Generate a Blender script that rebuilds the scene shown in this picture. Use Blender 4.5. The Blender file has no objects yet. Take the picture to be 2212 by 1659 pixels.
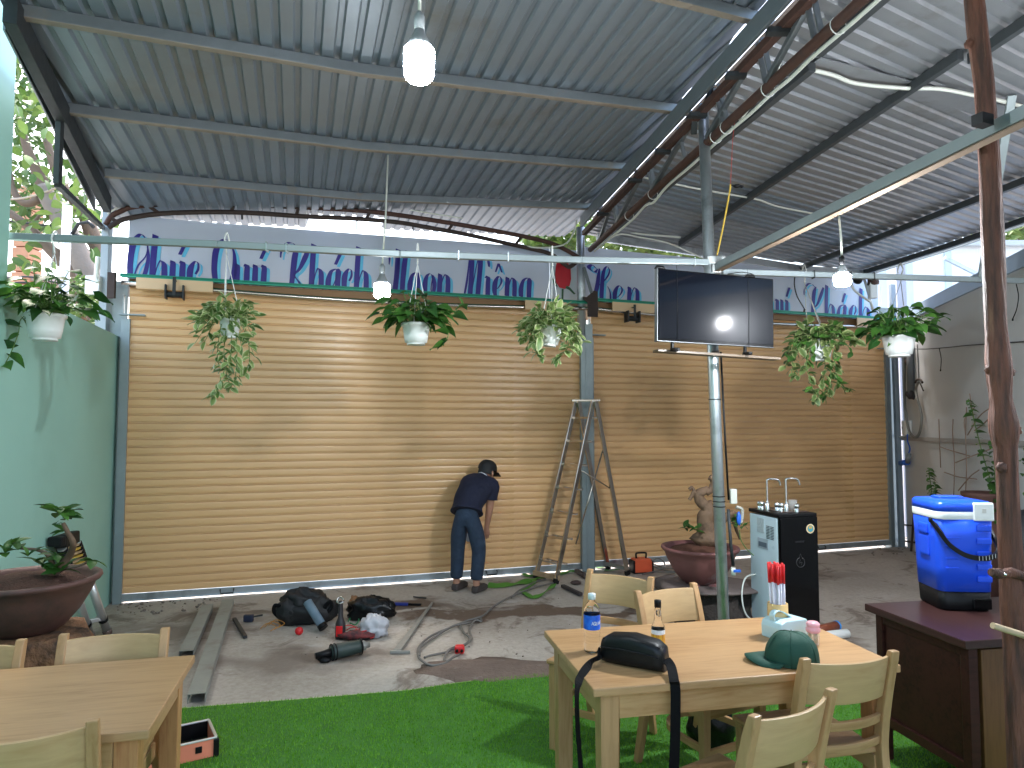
import bpy, bmesh, math, random
from mathutils import Vector as V, Matrix, Euler, noise as mno
R = math.radians
random.seed(7)
S = bpy.context.scene
COL = S.collection

# ------------------------------------------------------------------ camera
FPX, CX, CY, CH, PITCH = 1500.0, 1106.0, 829.5, 1.65, R(3.262)
cd = bpy.data.cameras.new('camera'); cam = bpy.data.objects.new('camera', cd); COL.objects.link(cam)
cam.location = (0, 0, CH); cam.rotation_euler = (R(90) + PITCH, 0, 0)
cd.sensor_width = 36; cd.lens = 36 * FPX / 2212; cd.clip_start = .05; cd.clip_end = 500
S.camera = cam
# ------------------------------------------------------------------ sky, sun, exposure
SUN_EL, SUN_ROT = R(60), R(-28)
w = bpy.data.worlds.new('World'); S.world = w; w.use_nodes = True
nt = w.node_tree; bg = nt.nodes['Background']
sky = nt.nodes.new('ShaderNodeTexSky'); sky.sky_type = 'NISHITA'; sky.sun_disc = False
sky.sun_elevation = SUN_EL; sky.sun_rotation = SUN_ROT; sky.air_density = 1.3; sky.dust_density = 4.5; sky.ozone_density = 1.0
nt.links.new(sky.outputs[0], bg.inputs[0]); bg.inputs[1].default_value = 0.15
sl = bpy.data.lights.new('sun', 'SUN'); sl.energy = 1.5; sl.angle = R(14); sl.color = (1, .95, .88)
sun = bpy.data.objects.new('sun', sl); COL.objects.link(sun)
sdir = V((math.sin(SUN_ROT) * math.cos(SUN_EL), math.cos(SUN_ROT) * math.cos(SUN_EL), math.sin(SUN_EL)))
sun.rotation_euler = sdir.to_track_quat('Z', 'Y').to_euler(); sun.location = sdir * 30
S.view_settings.view_transform = 'Standard'; S.view_settings.look = 'None'
S.view_settings.exposure = 2.62; S.view_settings.gamma = 1; S.view_settings.use_curve_mapping = False
S.render.engine = 'CYCLES'
S.cycles.max_bounces = 8; S.cycles.diffuse_bounces = 5; S.cycles.glossy_bounces = 4; S.cycles.transmission_bounces = 8
S.cycles.use_denoising = True; S.cycles.sample_clamp_indirect = 6; S.cycles.caustics_reflective = False; S.cycles.caustics_refractive = False

# ------------------------------------------------------------------ picking points of the place
def ray(px, py):
    a, b = (px - CX) / FPX, (CY - py) / FPX
    return V((a, math.cos(PITCH) - b * math.sin(PITCH), math.sin(PITCH) + b * math.cos(PITCH)))
CAM = V((0, 0, CH))
def at_y(px, py, y):
    d = ray(px, py); return CAM + d * (y / d.y)
def at_z(px, py, z=0.0):
    d = ray(px, py); return CAM + d * ((z - CH) / d.z)
def at_pl(px, py, P0, n):
    d = ray(px, py); P0 = V(P0); n = V(n); return CAM + d * ((P0 - CAM).dot(n) / d.dot(n))
def unit(v): return V(v).normalized()
def lerp(a, b, t): return a + (b - a) * t

# ------------------------------------------------------------------ materials
def rgb(c, k=1.0): return (min(1, c[0] * k), min(1, c[1] * k), min(1, c[2] * k), 1)
class NT:
    def __init__(s, name):
        s.m = bpy.data.materials.new(name); s.m.use_nodes = True; s.t = s.m.node_tree; s.b = s.t.nodes['Principled BSDF']; s.out = s.t.nodes['Material Output']
    def n(s, typ, **k):
        nd = s.t.nodes.new('ShaderNode' + typ)
        for a, v in k.items():
            if a.startswith('i_'): nd.inputs[a[2:].replace('_', ' ')].default_value = v
            else: setattr(nd, a, v)
        return nd
    def l(s, a, b): s.t.links.new(a, b)
    def coord(s, scale=(1, 1, 1), kind='Object', rot=(0, 0, 0)):
        tc = s.n('TexCoord'); mp = s.n('Mapping'); mp.inputs['Scale'].default_value = scale; mp.inputs['Rotation'].default_value = rot
        s.l(tc.outputs[kind], mp.inputs[0]); return mp.outputs[0]
    def noise(s, co, scale, detail=4, rough=.55, dist=0):
        n = s.n('TexNoise'); n.inputs['Scale'].default_value = scale; n.inputs['Detail'].default_value = detail; n.inputs['Roughness'].default_value = rough; n.inputs['Distortion'].default_value = dist
        s.l(co, n.inputs['Vector']); return n.outputs['Fac']
    def ramp(s, fac, stops):
        r = s.n('ValToRGB'); e = r.color_ramp.elements
        while len(e) < len(stops): e.new(.5)
        for q, (p, c) in zip(e, stops): q.position = p; q.color = c if len(c) == 4 else (*c, 1)
        s.l(fac, r.inputs[0]); return r.outputs[0]
    def mix(s, fac, a, b, mode='MIX'):
        m = s.n('Mix', data_type='RGBA', blend_type=mode)
        for k, v in ((0, fac), (6, a), (7, b)):
            if hasattr(v, 'links'): s.l(v, m.inputs[k])
            else: m.inputs[k].default_value = v if k == 0 or len(v) == 4 else (*v, 1)
        return m.outputs[2]
    def math(s, op, a, b=0.0):
        m = s.n('Math', operation=op)
        for k, v in enumerate((a, b)):
            if hasattr(v, 'links'): s.l(v, m.inputs[k])
            else: m.inputs[k].default_value = v
        return m.outputs[0]
    def bump(s, h, strength=.2, dist=.01):
        b = s.n('Bump'); b.inputs['Strength'].default_value = strength; b.inputs['Distance'].default_value = dist
        s.l(h, b.inputs['Height']); s.l(b.outputs[0], s.b.inputs['Normal'])
    def set(s, **k):
        for a, v in k.items():
            i = s.b.inputs[a.replace('_', ' ')]
            if hasattr(v, 'links'): s.l(v, i)
            else: i.default_value = v
def P(name, col, rough=.5, metal=0.0, var=.12, vs=6.0, bump=.0, bs=60.0, bd=.003, st=(1, 1, 1), col2=None, rand=0.0, spec=.5, trans=0.0, rv=.08, dirt=None):
    t = NT(name); co = t.coord(st); f = t.noise(co, vs, 5)
    c = t.mix(f, rgb(col2 or col, 1 - var), rgb(col, 1 + var))
    if col2: c = t.ramp(f, [(.38, rgb(col2)), (.62, rgb(col))])
    if dirt:
        df = t.ramp(t.noise(co, dirt[1], 6, .65), [(dirt[2], (0, 0, 0)), (dirt[2] + .16, (1, 1, 1))])
        c = t.mix(df, c, rgb(dirt[0]))
    if rand:
        oi = t.n('ObjectInfo'); hsv = t.n('HueSaturation')
        t.l(t.math('ADD', t.math('MULTIPLY', oi.outputs['Random'], rand), 1 - rand / 2), hsv.inputs['Value']); t.l(c, hsv.inputs['Color']); c = hsv.outputs[0]
    t.set(Base_Color=c, Metallic=metal, Specular_IOR_Level=spec)
    rr = t.math('ADD', t.math('MULTIPLY', t.noise(co, vs * 2.3, 3), rv * 2), max(.02, rough - rv)); t.set(Roughness=rr)
    if trans: t.set(Transmission_Weight=trans)
    if bump: t.bump(t.noise(co, bs, 4), bump, bd)
    return t.m
def WOOD(name, a, b, st, rough=.38, knots=False, rand=.12, spec=.4):
    t = NT(name); co = t.coord(st); big = t.noise(t.coord(tuple(min(x, 3.0) if x > 1 else x * .6 for x in st)), 2.2, 2)
    f = t.noise(co, 5, 6, .6, .6); g = t.math('ADD', t.math('MULTIPLY', f, .6), t.math('MULTIPLY', big, .4))
    c = t.ramp(g, [(.33, rgb(b)), (.5, rgb(a, .97)), (.68, rgb(a, 1.1))])
    if knots:
        vo = t.n('TexVoronoi'); vo.inputs['Scale'].default_value = 5.5; t.l(t.coord((1, 1, 2.2)), vo.inputs['Vector'])
        c = t.mix(t.ramp(vo.outputs['Distance'], [(.05, (1, 1, 1)), (.13, (0, 0, 0))]), c, rgb((.16, .07, .03)))
    oi = t.n('ObjectInfo'); hsv = t.n('HueSaturation'); t.l(t.math('ADD', t.math('MULTIPLY', oi.outputs['Random'], rand), 1 - rand / 2), hsv.inputs['Value']); t.l(c, hsv.inputs['Color'])
    t.set(Base_Color=hsv.outputs[0], Roughness=rough, Specular_IOR_Level=spec); t.bump(f, .06, .002); return t.m
def LEAF(name, a, b, rough=.48, edge=None):
    t = NT(name); oi = t.n('ObjectInfo'); co = t.coord()
    f = t.math('ADD', t.math('MULTIPLY', oi.outputs['Random'], .6), t.math('MULTIPLY', t.noise(co, 14, 2), .4))
    c = t.ramp(f, [(.25, rgb(a)), (.75, rgb(b))])
    if edge:
        at = t.n('Attribute', attribute_name='edge'); c = t.mix(at.outputs['Fac'], c, rgb(edge))
    t.set(Base_Color=c, Roughness=rough)
    tr = t.n('BsdfTranslucent'); t.l(c, tr.inputs[0]); mx = t.n('MixShader'); mx.inputs[0].default_value = .22
    t.l(t.b.outputs[0], mx.inputs[1]); t.l(tr.outputs[0], mx.inputs[2]); t.l(mx.outputs[0], t.out.inputs[0]); return t.m
def GLASS(name, col=(1, 1, 1), rough=.02):
    t = NT(name); t.set(Base_Color=rgb(col), Roughness=rough, Transmission_Weight=1.0, IOR=1.2); return t.m
def THIN(name, k=.16):
    t = NT(name); tr = t.n('BsdfTransparent'); tr.inputs[0].default_value = (.94, .95, .95, 1); t.set(Base_Color=rgb((.85, .87, .88)), Roughness=.12); mx = t.n('MixShader'); mx.inputs[0].default_value = k
    t.l(tr.outputs[0], mx.inputs[1]); t.l(t.b.outputs[0], mx.inputs[2]); t.l(mx.outputs[0], t.out.inputs[0]); return t.m
def EMIT(name, col, k):
    t = NT(name); t.set(Base_Color=rgb((.8, .8, .8)), Emission_Color=rgb(col), Emission_Strength=k); return t.m

# ------------------------------------------------------------------ mesh builder
def catmull(pts, n=8):
    pts = [V(p) for p in pts]
    if len(pts) < 3: return pts
    out = []; P_ = [pts[0] * 2 - pts[1]] + pts + [pts[-1] * 2 - pts[-2]]
    for i in range(1, len(P_) - 2):
        a, b, c, d = P_[i - 1:i + 3]
        for k in range(n):
            t = k / n; out.append(.5 * ((2 * b) + (c - a) * t + (2 * a - 5 * b + 4 * c - d) * t * t + (3 * b - a - 3 * c + d) * t ** 3))
    out.append(pts[-1]); return out
class MB:
    def __init__(s): s.v = []; s.f = []; s.sm = []; s.mi = []
    def add(s, vs, fs, smooth=False, M=None, mi=0):
        o = len(s.v); s.v += [(M @ V(p)) if M else V(p) for p in vs]
        for q in fs: s.f.append([i + o for i in q]); s.sm.append(smooth); s.mi.append(mi)
        return s
    def box(s, c, sz, M=None, mi=0):
        x, y, z = (k / 2 for k in sz); c = V(c)
        vs = [c + V((a * x, b * y, d * z)) for a in (-1, 1) for b in (-1, 1) for d in (-1, 1)]
        return s.add(vs, [(0, 1, 3, 2), (4, 6, 7, 5), (0, 4, 5, 1), (2, 3, 7, 6), (0, 2, 6, 4), (1, 5, 7, 3)], False, M, mi)
    def bar(s, p0, p1, w_, h, up=(0, 0, 1), mi=0, w1=None, h1=None):
        p0, p1 = V(p0), V(p1); d = (p1 - p0).normalized(); up = V(up)
        if abs(d.dot(up)) > .98: up = V((0, 1, 0))
        sx = d.cross(up).normalized(); sy = sx.cross(d).normalized(); w1 = w1 or w_; h1 = h1 or h
        vs = [p0 + sx * a * w_ / 2 + sy * b * h / 2 for a, b in ((-1, -1), (1, -1), (1, 1), (-1, 1))] + [p1 + sx * a * w1 / 2 + sy * b * h1 / 2 for a, b in ((-1, -1), (1, -1), (1, 1), (-1, 1))]
        return s.add(vs, [(0, 1, 2, 3), (7, 6, 5, 4), (0, 4, 5, 1), (1, 5, 6, 2), (2, 6, 7, 3), (3, 7, 4, 0)], False, None, mi)
    def tube(s, pts, r, n=8, caps=True, mi=0, M=None, fl=1.0, fn=None):
        pts = [V(p) for p in pts]; k = len(pts); r = r if isinstance(r, (list, tuple)) else [r] * k
        t0 = (pts[1] - pts[0]).normalized(); a = V((0, 0, 1)) if abs(t0.z) < .9 else V((1, 0, 0)); nx = (a - t0 * a.dot(t0)).normalized()
        vs = []; fs = []
        for i, p in enumerate(pts):
            t = (pts[min(i + 1, k - 1)] - pts[max(i - 1, 0)]).normalized()
            nx = (nx - t * nx.dot(t)).normalized(); ny = t.cross(nx)
            for j in range(n):
                an = 2 * math.pi * j / n; rr = r[i] * (fn(i / (k - 1), an) if fn else 1)
                vs.append(p + nx * math.cos(an) * rr + ny * math.sin(an) * rr * fl)
        for i in range(k - 1):
            for j in range(n): fs.append((i * n + j, i * n + (j + 1) % n, (i + 1) * n + (j + 1) % n, (i + 1) * n + j))
        s.add(vs, fs, True, M, mi)
        if caps:
            o = len(s.v) - len(vs); s.f += [[o + j for j in range(n)][::-1], [o + (k - 1) * n + j for j in range(n)]]; s.sm += [False] * 2; s.mi += [mi] * 2
        return s
    def lathe(s, prof, n=24, M=None, mi=0, smooth=True, fn=None):
        vs = []; fs = []; k = len(prof)
        for (r, z) in prof:
            for j in range(n):
                an = 2 * math.pi * j / n; q = r * (fn(z, an) if fn else 1); vs.append((q * math.cos(an), q * math.sin(an), z))
        for i in range(k - 1):
            for j in range(n): fs.append((i * n + j, i * n + (j + 1) % n, (i + 1) * n + (j + 1) % n, (i + 1) * n + j))
        return s.add(vs, fs, smooth, M, mi)
    def prism(s, poly, y0, y1, M=None, mi=0):      # outline in x,z pushed along y
        n = len(poly); vs = [(x, y0, z) for x, z in poly] + [(x, y1, z) for x, z in poly]
        fs = [tuple(range(n)), tuple(range(2 * n - 1, n - 1, -1))] + [(i, i + n, (i + 1) % n + n, (i + 1) % n) for i in range(n)]
        return s.add(vs, fs, False, M, mi)
    def loft(s, rings, smooth=True, caps=True, M=None, mi=0):
        n = len(rings[0]); vs = [p for r in rings for p in r]; fs = []
        for i in range(len(rings) - 1):
            for j in range(n): fs.append((i * n + j, i * n + (j + 1) % n, (i + 1) * n + (j + 1) % n, (i + 1) * n + j))
        s.add(vs, fs, smooth, M, mi)
        if caps:
            o = len(s.v) - len(vs); m_ = len(rings); s.f += [[o + j for j in range(n)][::-1], [o + (m_ - 1) * n + j for j in range(n)]]; s.sm += [False] * 2; s.mi += [mi] * 2
        return s
    def ribbon(s, pts, w_, side=(0, 0, 1), th=.003, mi=0):
        pts = [V(p) for p in pts]; k = len(pts); side = side if isinstance(side, list) else [V(side)] * k; rings = []
        for i, p in enumerate(pts):
            t = (pts[min(i + 1, k - 1)] - pts[max(i - 1, 0)]).normalized(); sd = V(side[i]); sd = (sd - t * sd.dot(t)).normalized(); nn = t.cross(sd)
            rings.append([p + sd * a * w_ / 2 + nn * b * th / 2 for a, b in ((-1, -1), (1, -1), (1, 1), (-1, 1))])
        return s.loft(rings, False, True, None, mi)
    def blob(s, c, rad, seed=0, amp=.2, freq=3.0, nu=20, nv=12, flat=None, ridge=False, M=None, mi=0):
        vs = []; fs = []; c = V(c)
        for i in range(nv + 1):
            th = math.pi * i / nv
            for j in range(nu):
                ph = 2 * math.pi * j / nu; d = V((math.sin(th) * math.cos(ph), math.sin(th) * math.sin(ph), math.cos(th)))
                q = mno.noise(d * freq + V((seed * 7.3, seed * 3.1, seed))); q2 = mno.noise(d * freq * 2.7 + V((seed, 9, seed)))
                if ridge: q = 1 - 2 * abs(q); q2 = .7 - 1.6 * abs(q2)
                k = 1 + amp * (q + .5 * q2); p = V((d.x * rad[0] * k, d.y * rad[1] * k, d.z * rad[2] * k)) + c
                if flat is not None and p.z < flat: p.z = flat
                vs.append(p)
        for i in range(nv):
            for j in range(nu): fs.append((i * nu + j, (i + 1) * nu + j, (i + 1) * nu + (j + 1) % nu, i * nu + (j + 1) % nu))
        return s.add(vs, fs, True, M, mi)
def mesh(name, mb, mats, bevel=0.0, seg=2, M=None, recalc=True, weld=True):
    me = bpy.data.meshes.new(name); me.from_pydata([(M @ p) if M else p for p in mb.v], [], mb.f)
    me.polygons.foreach_set('use_smooth', mb.sm); me.polygons.foreach_set('material_index', mb.mi)
    for m in (mats if isinstance(mats, (list, tuple)) else [mats]): me.materials.append(m)
    if bevel or recalc:
        bm = bmesh.new(); bm.from_mesh(me)
        if weld: bmesh.ops.remove_doubles(bm, verts=bm.verts, dist=1e-5)
        if recalc: bmesh.ops.recalc_face_normals(bm, faces=bm.faces)
        if bevel:
            ed = [e for e in bm.edges if len(e.link_faces) == 2 and e.calc_face_angle(0) > .5]
            bmesh.ops.bevel(bm, geom=ed, offset=bevel, segments=seg, affect='EDGES', clamp_overlap=True, profile=.6)
        bm.to_mesh(me); bm.free()
    me.update(); return me
FR = {}
def thing(name, label, cat, loc=(0, 0, 0), rz=0.0, group=None, frame=None):
    o = bpy.data.objects.new(name, None); COL.objects.link(o); o.empty_display_size = .1
    M = frame.copy() if frame else Matrix.Translation(V(loc)) @ Matrix.Rotation(rz, 4, 'Z')
    o.matrix_world = M; o['label'] = label; o['category'] = cat
    if group: o['group'] = group
    FR[o.name] = M; return o
def part(root, name, mb, mats, world=False, bevel=0.0, seg=2, label=None, kind=None, recalc=True):
    me = mesh(name, mb, mats, bevel, seg, FR[root.name].inverted() if world else None, recalc)
    o = bpy.data.objects.new(name, me); COL.objects.link(o); o.parent = root; FR[o.name] = FR[root.name]
    if label: o['label'] = label
    if kind: o['kind'] = kind
    return o
def share(root, name, me, M=None):
    o = bpy.data.objects.new(name, me); COL.objects.link(o); o.parent = root
    if M is not None: o.matrix_local = M
    FR[o.name] = FR[root.name]; return o
def single(name, mb, mats, label=None, cat=None, group=None, kind=None, bevel=0.0, recalc=True, origin=None):
    vs = mb.v; c = V(origin) if origin is not None else V(((min(p.x for p in vs) + max(p.x for p in vs)) / 2, (min(p.y for p in vs) + max(p.y for p in vs)) / 2, min(p.z for p in vs)))
    me = mesh(name, mb, mats, bevel, 2, Matrix.Translation(-c), recalc); o = bpy.data.objects.new(name, me); COL.objects.link(o); o.location = c
    if label: o['label'] = label
    if cat: o['category'] = cat
    if group: o['group'] = group
    if kind: o['kind'] = kind
    FR[o.name] = Matrix.Translation(c); return o
def kids(o): return [c for c in bpy.data.objects if c.parent == o]
def copy_tree(o, parent=None):
    ch = CH_[o.name] if o.name in CH_ else kids(o)
    c = o.copy(); COL.objects.link(c); c.parent = parent
    FR[c.name] = FR[o.name]
    for k in ch: copy_tree(k, c)
    return c
CH_ = {}

# ------------------------------------------------------------------ palette
galv = P('galvanised_steel', (.50, .55, .58), .36, .75, .16, 9, .04, 30, dirt=((.32, .35, .37), 5, .52))
galvb = P('bright_galvanised_tube', (.29, .335, .35), .45, .45, .12, 7, .03, 30)
zinc = P('zinc_roof_sheet', (.215, .25, .288), .38, .45, .10, 3.0, .02, 12, dirt=((.19, .195, .195), 1.3, .56))
zinc2 = P('weathered_zinc_sheet', (.26, .272, .29), .40, .40, .12, 3.0, .02, 12, dirt=((.175, .17, .16), 1.6, .54))
purl = P('purlin_steel', (.17, .19, .205), .45, .55, .18, 9, .05, 40, dirt=((.22, .18, .14), 3, .6))
dsteel = P('dark_painted_steel', (.026, .030, .033), .55, .3, .2, 9, .05)
rust = P('rusty_steel', (.075, .033, .024), .7, .15, .3, 14, .25, 80, dirt=((.055, .03, .025), 7, .5))
rustd = P('dark_rusty_steel', (.042, .027, .023), .65, .25, .3, 14, .2, 70)
slatm = P('tan_shutter_paint', (.79, .475, .225), .28, 0, .04, .6, 0, 18, rand=.04, spec=.55, rv=.03)
tanb = P('cream_tan_board', (.72, .50, .30), .4, 0, .05, 3)
green = P('green_trim_paint', (.02, .36, .24), .35, 0, .1, 4)
signw = P('sign_panel', (.54, .61, .76), .42, 0, .05, 1.2, .02, 3)
signw2 = P('sign_corner_panel', (.55, .63, .72), .3, 0, .06, 1.5)
navy = P('navy_print', (.024, .017, .235), .4, 0, .06, 3)
sky_ink = P('sky_blue_print', (.12, .52, .80), .4, 0, .18, 9)
redink = P('red_print', (.50, .012, .025), .4, 0, .2, 8)
leafink = P('leaf_print', (.02, .10, .05), .45, 0, .2, 8)
mint = P('mint_wall_paint', (.335, .61, .53), .6, 0, .05, 1.2, .03, 40, dirt=((.305, .57, .49), .8, .6))
greyw = P('grey_plaster', (.56, .58, .61), .75, 0, .08, 1.3, .12, 25, dirt=((.45, .46, .47), 1.1, .56))
whitep = P('white_plastic', (.80, .81, .80), .35, 0, .03, 5)
offw = P('off_white_pvc', (.68, .70, .64), .4, 0, .06, 6)
black = P('black_plastic', (.005, .005, .006), .42, 0, .2, 9, spec=.22)
rubber = P('black_rubber', (.010, .010, .010), .6, 0, .2, 9, spec=.25)
blackgl = P('black_gloss', (.002, .002, .0025), .08, 0, .05, 3, rv=.02, spec=.22)
screen = P('tv_screen', (.002, .003, .006), .07, 0, .05, 3, rv=.01, spec=.25)
chrome = P('chrome', (.78, .78, .77), .12, 1, .05, 5, rv=.05)
inox = P('stainless_steel', (.62, .58, .53), .22, 1, .12, 8, .02, 30)
alu = P('aluminium', (.74, .75, .76), .34, .85, .06, 8)
W_T, W_D = (.455, .265, .125), (.34, .18, .074)
woodx = WOOD('rubberwood_along', W_T, W_D, (1, 12, 12)); woodz = WOOD('rubberwood_upright', W_T, W_D, (12, 12, 1)); woody = WOOD('rubberwood_across', W_T, W_D, (12, 1, 12))
woodk = WOOD('knotty_pine_apron', (.50, .30, .135), (.37, .19, .07), (1, 10, 10), .42, True)
legd = WOOD('orange_brown_leg', (.47, .24, .10), (.32, .13, .05), (12, 12, 1))
ply = WOOD('pale_plywood_back', (.50, .325, .16), (.42, .255, .112), (1, 5, 9), .4, rand=.08)
mahog = WOOD('dark_mahogany', (.048, .016, .013), (.022, .009, .008), (1, 10, 10), .4, spec=.2)
mahogt = WOOD('mahogany_top', (.050, .021, .019), (.030, .013, .014), (10, 1, 10), .3, spec=.35)
brownw = WOOD('brown_varnish', (.15, .065, .025), (.085, .036, .014), (12, 12, 1), .35)
terra = P('dark_terracotta', (.115, .050, .040), .6, 0, .18, 7, .12, 50, dirt=((.06, .034, .028), 4, .52))
terra2 = P('limestained_terracotta', (.20, .075, .070), .55, 0, .15, 7, .12, 50, dirt=((.38, .36, .36), 3.2, .60))
soil = P('potting_soil', (.085, .035, .022), .95, 0, .5, 30, .8, 90, .02)
bark = P('tree_bark', (.17, .12, .085), .85, 0, .25, 9, .5, 40, .02)
barkp = P('twisted_pale_bark', (.17, .10, .058), .75, 0, .3, 12, .5, 50, .01, dirt=((.075, .045, .03), 8, .5))
stumpm = P('gnarled_root', (.22, .105, .050), .8, 0, .4, 10, .8, 26, .03, dirt=((.025, .015, .011), 4, .5))
stumpk = P('dark_root_stump', (.030, .022, .018), .85, 0, .5, 10, .8, 26, .03)
rock = P('reddish_rock', (.15, .115, .105), .85, 0, .25, 6, .6, 20, .02)
cedar = P('cedar_post', (.165, .062, .038), .7, 0, .35, 5, .8, 14, .02, st=(6, 6, .7), col2=(.055, .024, .017), dirt=((.33, .20, .12), 2.2, .60))
twigm = P('dry_twig', (.30, .22, .18), .8, 0, .2, 9)
jeans = P('blue_jeans', (.017, .033, .062), .85, 0, .5, 9, .6, 16, .03)
shirt = P('navy_shirt', (.008, .010, .030), .85, 0, .3, 8, .5, 14, .03)
skin = P('skin', (.40, .20, .13), .5, 0, .1, 9)
capm = P('black_cap', (.008, .008, .009), .7, 0, .2, 9)
capg = P('green_cap_cloth', (.006, .055, .034), .75, 0, .22, 9, .3, 200, .002)
leather = P('black_leather', (.004, .0045, .0055), .42, 0, .2, 9, .2, 120, .002, spec=.3)
nylon = P('black_webbing', (.004, .004, .005), .8, 0, .2, 40, .2, 200, spec=.15)
bagp = P('black_polythene', (.004, .0045, .0055), .3, 0, .3, 6, .4, 24, .02, spec=.35)
blue = P('cooler_blue', (.010, .085, .78), .32, 0, .05, 4, .02, 40)
bluep = P('blue_plastic', (.02, .12, .55), .4, 0, .1, 8)
orange = P('orange_paint', (.70, .10, .035), .42, 0, .15, 8, dirt=((.4, .07, .03), 9, .62))
coral = P('coral_side', (.85, .26, .16), .45, 0, .08, 6)
red = P('red_plastic', (.62, .012, .015), .4, 0, .1, 8)
pink = P('pink_plastic', (.80, .38, .42), .35, 0, .05, 6)
palebl = P('pale_blue_plastic', (.52, .70, .74), .35, 0, .04, 5)
paleside = P('pale_blue_panel', (.55, .69, .76), .3, 0, .02, 3)
bamboo = P('bamboo', (.66, .43, .17), .35, 0, .12, 6, st=(6, 6, 1))
paperw = P('paper_sleeve', (.74, .72, .78), .6, 0, .08, 30)
strapg = P('green_webbing', (.075, .23, .03), .65, 0, .25, 14, .3, 160)
cable = P('grey_cable', (.15, .14, .13), .55, 0, .15, 10)
tool = P('dark_green_tool', (.022, .040, .036), .5, 0, .3, 9)
gritty = P('dirty_steel', (.30, .30, .28), .55, .5, .25, 8, .1, 40)
yellow = P('yellow_cord', (.60, .40, .06), .5, 0, .1, 8)
brickp = P('orange_brick_pillar', (.55, .28, .17), .85, 0, .2, 5, .2, 30)
plaster = P('pale_house_wall', (.66, .62, .58), .8, 0, .08, 2)
shedw = P('white_cladding', (.78, .82, .86), .45, .0, .03, 2)
flash = P('blue_grey_flashing', (.44, .56, .74), .4, .1, .06, 3)
L_DK = LEAF('pothos_leaf', (.020, .080, .014), (.075, .21, .030))
L_MD = LEAF('glossy_leaf', (.035, .10, .020), (.09, .22, .035))
L_VAR = LEAF('variegated_leaf', (.10, .20, .045), (.30, .40, .13), edge=(.70, .70, .42))
L_VAR2 = LEAF('dusty_variegated_leaf', (.05, .10, .025), (.15, .20, .06), edge=(.36, .38, .18))
L_TREE = LEAF('tree_leaf', (.055, .12, .022), (.17, .27, .06))
L_TREE2 = LEAF('far_leaf', (.07, .14, .03), (.20, .28, .08))
bulbm = EMIT('lit_bulb', (.88, .95, 1.0), 48)
# ------------------------------------------------------------------ key lines of the yard
A = at_z(242, 1304); B = at_z(1268, 1231); C_ = at_z(1930, 1180)
WL = V((.30, -1, 0)).normalized()                       # left wall runs from A towards the camera
WR = V((-.25, -1, 0)).normalized()
U = V((-.158, .987, 0)); UT = V((.827, 7.8, 0)); UN = V((.987, .158, 0))
def zL(x): return 4.04 + .09 * (x - .83)
nL = V((-.09, 0, 1)); P0L = V((.83, 0, 4.04))
def zRf(p): return 3.90 - .045 * (p.x * UN.x + p.y * UN.y - 2.05)
nR = V((.045 * UN.x, .045 * UN.y, 1)); P0R = V((2.05 * UN.x, 2.05 * UN.y, 3.90))
def Lp(px, py, dz=0): return at_pl(px, py, P0L + V((0, 0, dz)), nL)
def Rp(px, py, dz=0): return at_pl(px, py, P0R + V((0, 0, dz)), nR)

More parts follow.
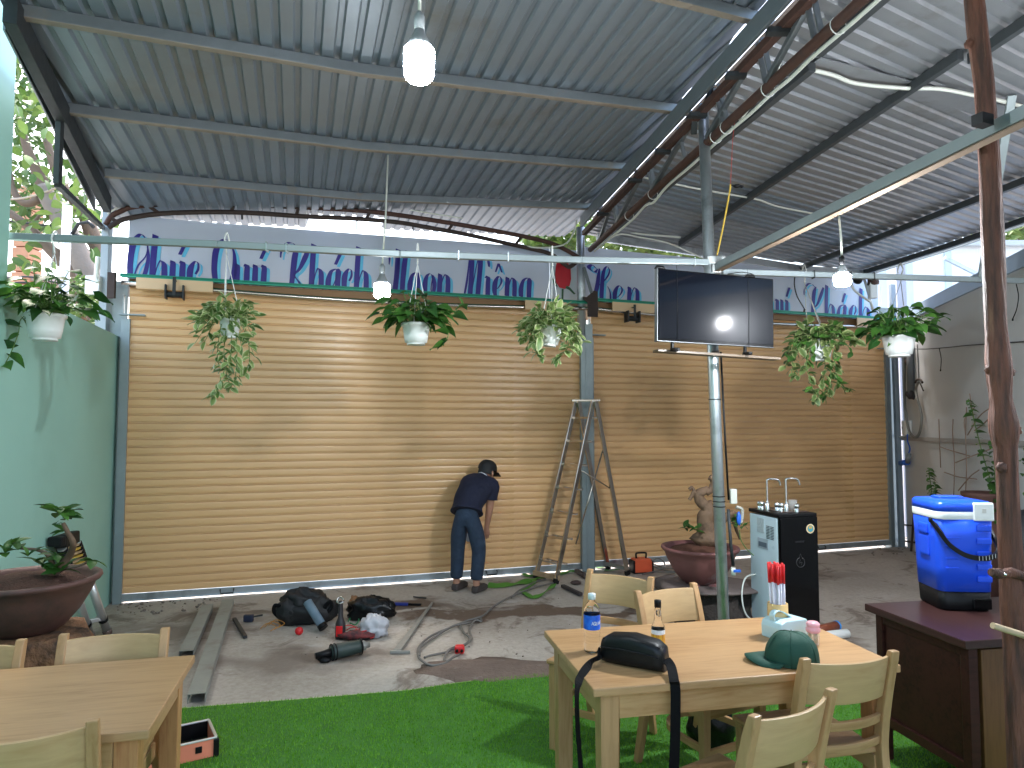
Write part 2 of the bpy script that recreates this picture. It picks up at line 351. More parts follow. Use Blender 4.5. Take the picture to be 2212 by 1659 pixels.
# ------------------------------------------------------------------ ground and floor
def floor_mat():
    t = NT('stained_concrete'); co = t.coord()
    base = t.ramp(t.noise(co, .9, 6, .6, .4), [(.3, rgb((.30, .243, .192))), (.5, rgb((.43, .37, .31))), (.72, rgb((.53, .475, .41)))])
    fine = t.noise(co, 26, 5, .7); c = t.mix(.30, base, t.ramp(fine, [(.3, rgb((.16, .14, .12))), (.7, rgb((.60, .57, .53)))]))
    warp = t.n('VectorMath', operation='ADD'); nz = t.n('TexNoise'); nz.inputs['Scale'].default_value = 2.6; nz.inputs['Detail'].default_value = 6; t.l(co, nz.inputs['Vector'])
    sc = t.n('VectorMath', operation='MULTIPLY_ADD'); t.l(nz.outputs['Color'], sc.inputs[0]); sc.inputs[1].default_value = (.9, .9, 0); sc.inputs[2].default_value = (-.45, -.45, 0)
    t.l(co, warp.inputs[0]); t.l(sc.outputs[0], warp.inputs[1])
    def spot(cx, cy, rx, ry, rz, soft):
        mp = t.n('Mapping', vector_type='TEXTURE'); mp.inputs['Location'].default_value = (cx, cy, 0); mp.inputs['Rotation'].default_value = (0, 0, rz); mp.inputs['Scale'].default_value = (rx, ry, 1)
        t.l(warp.outputs[0], mp.inputs[0]); ln = t.n('VectorMath', operation='LENGTH'); t.l(mp.outputs[0], ln.inputs[0])
        return t.ramp(ln.outputs['Value'], [(1 - soft, (1, 1, 1)), (1, (0, 0, 0))])
    wet = [(at_z(1060, 1322), .95, .22, .10, .22), (at_z(1290, 1318), .9, .16, -.1, .3), (at_z(870, 1300), .5, .18, .1, .4), (at_z(700, 1268), .6, .12, .2, .5), (at_z(1760, 1400), .5, .25, .2, .3)]
    for p, rx, ry, rz, so in wet: c = t.mix(spot(p.x, p.y, rx, ry, rz, so), c, rgb((.135, .092, .066)))
    dry = [(at_z(620, 1430), .9, .30, .2, .7), (at_z(400, 1360), .8, .5, .5, .6), (at_z(560, 1322), .9, .12, .2, .5), (at_z(720, 1420), .5, .12, .1, .7), (at_z(1700, 1250), 1.2, .25, .3, .8)]
    for p, rx, ry, rz, so in dry: c = t.mix(t.math('MULTIPLY', spot(p.x, p.y, rx, ry, rz, so), .7), c, rgb((.135, .10, .078)))
    gr = t.ramp(t.noise(co, 2.1, 6, .7, .8), [(.545, (0, 0, 0)), (.63, (1, 1, 1))]); c = t.mix(t.math('MULTIPLY', gr, .72), c, rgb((.135, .098, .072)))
    pale = t.ramp(t.noise(co, 1.1, 5, .65, 1.2), [(.58, (0, 0, 0)), (.68, (1, 1, 1))]); c = t.mix(t.math('MULTIPLY', pale, .5), c, rgb((.56, .535, .51)))
    specks = t.ramp(t.noise(co, 55, 3), [(.70, (0, 0, 0)), (.75, (1, 1, 1))]); c = t.mix(t.math('MULTIPLY', specks, .7), c, rgb((.09, .07, .055)))
    t.set(Base_Color=c, Roughness=t.math('ADD', t.math('MULTIPLY', fine, .3), .55)); t.bump(t.math('ADD', t.noise(co, 40, 5, .7), t.math('MULTIPLY', t.noise(co, 5, 4), 1.5)), .35, .012); return t.m
concrete = floor_mat()
m = MB(); m.add([(-200, -60, -.03), (200, -60, -.03), (200, 200, -.03), (-200, 200, -.03)], [(0, 1, 2, 3)])
single('ground', m, P('street_ground', (.22, .21, .20), .9, 0, .2, .6, .2, 20), kind='structure')
A2 = A + V((-.5, .0, 0)); E1 = C_ + V((.5, .3, 0))
m = MB(); NX, NY = 60, 70
q00, q10 = V((-3.6, -1.5, 0)), V((4.5, -1.5, 0)); q01, q11 = A + V((-.2, .02, 0)), C_ + V((.25, .05, 0))
for j in range(NY + 1):
    for i in range(NX + 1):
        s_, t_ = i / NX, j / NY; p = q00.lerp(q10, s_).lerp(q01.lerp(q11, s_), t_)
        m.v.append(V((p.x, p.y, .006 * mno.noise(p * 1.3) + .003 * mno.noise(p * 5) - .004)))
for j in range(NY):
    for i in range(NX): m.f.append([j * (NX + 1) + i, j * (NX + 1) + i + 1, (j + 1) * (NX + 1) + i + 1, (j + 1) * (NX + 1) + i]); m.sm.append(True); m.mi.append(0)
single('floor', m, concrete, kind='structure', origin=(0, 0, 0))
# dug-over earth patch beside the turf, and rubble along the foot of the shutter
m = MB(); c = at_z(1085, 1448); m.blob((c.x, c.y, -.02), (.62, .26, .045), 3, .25, 2.2, 28, 8)
single('earth', m, P('dug_earth', (.17, .12, .095), .95, 0, .35, 12, .7, 40, .02, dirt=((.30, .26, .23), 9, .62)), kind='structure')
m = MB()
for i in range(150):
    t = random.random(); k = random.random()
    if k < .5: p = at_z(lerp(250, 470, t), lerp(1306, 1292, t) + random.uniform(0, 26))
    elif k < .75: p = at_z(random.uniform(1880, 1990), random.uniform(1178, 1200))
    else: p = at_z(random.uniform(560, 1250), random.uniform(1290, 1440))
    s_ = random.uniform(.004, .017) * (1 if k < .75 else .5); m.blob((p.x, p.y, s_ * .4), (s_, s_ * .8, s_ * .6), i, .3, 2, 7, 5)
single('rubble', m, P('rubble', (.22, .18, .15), .95, 0, .3, 20), kind='stuff')

# ------------------------------------------------------------------ artificial turf
edge = [(-60, 1566), (100, 1556), (406, 1531), (640, 1513), (864, 1495), (1020, 1473), (1080, 1467), (1175, 1458), (1400, 1446), (1640, 1452), (1800, 1488), (1880, 1523), (2060, 1560), (2300, 1600)]
ep = [at_z(x, y) for x, y in edge]
def edge_y(x):
    for a, b in zip(ep, ep[1:]):
        if a.x <= x <= b.x: return lerp(a.y, b.y, (x - a.x) / (b.x - a.x))
    return -9
XL, XR = ep[0].x, ep[-1].x
m = MB(); cols = [lerp(XL, XR, i / 60) for i in range(61)]
top = [V((x, edge_y(min(max(x, XL + 1e-4), XR - 1e-4)) + .006 * mno.noise(V((x * 9, 0, 1))), .008 + .004 * mno.noise(V((x * 4, 0, 0))))) for x in cols]
for i in range(60):
    a, b = top[i], top[i + 1]
    m.add([(a.x, a.y, -.002), (b.x, b.y, -.002), b, a], [(0, 1, 2, 3)]); m.add([a, b, (b.x, b.y - .012, b.z + .002), (a.x, a.y - .012, a.z + .002)], [(0, 1, 2, 3)])
    m.add([(a.x, a.y - .012, a.z + .002), (b.x, b.y - .012, b.z + .002), (b.x, -1.4, .010), (a.x, -1.4, .010)], [(0, 1, 2, 3)], mi=1)
single('turf', m, [P('turf_backing_edge', (.36, .58, .14), .8, 0, .1, 9), P('turf_base', (.05, .17, .018), .9, 0, .3, 8)], kind='structure', recalc=False)
m = MB(); rnd = random.Random(3); vv = m.v; ff = m.f
for i in range(150000):
    y = 2.1 + 2.6 * rnd.random() ** 1.0; hw = .78 * y + .1; x = rnd.uniform(max(XL, -hw), min(XR, hw))
    if y > edge_y(x) - .012: continue
    a = rnd.random() * 6.283; h = rnd.uniform(.010, .020); wd = rnd.uniform(.0016, .003); b = rnd.random() * 6.283; ln = rnd.uniform(.001, .009)
    dx, dy = math.cos(a) * wd, math.sin(a) * wd; o = len(vv)
    vv += [V((x - dx, y - dy, .008)), V((x + dx, y + dy, .008)), V((x + math.cos(b) * ln, y + math.sin(b) * ln, .008 + h))]; ff.append((o, o + 1, o + 2))
m.sm = [False] * len(ff); m.mi = [0] * len(ff)
t = NT('turf_blades'); co = t.coord(); c = t.ramp(t.noise(co, 45, 3), [(.3, rgb((.11, .31, .014))), (.7, rgb((.28, .55, .04)))])
c = t.mix(t.math('MULTIPLY', t.noise(co, 1.3, 3), .5), c, rgb((.09, .33, .018))); t.set(Base_Color=c, Roughness=.55)
tr = t.n('BsdfTranslucent'); t.l(c, tr.inputs[0]); mx = t.n('MixShader'); mx.inputs[0].default_value = .25; t.l(t.b.outputs[0], mx.inputs[1]); t.l(tr.outputs[0], mx.inputs[2]); t.l(mx.outputs[0], t.out.inputs[0])
me = bpy.data.meshes.new('grass'); me.from_pydata(vv, [], ff); me.materials.append(t.m); o = bpy.data.objects.new('grass', me); COL.objects.link(o); o['kind'] = 'stuff'

# ------------------------------------------------------------------ side walls
def wall(name, P, d, L, h, th, side, mat, label, raise_at=None, hh=0, zb=-.05):
    P = V(P); n = V((-d.y, d.x, 0)) * side; m = MB()
    def seg(a, b, z0, z1):
        p, q = P + d * a, P + d * b
        vs = [V((e.x, e.y, z)) for z in (z0, z1) for e in (p, q, q + n * th, p + n * th)]
        m.add(vs, [(0, 1, 2, 3), (4, 5, 6, 7), (0, 1, 5, 4), (1, 2, 6, 5), (2, 3, 7, 6), (3, 0, 4, 7)])
    if raise_at: seg(0, raise_at, zb, h); seg(raise_at, L, zb, hh)
    else: seg(0, L, zb, h)
    return single(name, m, mat, label, 'wall')
s_l = (A.y - 4.06) / -WL.y + .30
wall('painted_wall', A + V((-.015, -.03, 0)) - WL * .30, WL, 8.5, 2.47, .16, 1 if V((-WL.y, WL.x, 0)).x < 0 else -1, mint, 'mint green painted wall on the left with a raised near section', s_l, 4.3)
RW0 = C_ + V((.16, -.05, 0)); rwn = 1 if V((-WR.y, WR.x, 0)).x > 0 else -1
rw = thing('plaster_wall', 'grey plastered yard wall on the right with flashing along its top', 'wall', RW0)
m = MB(); n_ = V((-WR.y, WR.x, 0)) * rwn; a, b = RW0, RW0 + WR * 9.6
vs = [V((e.x, e.y, z)) for z in (-.05, 3.0) for e in (a, b, b + n_ * .14, a + n_ * .14)]
m.add(vs, [(0, 1, 2, 3), (4, 5, 6, 7), (0, 1, 5, 4), (1, 2, 6, 5), (2, 3, 7, 6), (3, 0, 4, 7)]); part(rw, 'wall_body', m, greyw, True)
m = MB(); a2, b2 = a - n_ * .02, b - n_ * .02
vs = [V((e.x, e.y, z)) for z in (3.003, 3.15) for e in (a2, b2, b2 + n_ * .2, a2 + n_ * .2)]
m.add(vs, [(0, 1, 2, 3), (4, 5, 6, 7), (0, 1, 5, 4), (1, 2, 6, 5), (2, 3, 7, 6), (3, 0, 4, 7)]); part(rw, 'flashing', m, flash, True)
m = MB(); m.bar(V((a.x, a.y, 1.45)) - n_ * .02, V((b.x, b.y, 1.52)) - n_ * .02, .03, .05); part(rw, 'wall_rail', m, P('weathered_rail', (.34, .33, .33), .7), True)
RWN = n_.copy()
def RWp(px, py, off=0): return at_pl(px, py, RW0 - RWN * off, RWN)
def LWp(px, py, off=0):
    nn = V((-WL.y, WL.x, 0)); nn = nn if nn.x > 0 else -nn
    return at_pl(px, py, A + nn * (off + .03), nn)

# ------------------------------------------------------------------ roller shutters
def slat_mesh(L):
    pr = [(.006, 0), (-.0088, .0004), (-.0112, .0022), (-.0122, .007), (-.0128, .016), (-.0131, .028), (-.0129, .040), (-.0124, .050), (-.0112, .0568), (-.0080, .0602), (.002, .0606), (.002, .0630), (-.0080, .0634), (-.0104, .0652), (-.0108, .0690), (-.0092, .0722), (-.002, .0728), (-.002, .0752), (.006, .0752)]
    m = MB(); nseg = 1
    rings = []
    for k in range(nseg + 1):
        x = L * k / nseg; rings.append([V((x, y, z)) for y, z in pr])
    m.loft(rings, False, True); return mesh('slat', m, slatm)
recess_m = P('recess_tan', (.28, .15, .07), .6)
def shutter(p0, p1, label, n, lbl2, zb):
    d = (p1 - p0); L = d.length; rz = math.atan2(d.y, d.x); g = thing('roller_shutter', label, 'shutter', p0, rz, 'roller shutters')
    me = slat_mesh(L - .13)
    rr = random.Random(int(L * 100))
    for k in range(n): share(g, 'slat', me, Matrix.Translation((.065, rr.uniform(-.0004, .0004), zb + .07 + k * .0753)))
    m = MB(); m.box((L / 2, 0, zb + .034), (L - .12, .03, .066)).box((L / 2, -.02, zb + .006), (L - .12, .03, .008)); part(g, 'bottom_rail', m, galv, bevel=.003)
    for hx in lbl2:
        m = MB(); m.tube([(hx - .06, -.016, zb + .055), (hx - .06, -.045, zb + .05), (hx - .055, -.05, zb + .02), (hx + .055, -.05, zb + .02), (hx + .06, -.045, zb + .05), (hx + .06, -.016, zb + .055)], .006, 6); part(g, 'lift_handle', m, dsteel)
    for s_, x in ((-1, .045), (1, L - .045)):
        m = MB(); m.box((x, -.035, 1.3), (.075, .012, 2.66)).box((x - .034 * s_, .005, 1.3), (.008, .075, 2.66)).box((x, .045, 1.3), (.075, .012, 2.66)); part(g, 'guide_rail', m, galvb, bevel=.002)
        m = MB(); m.box((x + s_ * -.06, -.06, 2.665), (.22, .07, .012)).box((x + s_ * .02, -.04, 2.76), (.012, .06, .18)); part(g, 'guide_flare', m, galvb, bevel=.002)
    hz = 3.062 if zb > .02 else 3.022
    # roll, shaft, boards and hangers at the head
    m = MB(); m.box((L / 2, -.115, hz), (L - .02, .10, .022)).box((L / 2, -.162, hz - .004), (L - .02, .006, .034)); part(g, 'head_trim', m, green, bevel=.002)
    m = MB(); m.box((L / 2, -.05, hz - .053), (L - .14, .04, .078)); part(g, 'head_recess', m, recess_m, bevel=.002)
    m = MB(); m.tube([(.02 + (L - .04) * k / 20, -.13, 2.955 - .055 * math.sin(math.pi * k / 20)) for k in range(21)], .023, 12); part(g, 'roller_shaft', m, inox)
    return g, L, rz
shA, LA, rzA = shutter(A, B, 'wide tan roller shutter left of the centre post, fully closed', 39, [.98, 3.62], .014)
shB, LB, rzB = shutter(B, C_, 'tan roller shutter right of the centre post behind the television', 39, [1.2, 3.3], .026)
m = MB(); m.box((LB + .10, .065, 1.6), (.30, .02, 3.3)); part(shB, 'jamb_plate', m, galvb, bevel=.003)
m = MB(); m.box((-.04, .07, 1.5), (.16, .02, 3.0)); part(shA, 'jamb_plate', m, galvb, bevel=.003)
def on_sh(g, px, py, off=0):      # local x,z on a shutter's plane, off towards the camera
    M = FR[g.name]; n = M.to_3x3() @ V((0, -1, 0)); p = at_pl(px, py, M.translation + n * off, n); return M.inverted() @ p
for g, x0, x1 in ((shA, 294, 460), (shA, 1133, 1222), (shB, 1321, 1425), (shB, 1847, 1884)):
    p, q = on_sh(g, x0, 640, .15), on_sh(g, x1, 640, .15); hq = 3.022 if g is shA else 3.062; m = MB(); m.box(((p.x + q.x) / 2, -.17, hq - .07), (q.x - p.x, .012, .10)).box(((p.x + q.x) / 2, -.13, hq - .121), (q.x - p.x, .09, .006)); part(g, 'cover_board', m, tanb, bevel=.003)
for g, x0, py in ((shA, 379, 620), (shB, 1364, 668)):
    p = on_sh(g, x0, py, .15); x = p.x; m = MB()
    for dx in (-.075, .075): m.box((x + dx, -.17, 2.88), (.016, .10, .13))
    m.box((x, -.228, 2.93), (.03, .006, .17)); m.box((x, -.20, 2.985), (.03, .06, .006)); M = Matrix.Translation((x - .075, -.17, 2.86)) @ Matrix.Rotation(R(90), 4, 'Y'); m.lathe([(0, 0), (.03, 0), (.03, .15), (0, .15)], 14, M)
    part(g, 'roller_hanger', m, dsteel, bevel=.002)
# posts carrying the shutters
m = MB(); p = at_y(226, 640, A.y - .05); q = at_y(230, 425, A.y - .05); m.bar(V((p.x, p.y, 0)), V((p.x + .005, p.y, 3.72)), .07, .07); m.bar(V((p.x - .09, p.y + .1, 0)), V((p.x - .09, p.y + .1, 2.75)), .06, .08)
lp = thing('steel_post', 'pale galvanised steel post at the left end of the shutter', 'post', (p.x, p.y, 0)); part(lp, 'post_tube', m, galvb, True, .003)
m = MB(); m.box((p.x - .07, p.y - .06, 2.93), (.13, .06, .17)); part(lp, 'junction_box', m, whitep, True, .008)
m = MB(); m.box((p.x + .12, p.y - .10, 2.92), (.07, .03, .24)); part(lp, 'end_plate', m, rustd, True, .003)
bp = B + V((.0, -.09, 0)); m = MB(); m.tube([(bp.x - .055, bp.y, 2.6), (bp.x - .06, bp.y, 3.9)], .048, 14)
cp = thing('steel_post', 'centre galvanised post between the two roller shutters', 'post', (bp.x, bp.y, 0)); part(cp, 'round_tube', m, galv, True)
m = MB(); m.bar((bp.x + .005, bp.y, 0), (bp.x, bp.y, 2.78), .135, .05).bar((bp.x + .005, bp.y - .03, 0), (bp.x, bp.y - .03, 2.7), .03, .012); part(cp, 'guide_box', m, galvb, True, .004)
m = MB(); m.prism([(-.05, -.17), (.075, -.17), (.075, .12), (.03, .13), (-.06, .05), (-.10, .05), (-.10, .02), (-.05, -.01)], -.008, .008, Matrix.Translation((bp.x + .05, bp.y - .10, 3.02)) @ Matrix.Rotation(rzA, 4, 'Z')); part(cp, 'end_plate', m, rustd, True, .003)
m = MB(); m.bar((bp.x - .03, bp.y - .06, 3.42), (bp.x + .05, bp.y - .10, 3.12), .03, .03); part(cp, 'brace', m, purl, True)
m = MB(); m.bar(V((C_.x + .09, C_.y - .04, 0)), V((C_.x + .07, C_.y - .04, 3.55)), .06, .06)
single('steel_post', m, P('dull_blue_grey_steel', (.27, .32, .37), .6, .15), 'slim galvanised post at the right end of the shutters', 'post')

# ------------------------------------------------------------------ painted name boards above the shutters
def sign(g, x0, x1, zt0, zt1, label, extra=None):
    M = FR[g.name]; s = thing('sign_board', label, 'sign', frame=M @ Matrix.Translation((0, .12, 0)))
    m = MB(); nx = 24; vs = []; 
    for k in range(nx + 1):
        x = lerp(x0, x1, k / nx); zt = lerp(zt0, zt1, k / nx) + .006 * mno.noise(V((x * 2, 1, 0))); yb = .004 * mno.noise(V((x * 1.5, 0, 5)))
        vs.append([V((x, yb - .012, 2.86)), V((x, yb - .012, zt)), V((x, yb + .012, zt)), V((x, yb + .012, 2.86))])
    m.loft(vs, False, True); part(s, 'panel', m, signw); return s
def sx(g, px, py=600): return on_sh(g, px, py, -.12).x
T_, t_ = .054, .011
GL = {   # strokes (x, y, pen width); x in the letter's box, y: 0 baseline, 1 x-height
 'h': [[(.30, 1.95, T_), (.22, 1.0, T_), (.17, 0, T_)], [(.30, .25, t_), (.45, .75, t_), (.62, 1.0, .018), (.80, .88, T_ * .9), (.84, .5, T_), (.83, 0, T_)]],
 'u': [[(.10, .92, t_), (.24, 1.0, T_ * .8), (.24, .6, T_), (.22, 0, T_)], [(.62, .92, t_), (.80, 1.0, T_ * .8), (.80, .6, T_), (.78, 0, T_)]],
 'c': [[(.62, .45, .02), (.80, .70, .022), (.78, .98, .018), (.52, 1.02, .02), (.26, .70, T_), (.20, .30, T_), (.24, 0, T_)]],
 'C': [[(.35, .2, t_), (.55, .75, .016), (.88, 1.15, .012), (.95, 1.5, .014), (.78, 1.86, .02), (.55, 1.93, .03), (.28, 1.55, T_), (.17, .9, T_), (.18, .2, T_)], [(.95, 1.5, t_), (1.0, 1.1, .03), (.9, .5, .038), (.72, 0, .03)]],
 'Q': [[(.80, 1.72, t_), (.62, 1.93, .016), (.40, 1.88, .03), (.20, 1.5, T_), (.14, .9, T_), (.18, .3, T_), (.30, -.1, .03)], [(.80, 1.72, t_), (.92, 1.35, .03), (.93, .7, T_ * .9), (.80, .2, .036), (.66, -.1, .02)]],
 'y': [[(.10, .92, t_), (.24, 1.0, T_ * .8), (.24, .6, T_), (.22, 0, T_)], [(.62, .92, t_), (.80, 1.0, T_ * .8), (.80, .6, T_), (.74, -.2, T_)]],
 'K': [[(.02, 1.35, .012), (.05, 1.62, .02), (.22, 1.92, .03), (.42, 1.95, .03), (.58, 1.78, .012)], [(.62, 1.82, .02), (.52, 1.5, T_), (.46, .9, T_), (.42, .3, T_ * .9), (.40, 0, T_)], [(1.0, 1.82, .03), (.86, 1.4, T_ * .9), (.66, .9, .03), (.50, .62, .02), (.66, .3, .03), (.80, 0, T_)]],
 'a': [[(.86, .98, t_), (.62, 1.0, .018), (.34, .86, .034), (.18, .4, T_), (.18, 0, T_)], [(.84, 1.02, .018), (.82, .9, T_), (.78, .5, T_), (.76, 0, T_)], [(.24, .05, t_), (.5, .2, t_), (.78, .8, t_)]],
 'N': [[(.02, 1.85, .012), (.06, 1.6, .022), (.04, 1.3, .010)], [(.36, .1, t_), (.44, .8, .016), (.50, 1.4, .028), (.52, 1.9, T_)], [(.50, 1.95, T_), (.46, 1.2, T_), (.40, .5, T_), (.34, 0, T_)], [(.96, 1.9, .03), (.84, 1.4, T_), (.76, .7, T_), (.72, 0, T_)], [(.52, 1.5, t_), (.70, 1.85, t_), (.94, 1.92, .014)]],
 'g': [[(.88, .98, t_), (.62, 1.02, .018), (.34, .86, .034), (.18, .4, T_), (.18, 0, T_)], [(.84, 1.02, .018), (.82, .9, T_), (.78, .5, T_), (.76, -.2, T_)]],
 'o': [[(.50, 1.02, t_), (.30, .85, .034), (.18, .4, T_), (.24, 0, .034)], [(.50, 1.02, .018), (.74, .9, .036), (.86, .5, T_ * .9), (.78, .05, .03), (.62, .2, t_), (.74, .75, t_), (1.0, .70, t_)]],
 'n': [[(.10, .92, t_), (.24, 1.0, T_ * .8), (.22, .6, T_), (.18, 0, T_)], [(.26, .25, t_), (.46, .8, t_), (.64, 1.0, .018), (.80, .88, T_ * .9), (.83, .5, T_), (.80, 0, T_)]],
 'M': [[(.30, 1.75, t_), (.24, 1.2, .018), (.16, .6, .024), (.06, 0, .02)], [(.30, 1.8, .018), (.42, 1.75, T_), (.40, 1.0, T_), (.34, 0, T_)], [(.44, .3, t_), (.60, 1.2, t_), (.74, 1.75, t_)], [(.74, 1.8, .018), (.86, 1.75, T_), (.80, .9, T_), (.72, 0, T_)]],
 'i': [[(.10, .92, t_), (.50, 1.0, T_ * .8), (.48, .6, T_), (.44, 0, T_)]],
 'j': [[(.10, .92, t_), (.50, 1.0, T_ * .8), (.48, .6, T_), (.44, 0, T_)], [(.52, 1.78, .02), (.56, 1.6, .034), (.60, 1.42, .02)]],
 'e': [[(.22, .34, t_), (.50, .42, t_), (.76, .64, .018), (.84, .84, .026), (.70, 1.02, .020), (.46, .98, .028), (.24, .66, T_), (.18, .25, T_), (.26, 0, .045)]],
 'H': [[(.36, 1.72, .02), (.20, 1.88, .03), (.06, 1.78, .05), (.10, 1.66, .06), (.30, 1.55, .04), (.42, 1.72, .012)], [(.50, 1.74, .02), (.46, 1.4, T_ * .8), (.38, .8, T_), (.24, .3, .03), (.02, -.05, .02)], [(.45, .95, .012), (.62, 1.1, .014), (.86, 1.45, .02), (.92, 1.72, .018), (.80, 1.86, .018), (.66, 1.55, T_ * .8), (.60, .9, T_), (.56, 0, T_)], [(.84, .95, t_), (.95, .6, .02), (.96, 0, .03)]],
 'G': [[(1.4, .85, t_), (1.1, .35, .014), (.80, .05, .012)], [(1.5, 1.95, .03), (1.0, 1.78, .035), (.60, 1.3, T_), (.46, .6, T_), (.44, 0, T_)], [(.15, -.05, .02), (.44, .08, .04)]],
}
def pen(m, st, X, Z, y):
    q = catmull([V((a, b, c)) for a, b, c in st], 7); L = []; Rr = []
    for p in q: x, z, hw = X(p.x), Z(p.y, X(p.x)), max(.006, p.z) / 2; L.append(V((x - hw, y, z + hw * .35))); Rr.append(V((x + hw, y, z - hw * .35)))
    o = len(m.v)
    for a, b in zip(L, Rr): m.v += [a, b]
    for k in range(len(L) - 1): m.f.append([o + 2 * k, o + 2 * k + 1, o + 2 * k + 3, o + 2 * k + 2]); m.sm.append(False); m.mi.append(0)
def write(s, g, spec, zx, marks=()):
    def mark(m, kind, a, yy, dx, dz, y):
        xa = sx(g, a); z = zx(xa) + yy + dz; xa += dx
        if kind == 'acute': m.add([(xa - .03, y, z), (xa + .002, y, z - .004), (xa + .055, y, z + .12), (xa + .018, y, z + .125)], [(0, 1, 2, 3)])
        if kind == 'hat': m.add([(xa - .045, y, z), (xa - .025, y, z), (xa + .012, y, z + .10), (xa - .014, y, z + .10)], [(0, 1, 2, 3)]); m.add([(xa - .008, y - .0003, z + .085), (xa + .014, y - .0003, z + .10), (xa + .05, y - .0003, z), (xa + .03, y - .0003, z)], [(0, 1, 2, 3)])
    for ch, a, b in spec:
        xa, xb = sx(g, a), sx(g, b); mine = [k for k in marks if a <= k[1] <= b]; pr = None
        for nm, dx, dz, y, mt in (('letter', 0, 0, -.0185, navy), ('letter_shadow', .030, -.022, -.0165, sky_ink)):
            m = MB(); Z = lambda v, x: zx(x) + (v - 1) * (.262 if v > 1 else .215) + dz
            for st in GL[ch]: pen(m, st, lambda u: lerp(xa, xb, u) + dx, Z, y)
            for k in mine: mark(m, *k, dx, dz, y)
            o = part(pr or s, nm, m, mt, recalc=False); pr = pr or o
sgA = sign(shA, .02, sx(shA, 1186), 3.645, 3.675, 'long pale sign board with navy script above the left shutter')
zA = lambda x: lerp(3.225, 3.315, x / LA)
write(sgA, shA, [('C', 273, 320), ('h', 322, 362), ('u', 364, 402), ('c', 404, 434), ('Q', 455, 510), ('u', 503, 541), ('y', 543, 577), ('K', 604, 667), ('h', 667, 699), ('a', 703, 737), ('c', 738, 764), ('h', 764, 796),
   ('N', 838, 880), ('g', 880, 908), ('o', 912, 942), ('n', 943, 972), ('M', 1000, 1043), ('j', 1045, 1062), ('e', 1063, 1086), ('n', 1089, 1115), ('g', 1119, 1148)], zA,
   [('acute', 391, .07), ('acute', 566, .07), ('acute', 727, .05), ('hat', 1076, .055)])
m = MB(); x0, x1 = sx(shA, 1187), sx(shA, 1247); m.box(((x0 + x1) / 2, .0, 3.27), (x1 - x0 - .004, .024, .81)).box((x0 + .03, -.016, 3.26), (.035, .008, .80)).box((x1 - .09, -.015, 3.26), (.02, .006, .80)); part(sgA, 'corner_panel', m, signw2, bevel=.002)
def rose(s, g, px):
    x = sx(g, px); y = -.022; m = MB()
    def poly(pts, mi, yy): 
        m.add([(x + a, yy, 3.35 + b) for a, b in pts], [tuple(range(len(pts)))], mi=mi)
    poly([(-.085, .12), (-.06, .19), (.0, .21), (.06, .185), (.10, .10), (.105, -.02), (.085, -.10), (.03, -.14), (-.04, -.13), (-.085, -.07), (-.095, .02)], 0, y)
    poly([(-.012, -.14), (.012, -.14), (.0, -.46), (-.022, -.46)], 1, y + .001); poly([(.03, -.13), (.08, -.15), (.14, -.20), (.16, -.19), (.09, -.12), (.05, -.10)], 1, y - .001)
    poly([(-.03, -.25), (-.09, -.28), (-.13, -.36), (-.12, -.45), (-.06, -.42), (-.02, -.33)], 1, y - .001); poly([(-.06, -.13), (-.10, -.05), (-.14, .0), (-.11, -.10)], 1, y - .001)
    part(s, 'printed_rose', m, [redink, leafink], recalc=False)
rose(sgA, shA, 1214)
sgB = sign(shB, .02, LB - .02, 3.725, 3.69, 'pale sign board with navy script above the right shutter, partly behind the television')
zB = lambda x: lerp(3.29, 3.25, x / LB)
write(sgB, shB, [('H', 1268, 1319), ('e', 1321, 1346), ('n', 1351, 1380), ('G', 1398, 1446), ('u', 1655, 1681), ('y', 1681, 1700), ('K', 1733, 1776), ('h', 1776, 1800), ('a', 1802, 1826), ('c', 1829, 1848), ('h', 1849, 1876)], zB,
   [('acute', 1698, .05), ('acute', 1818, .04)])

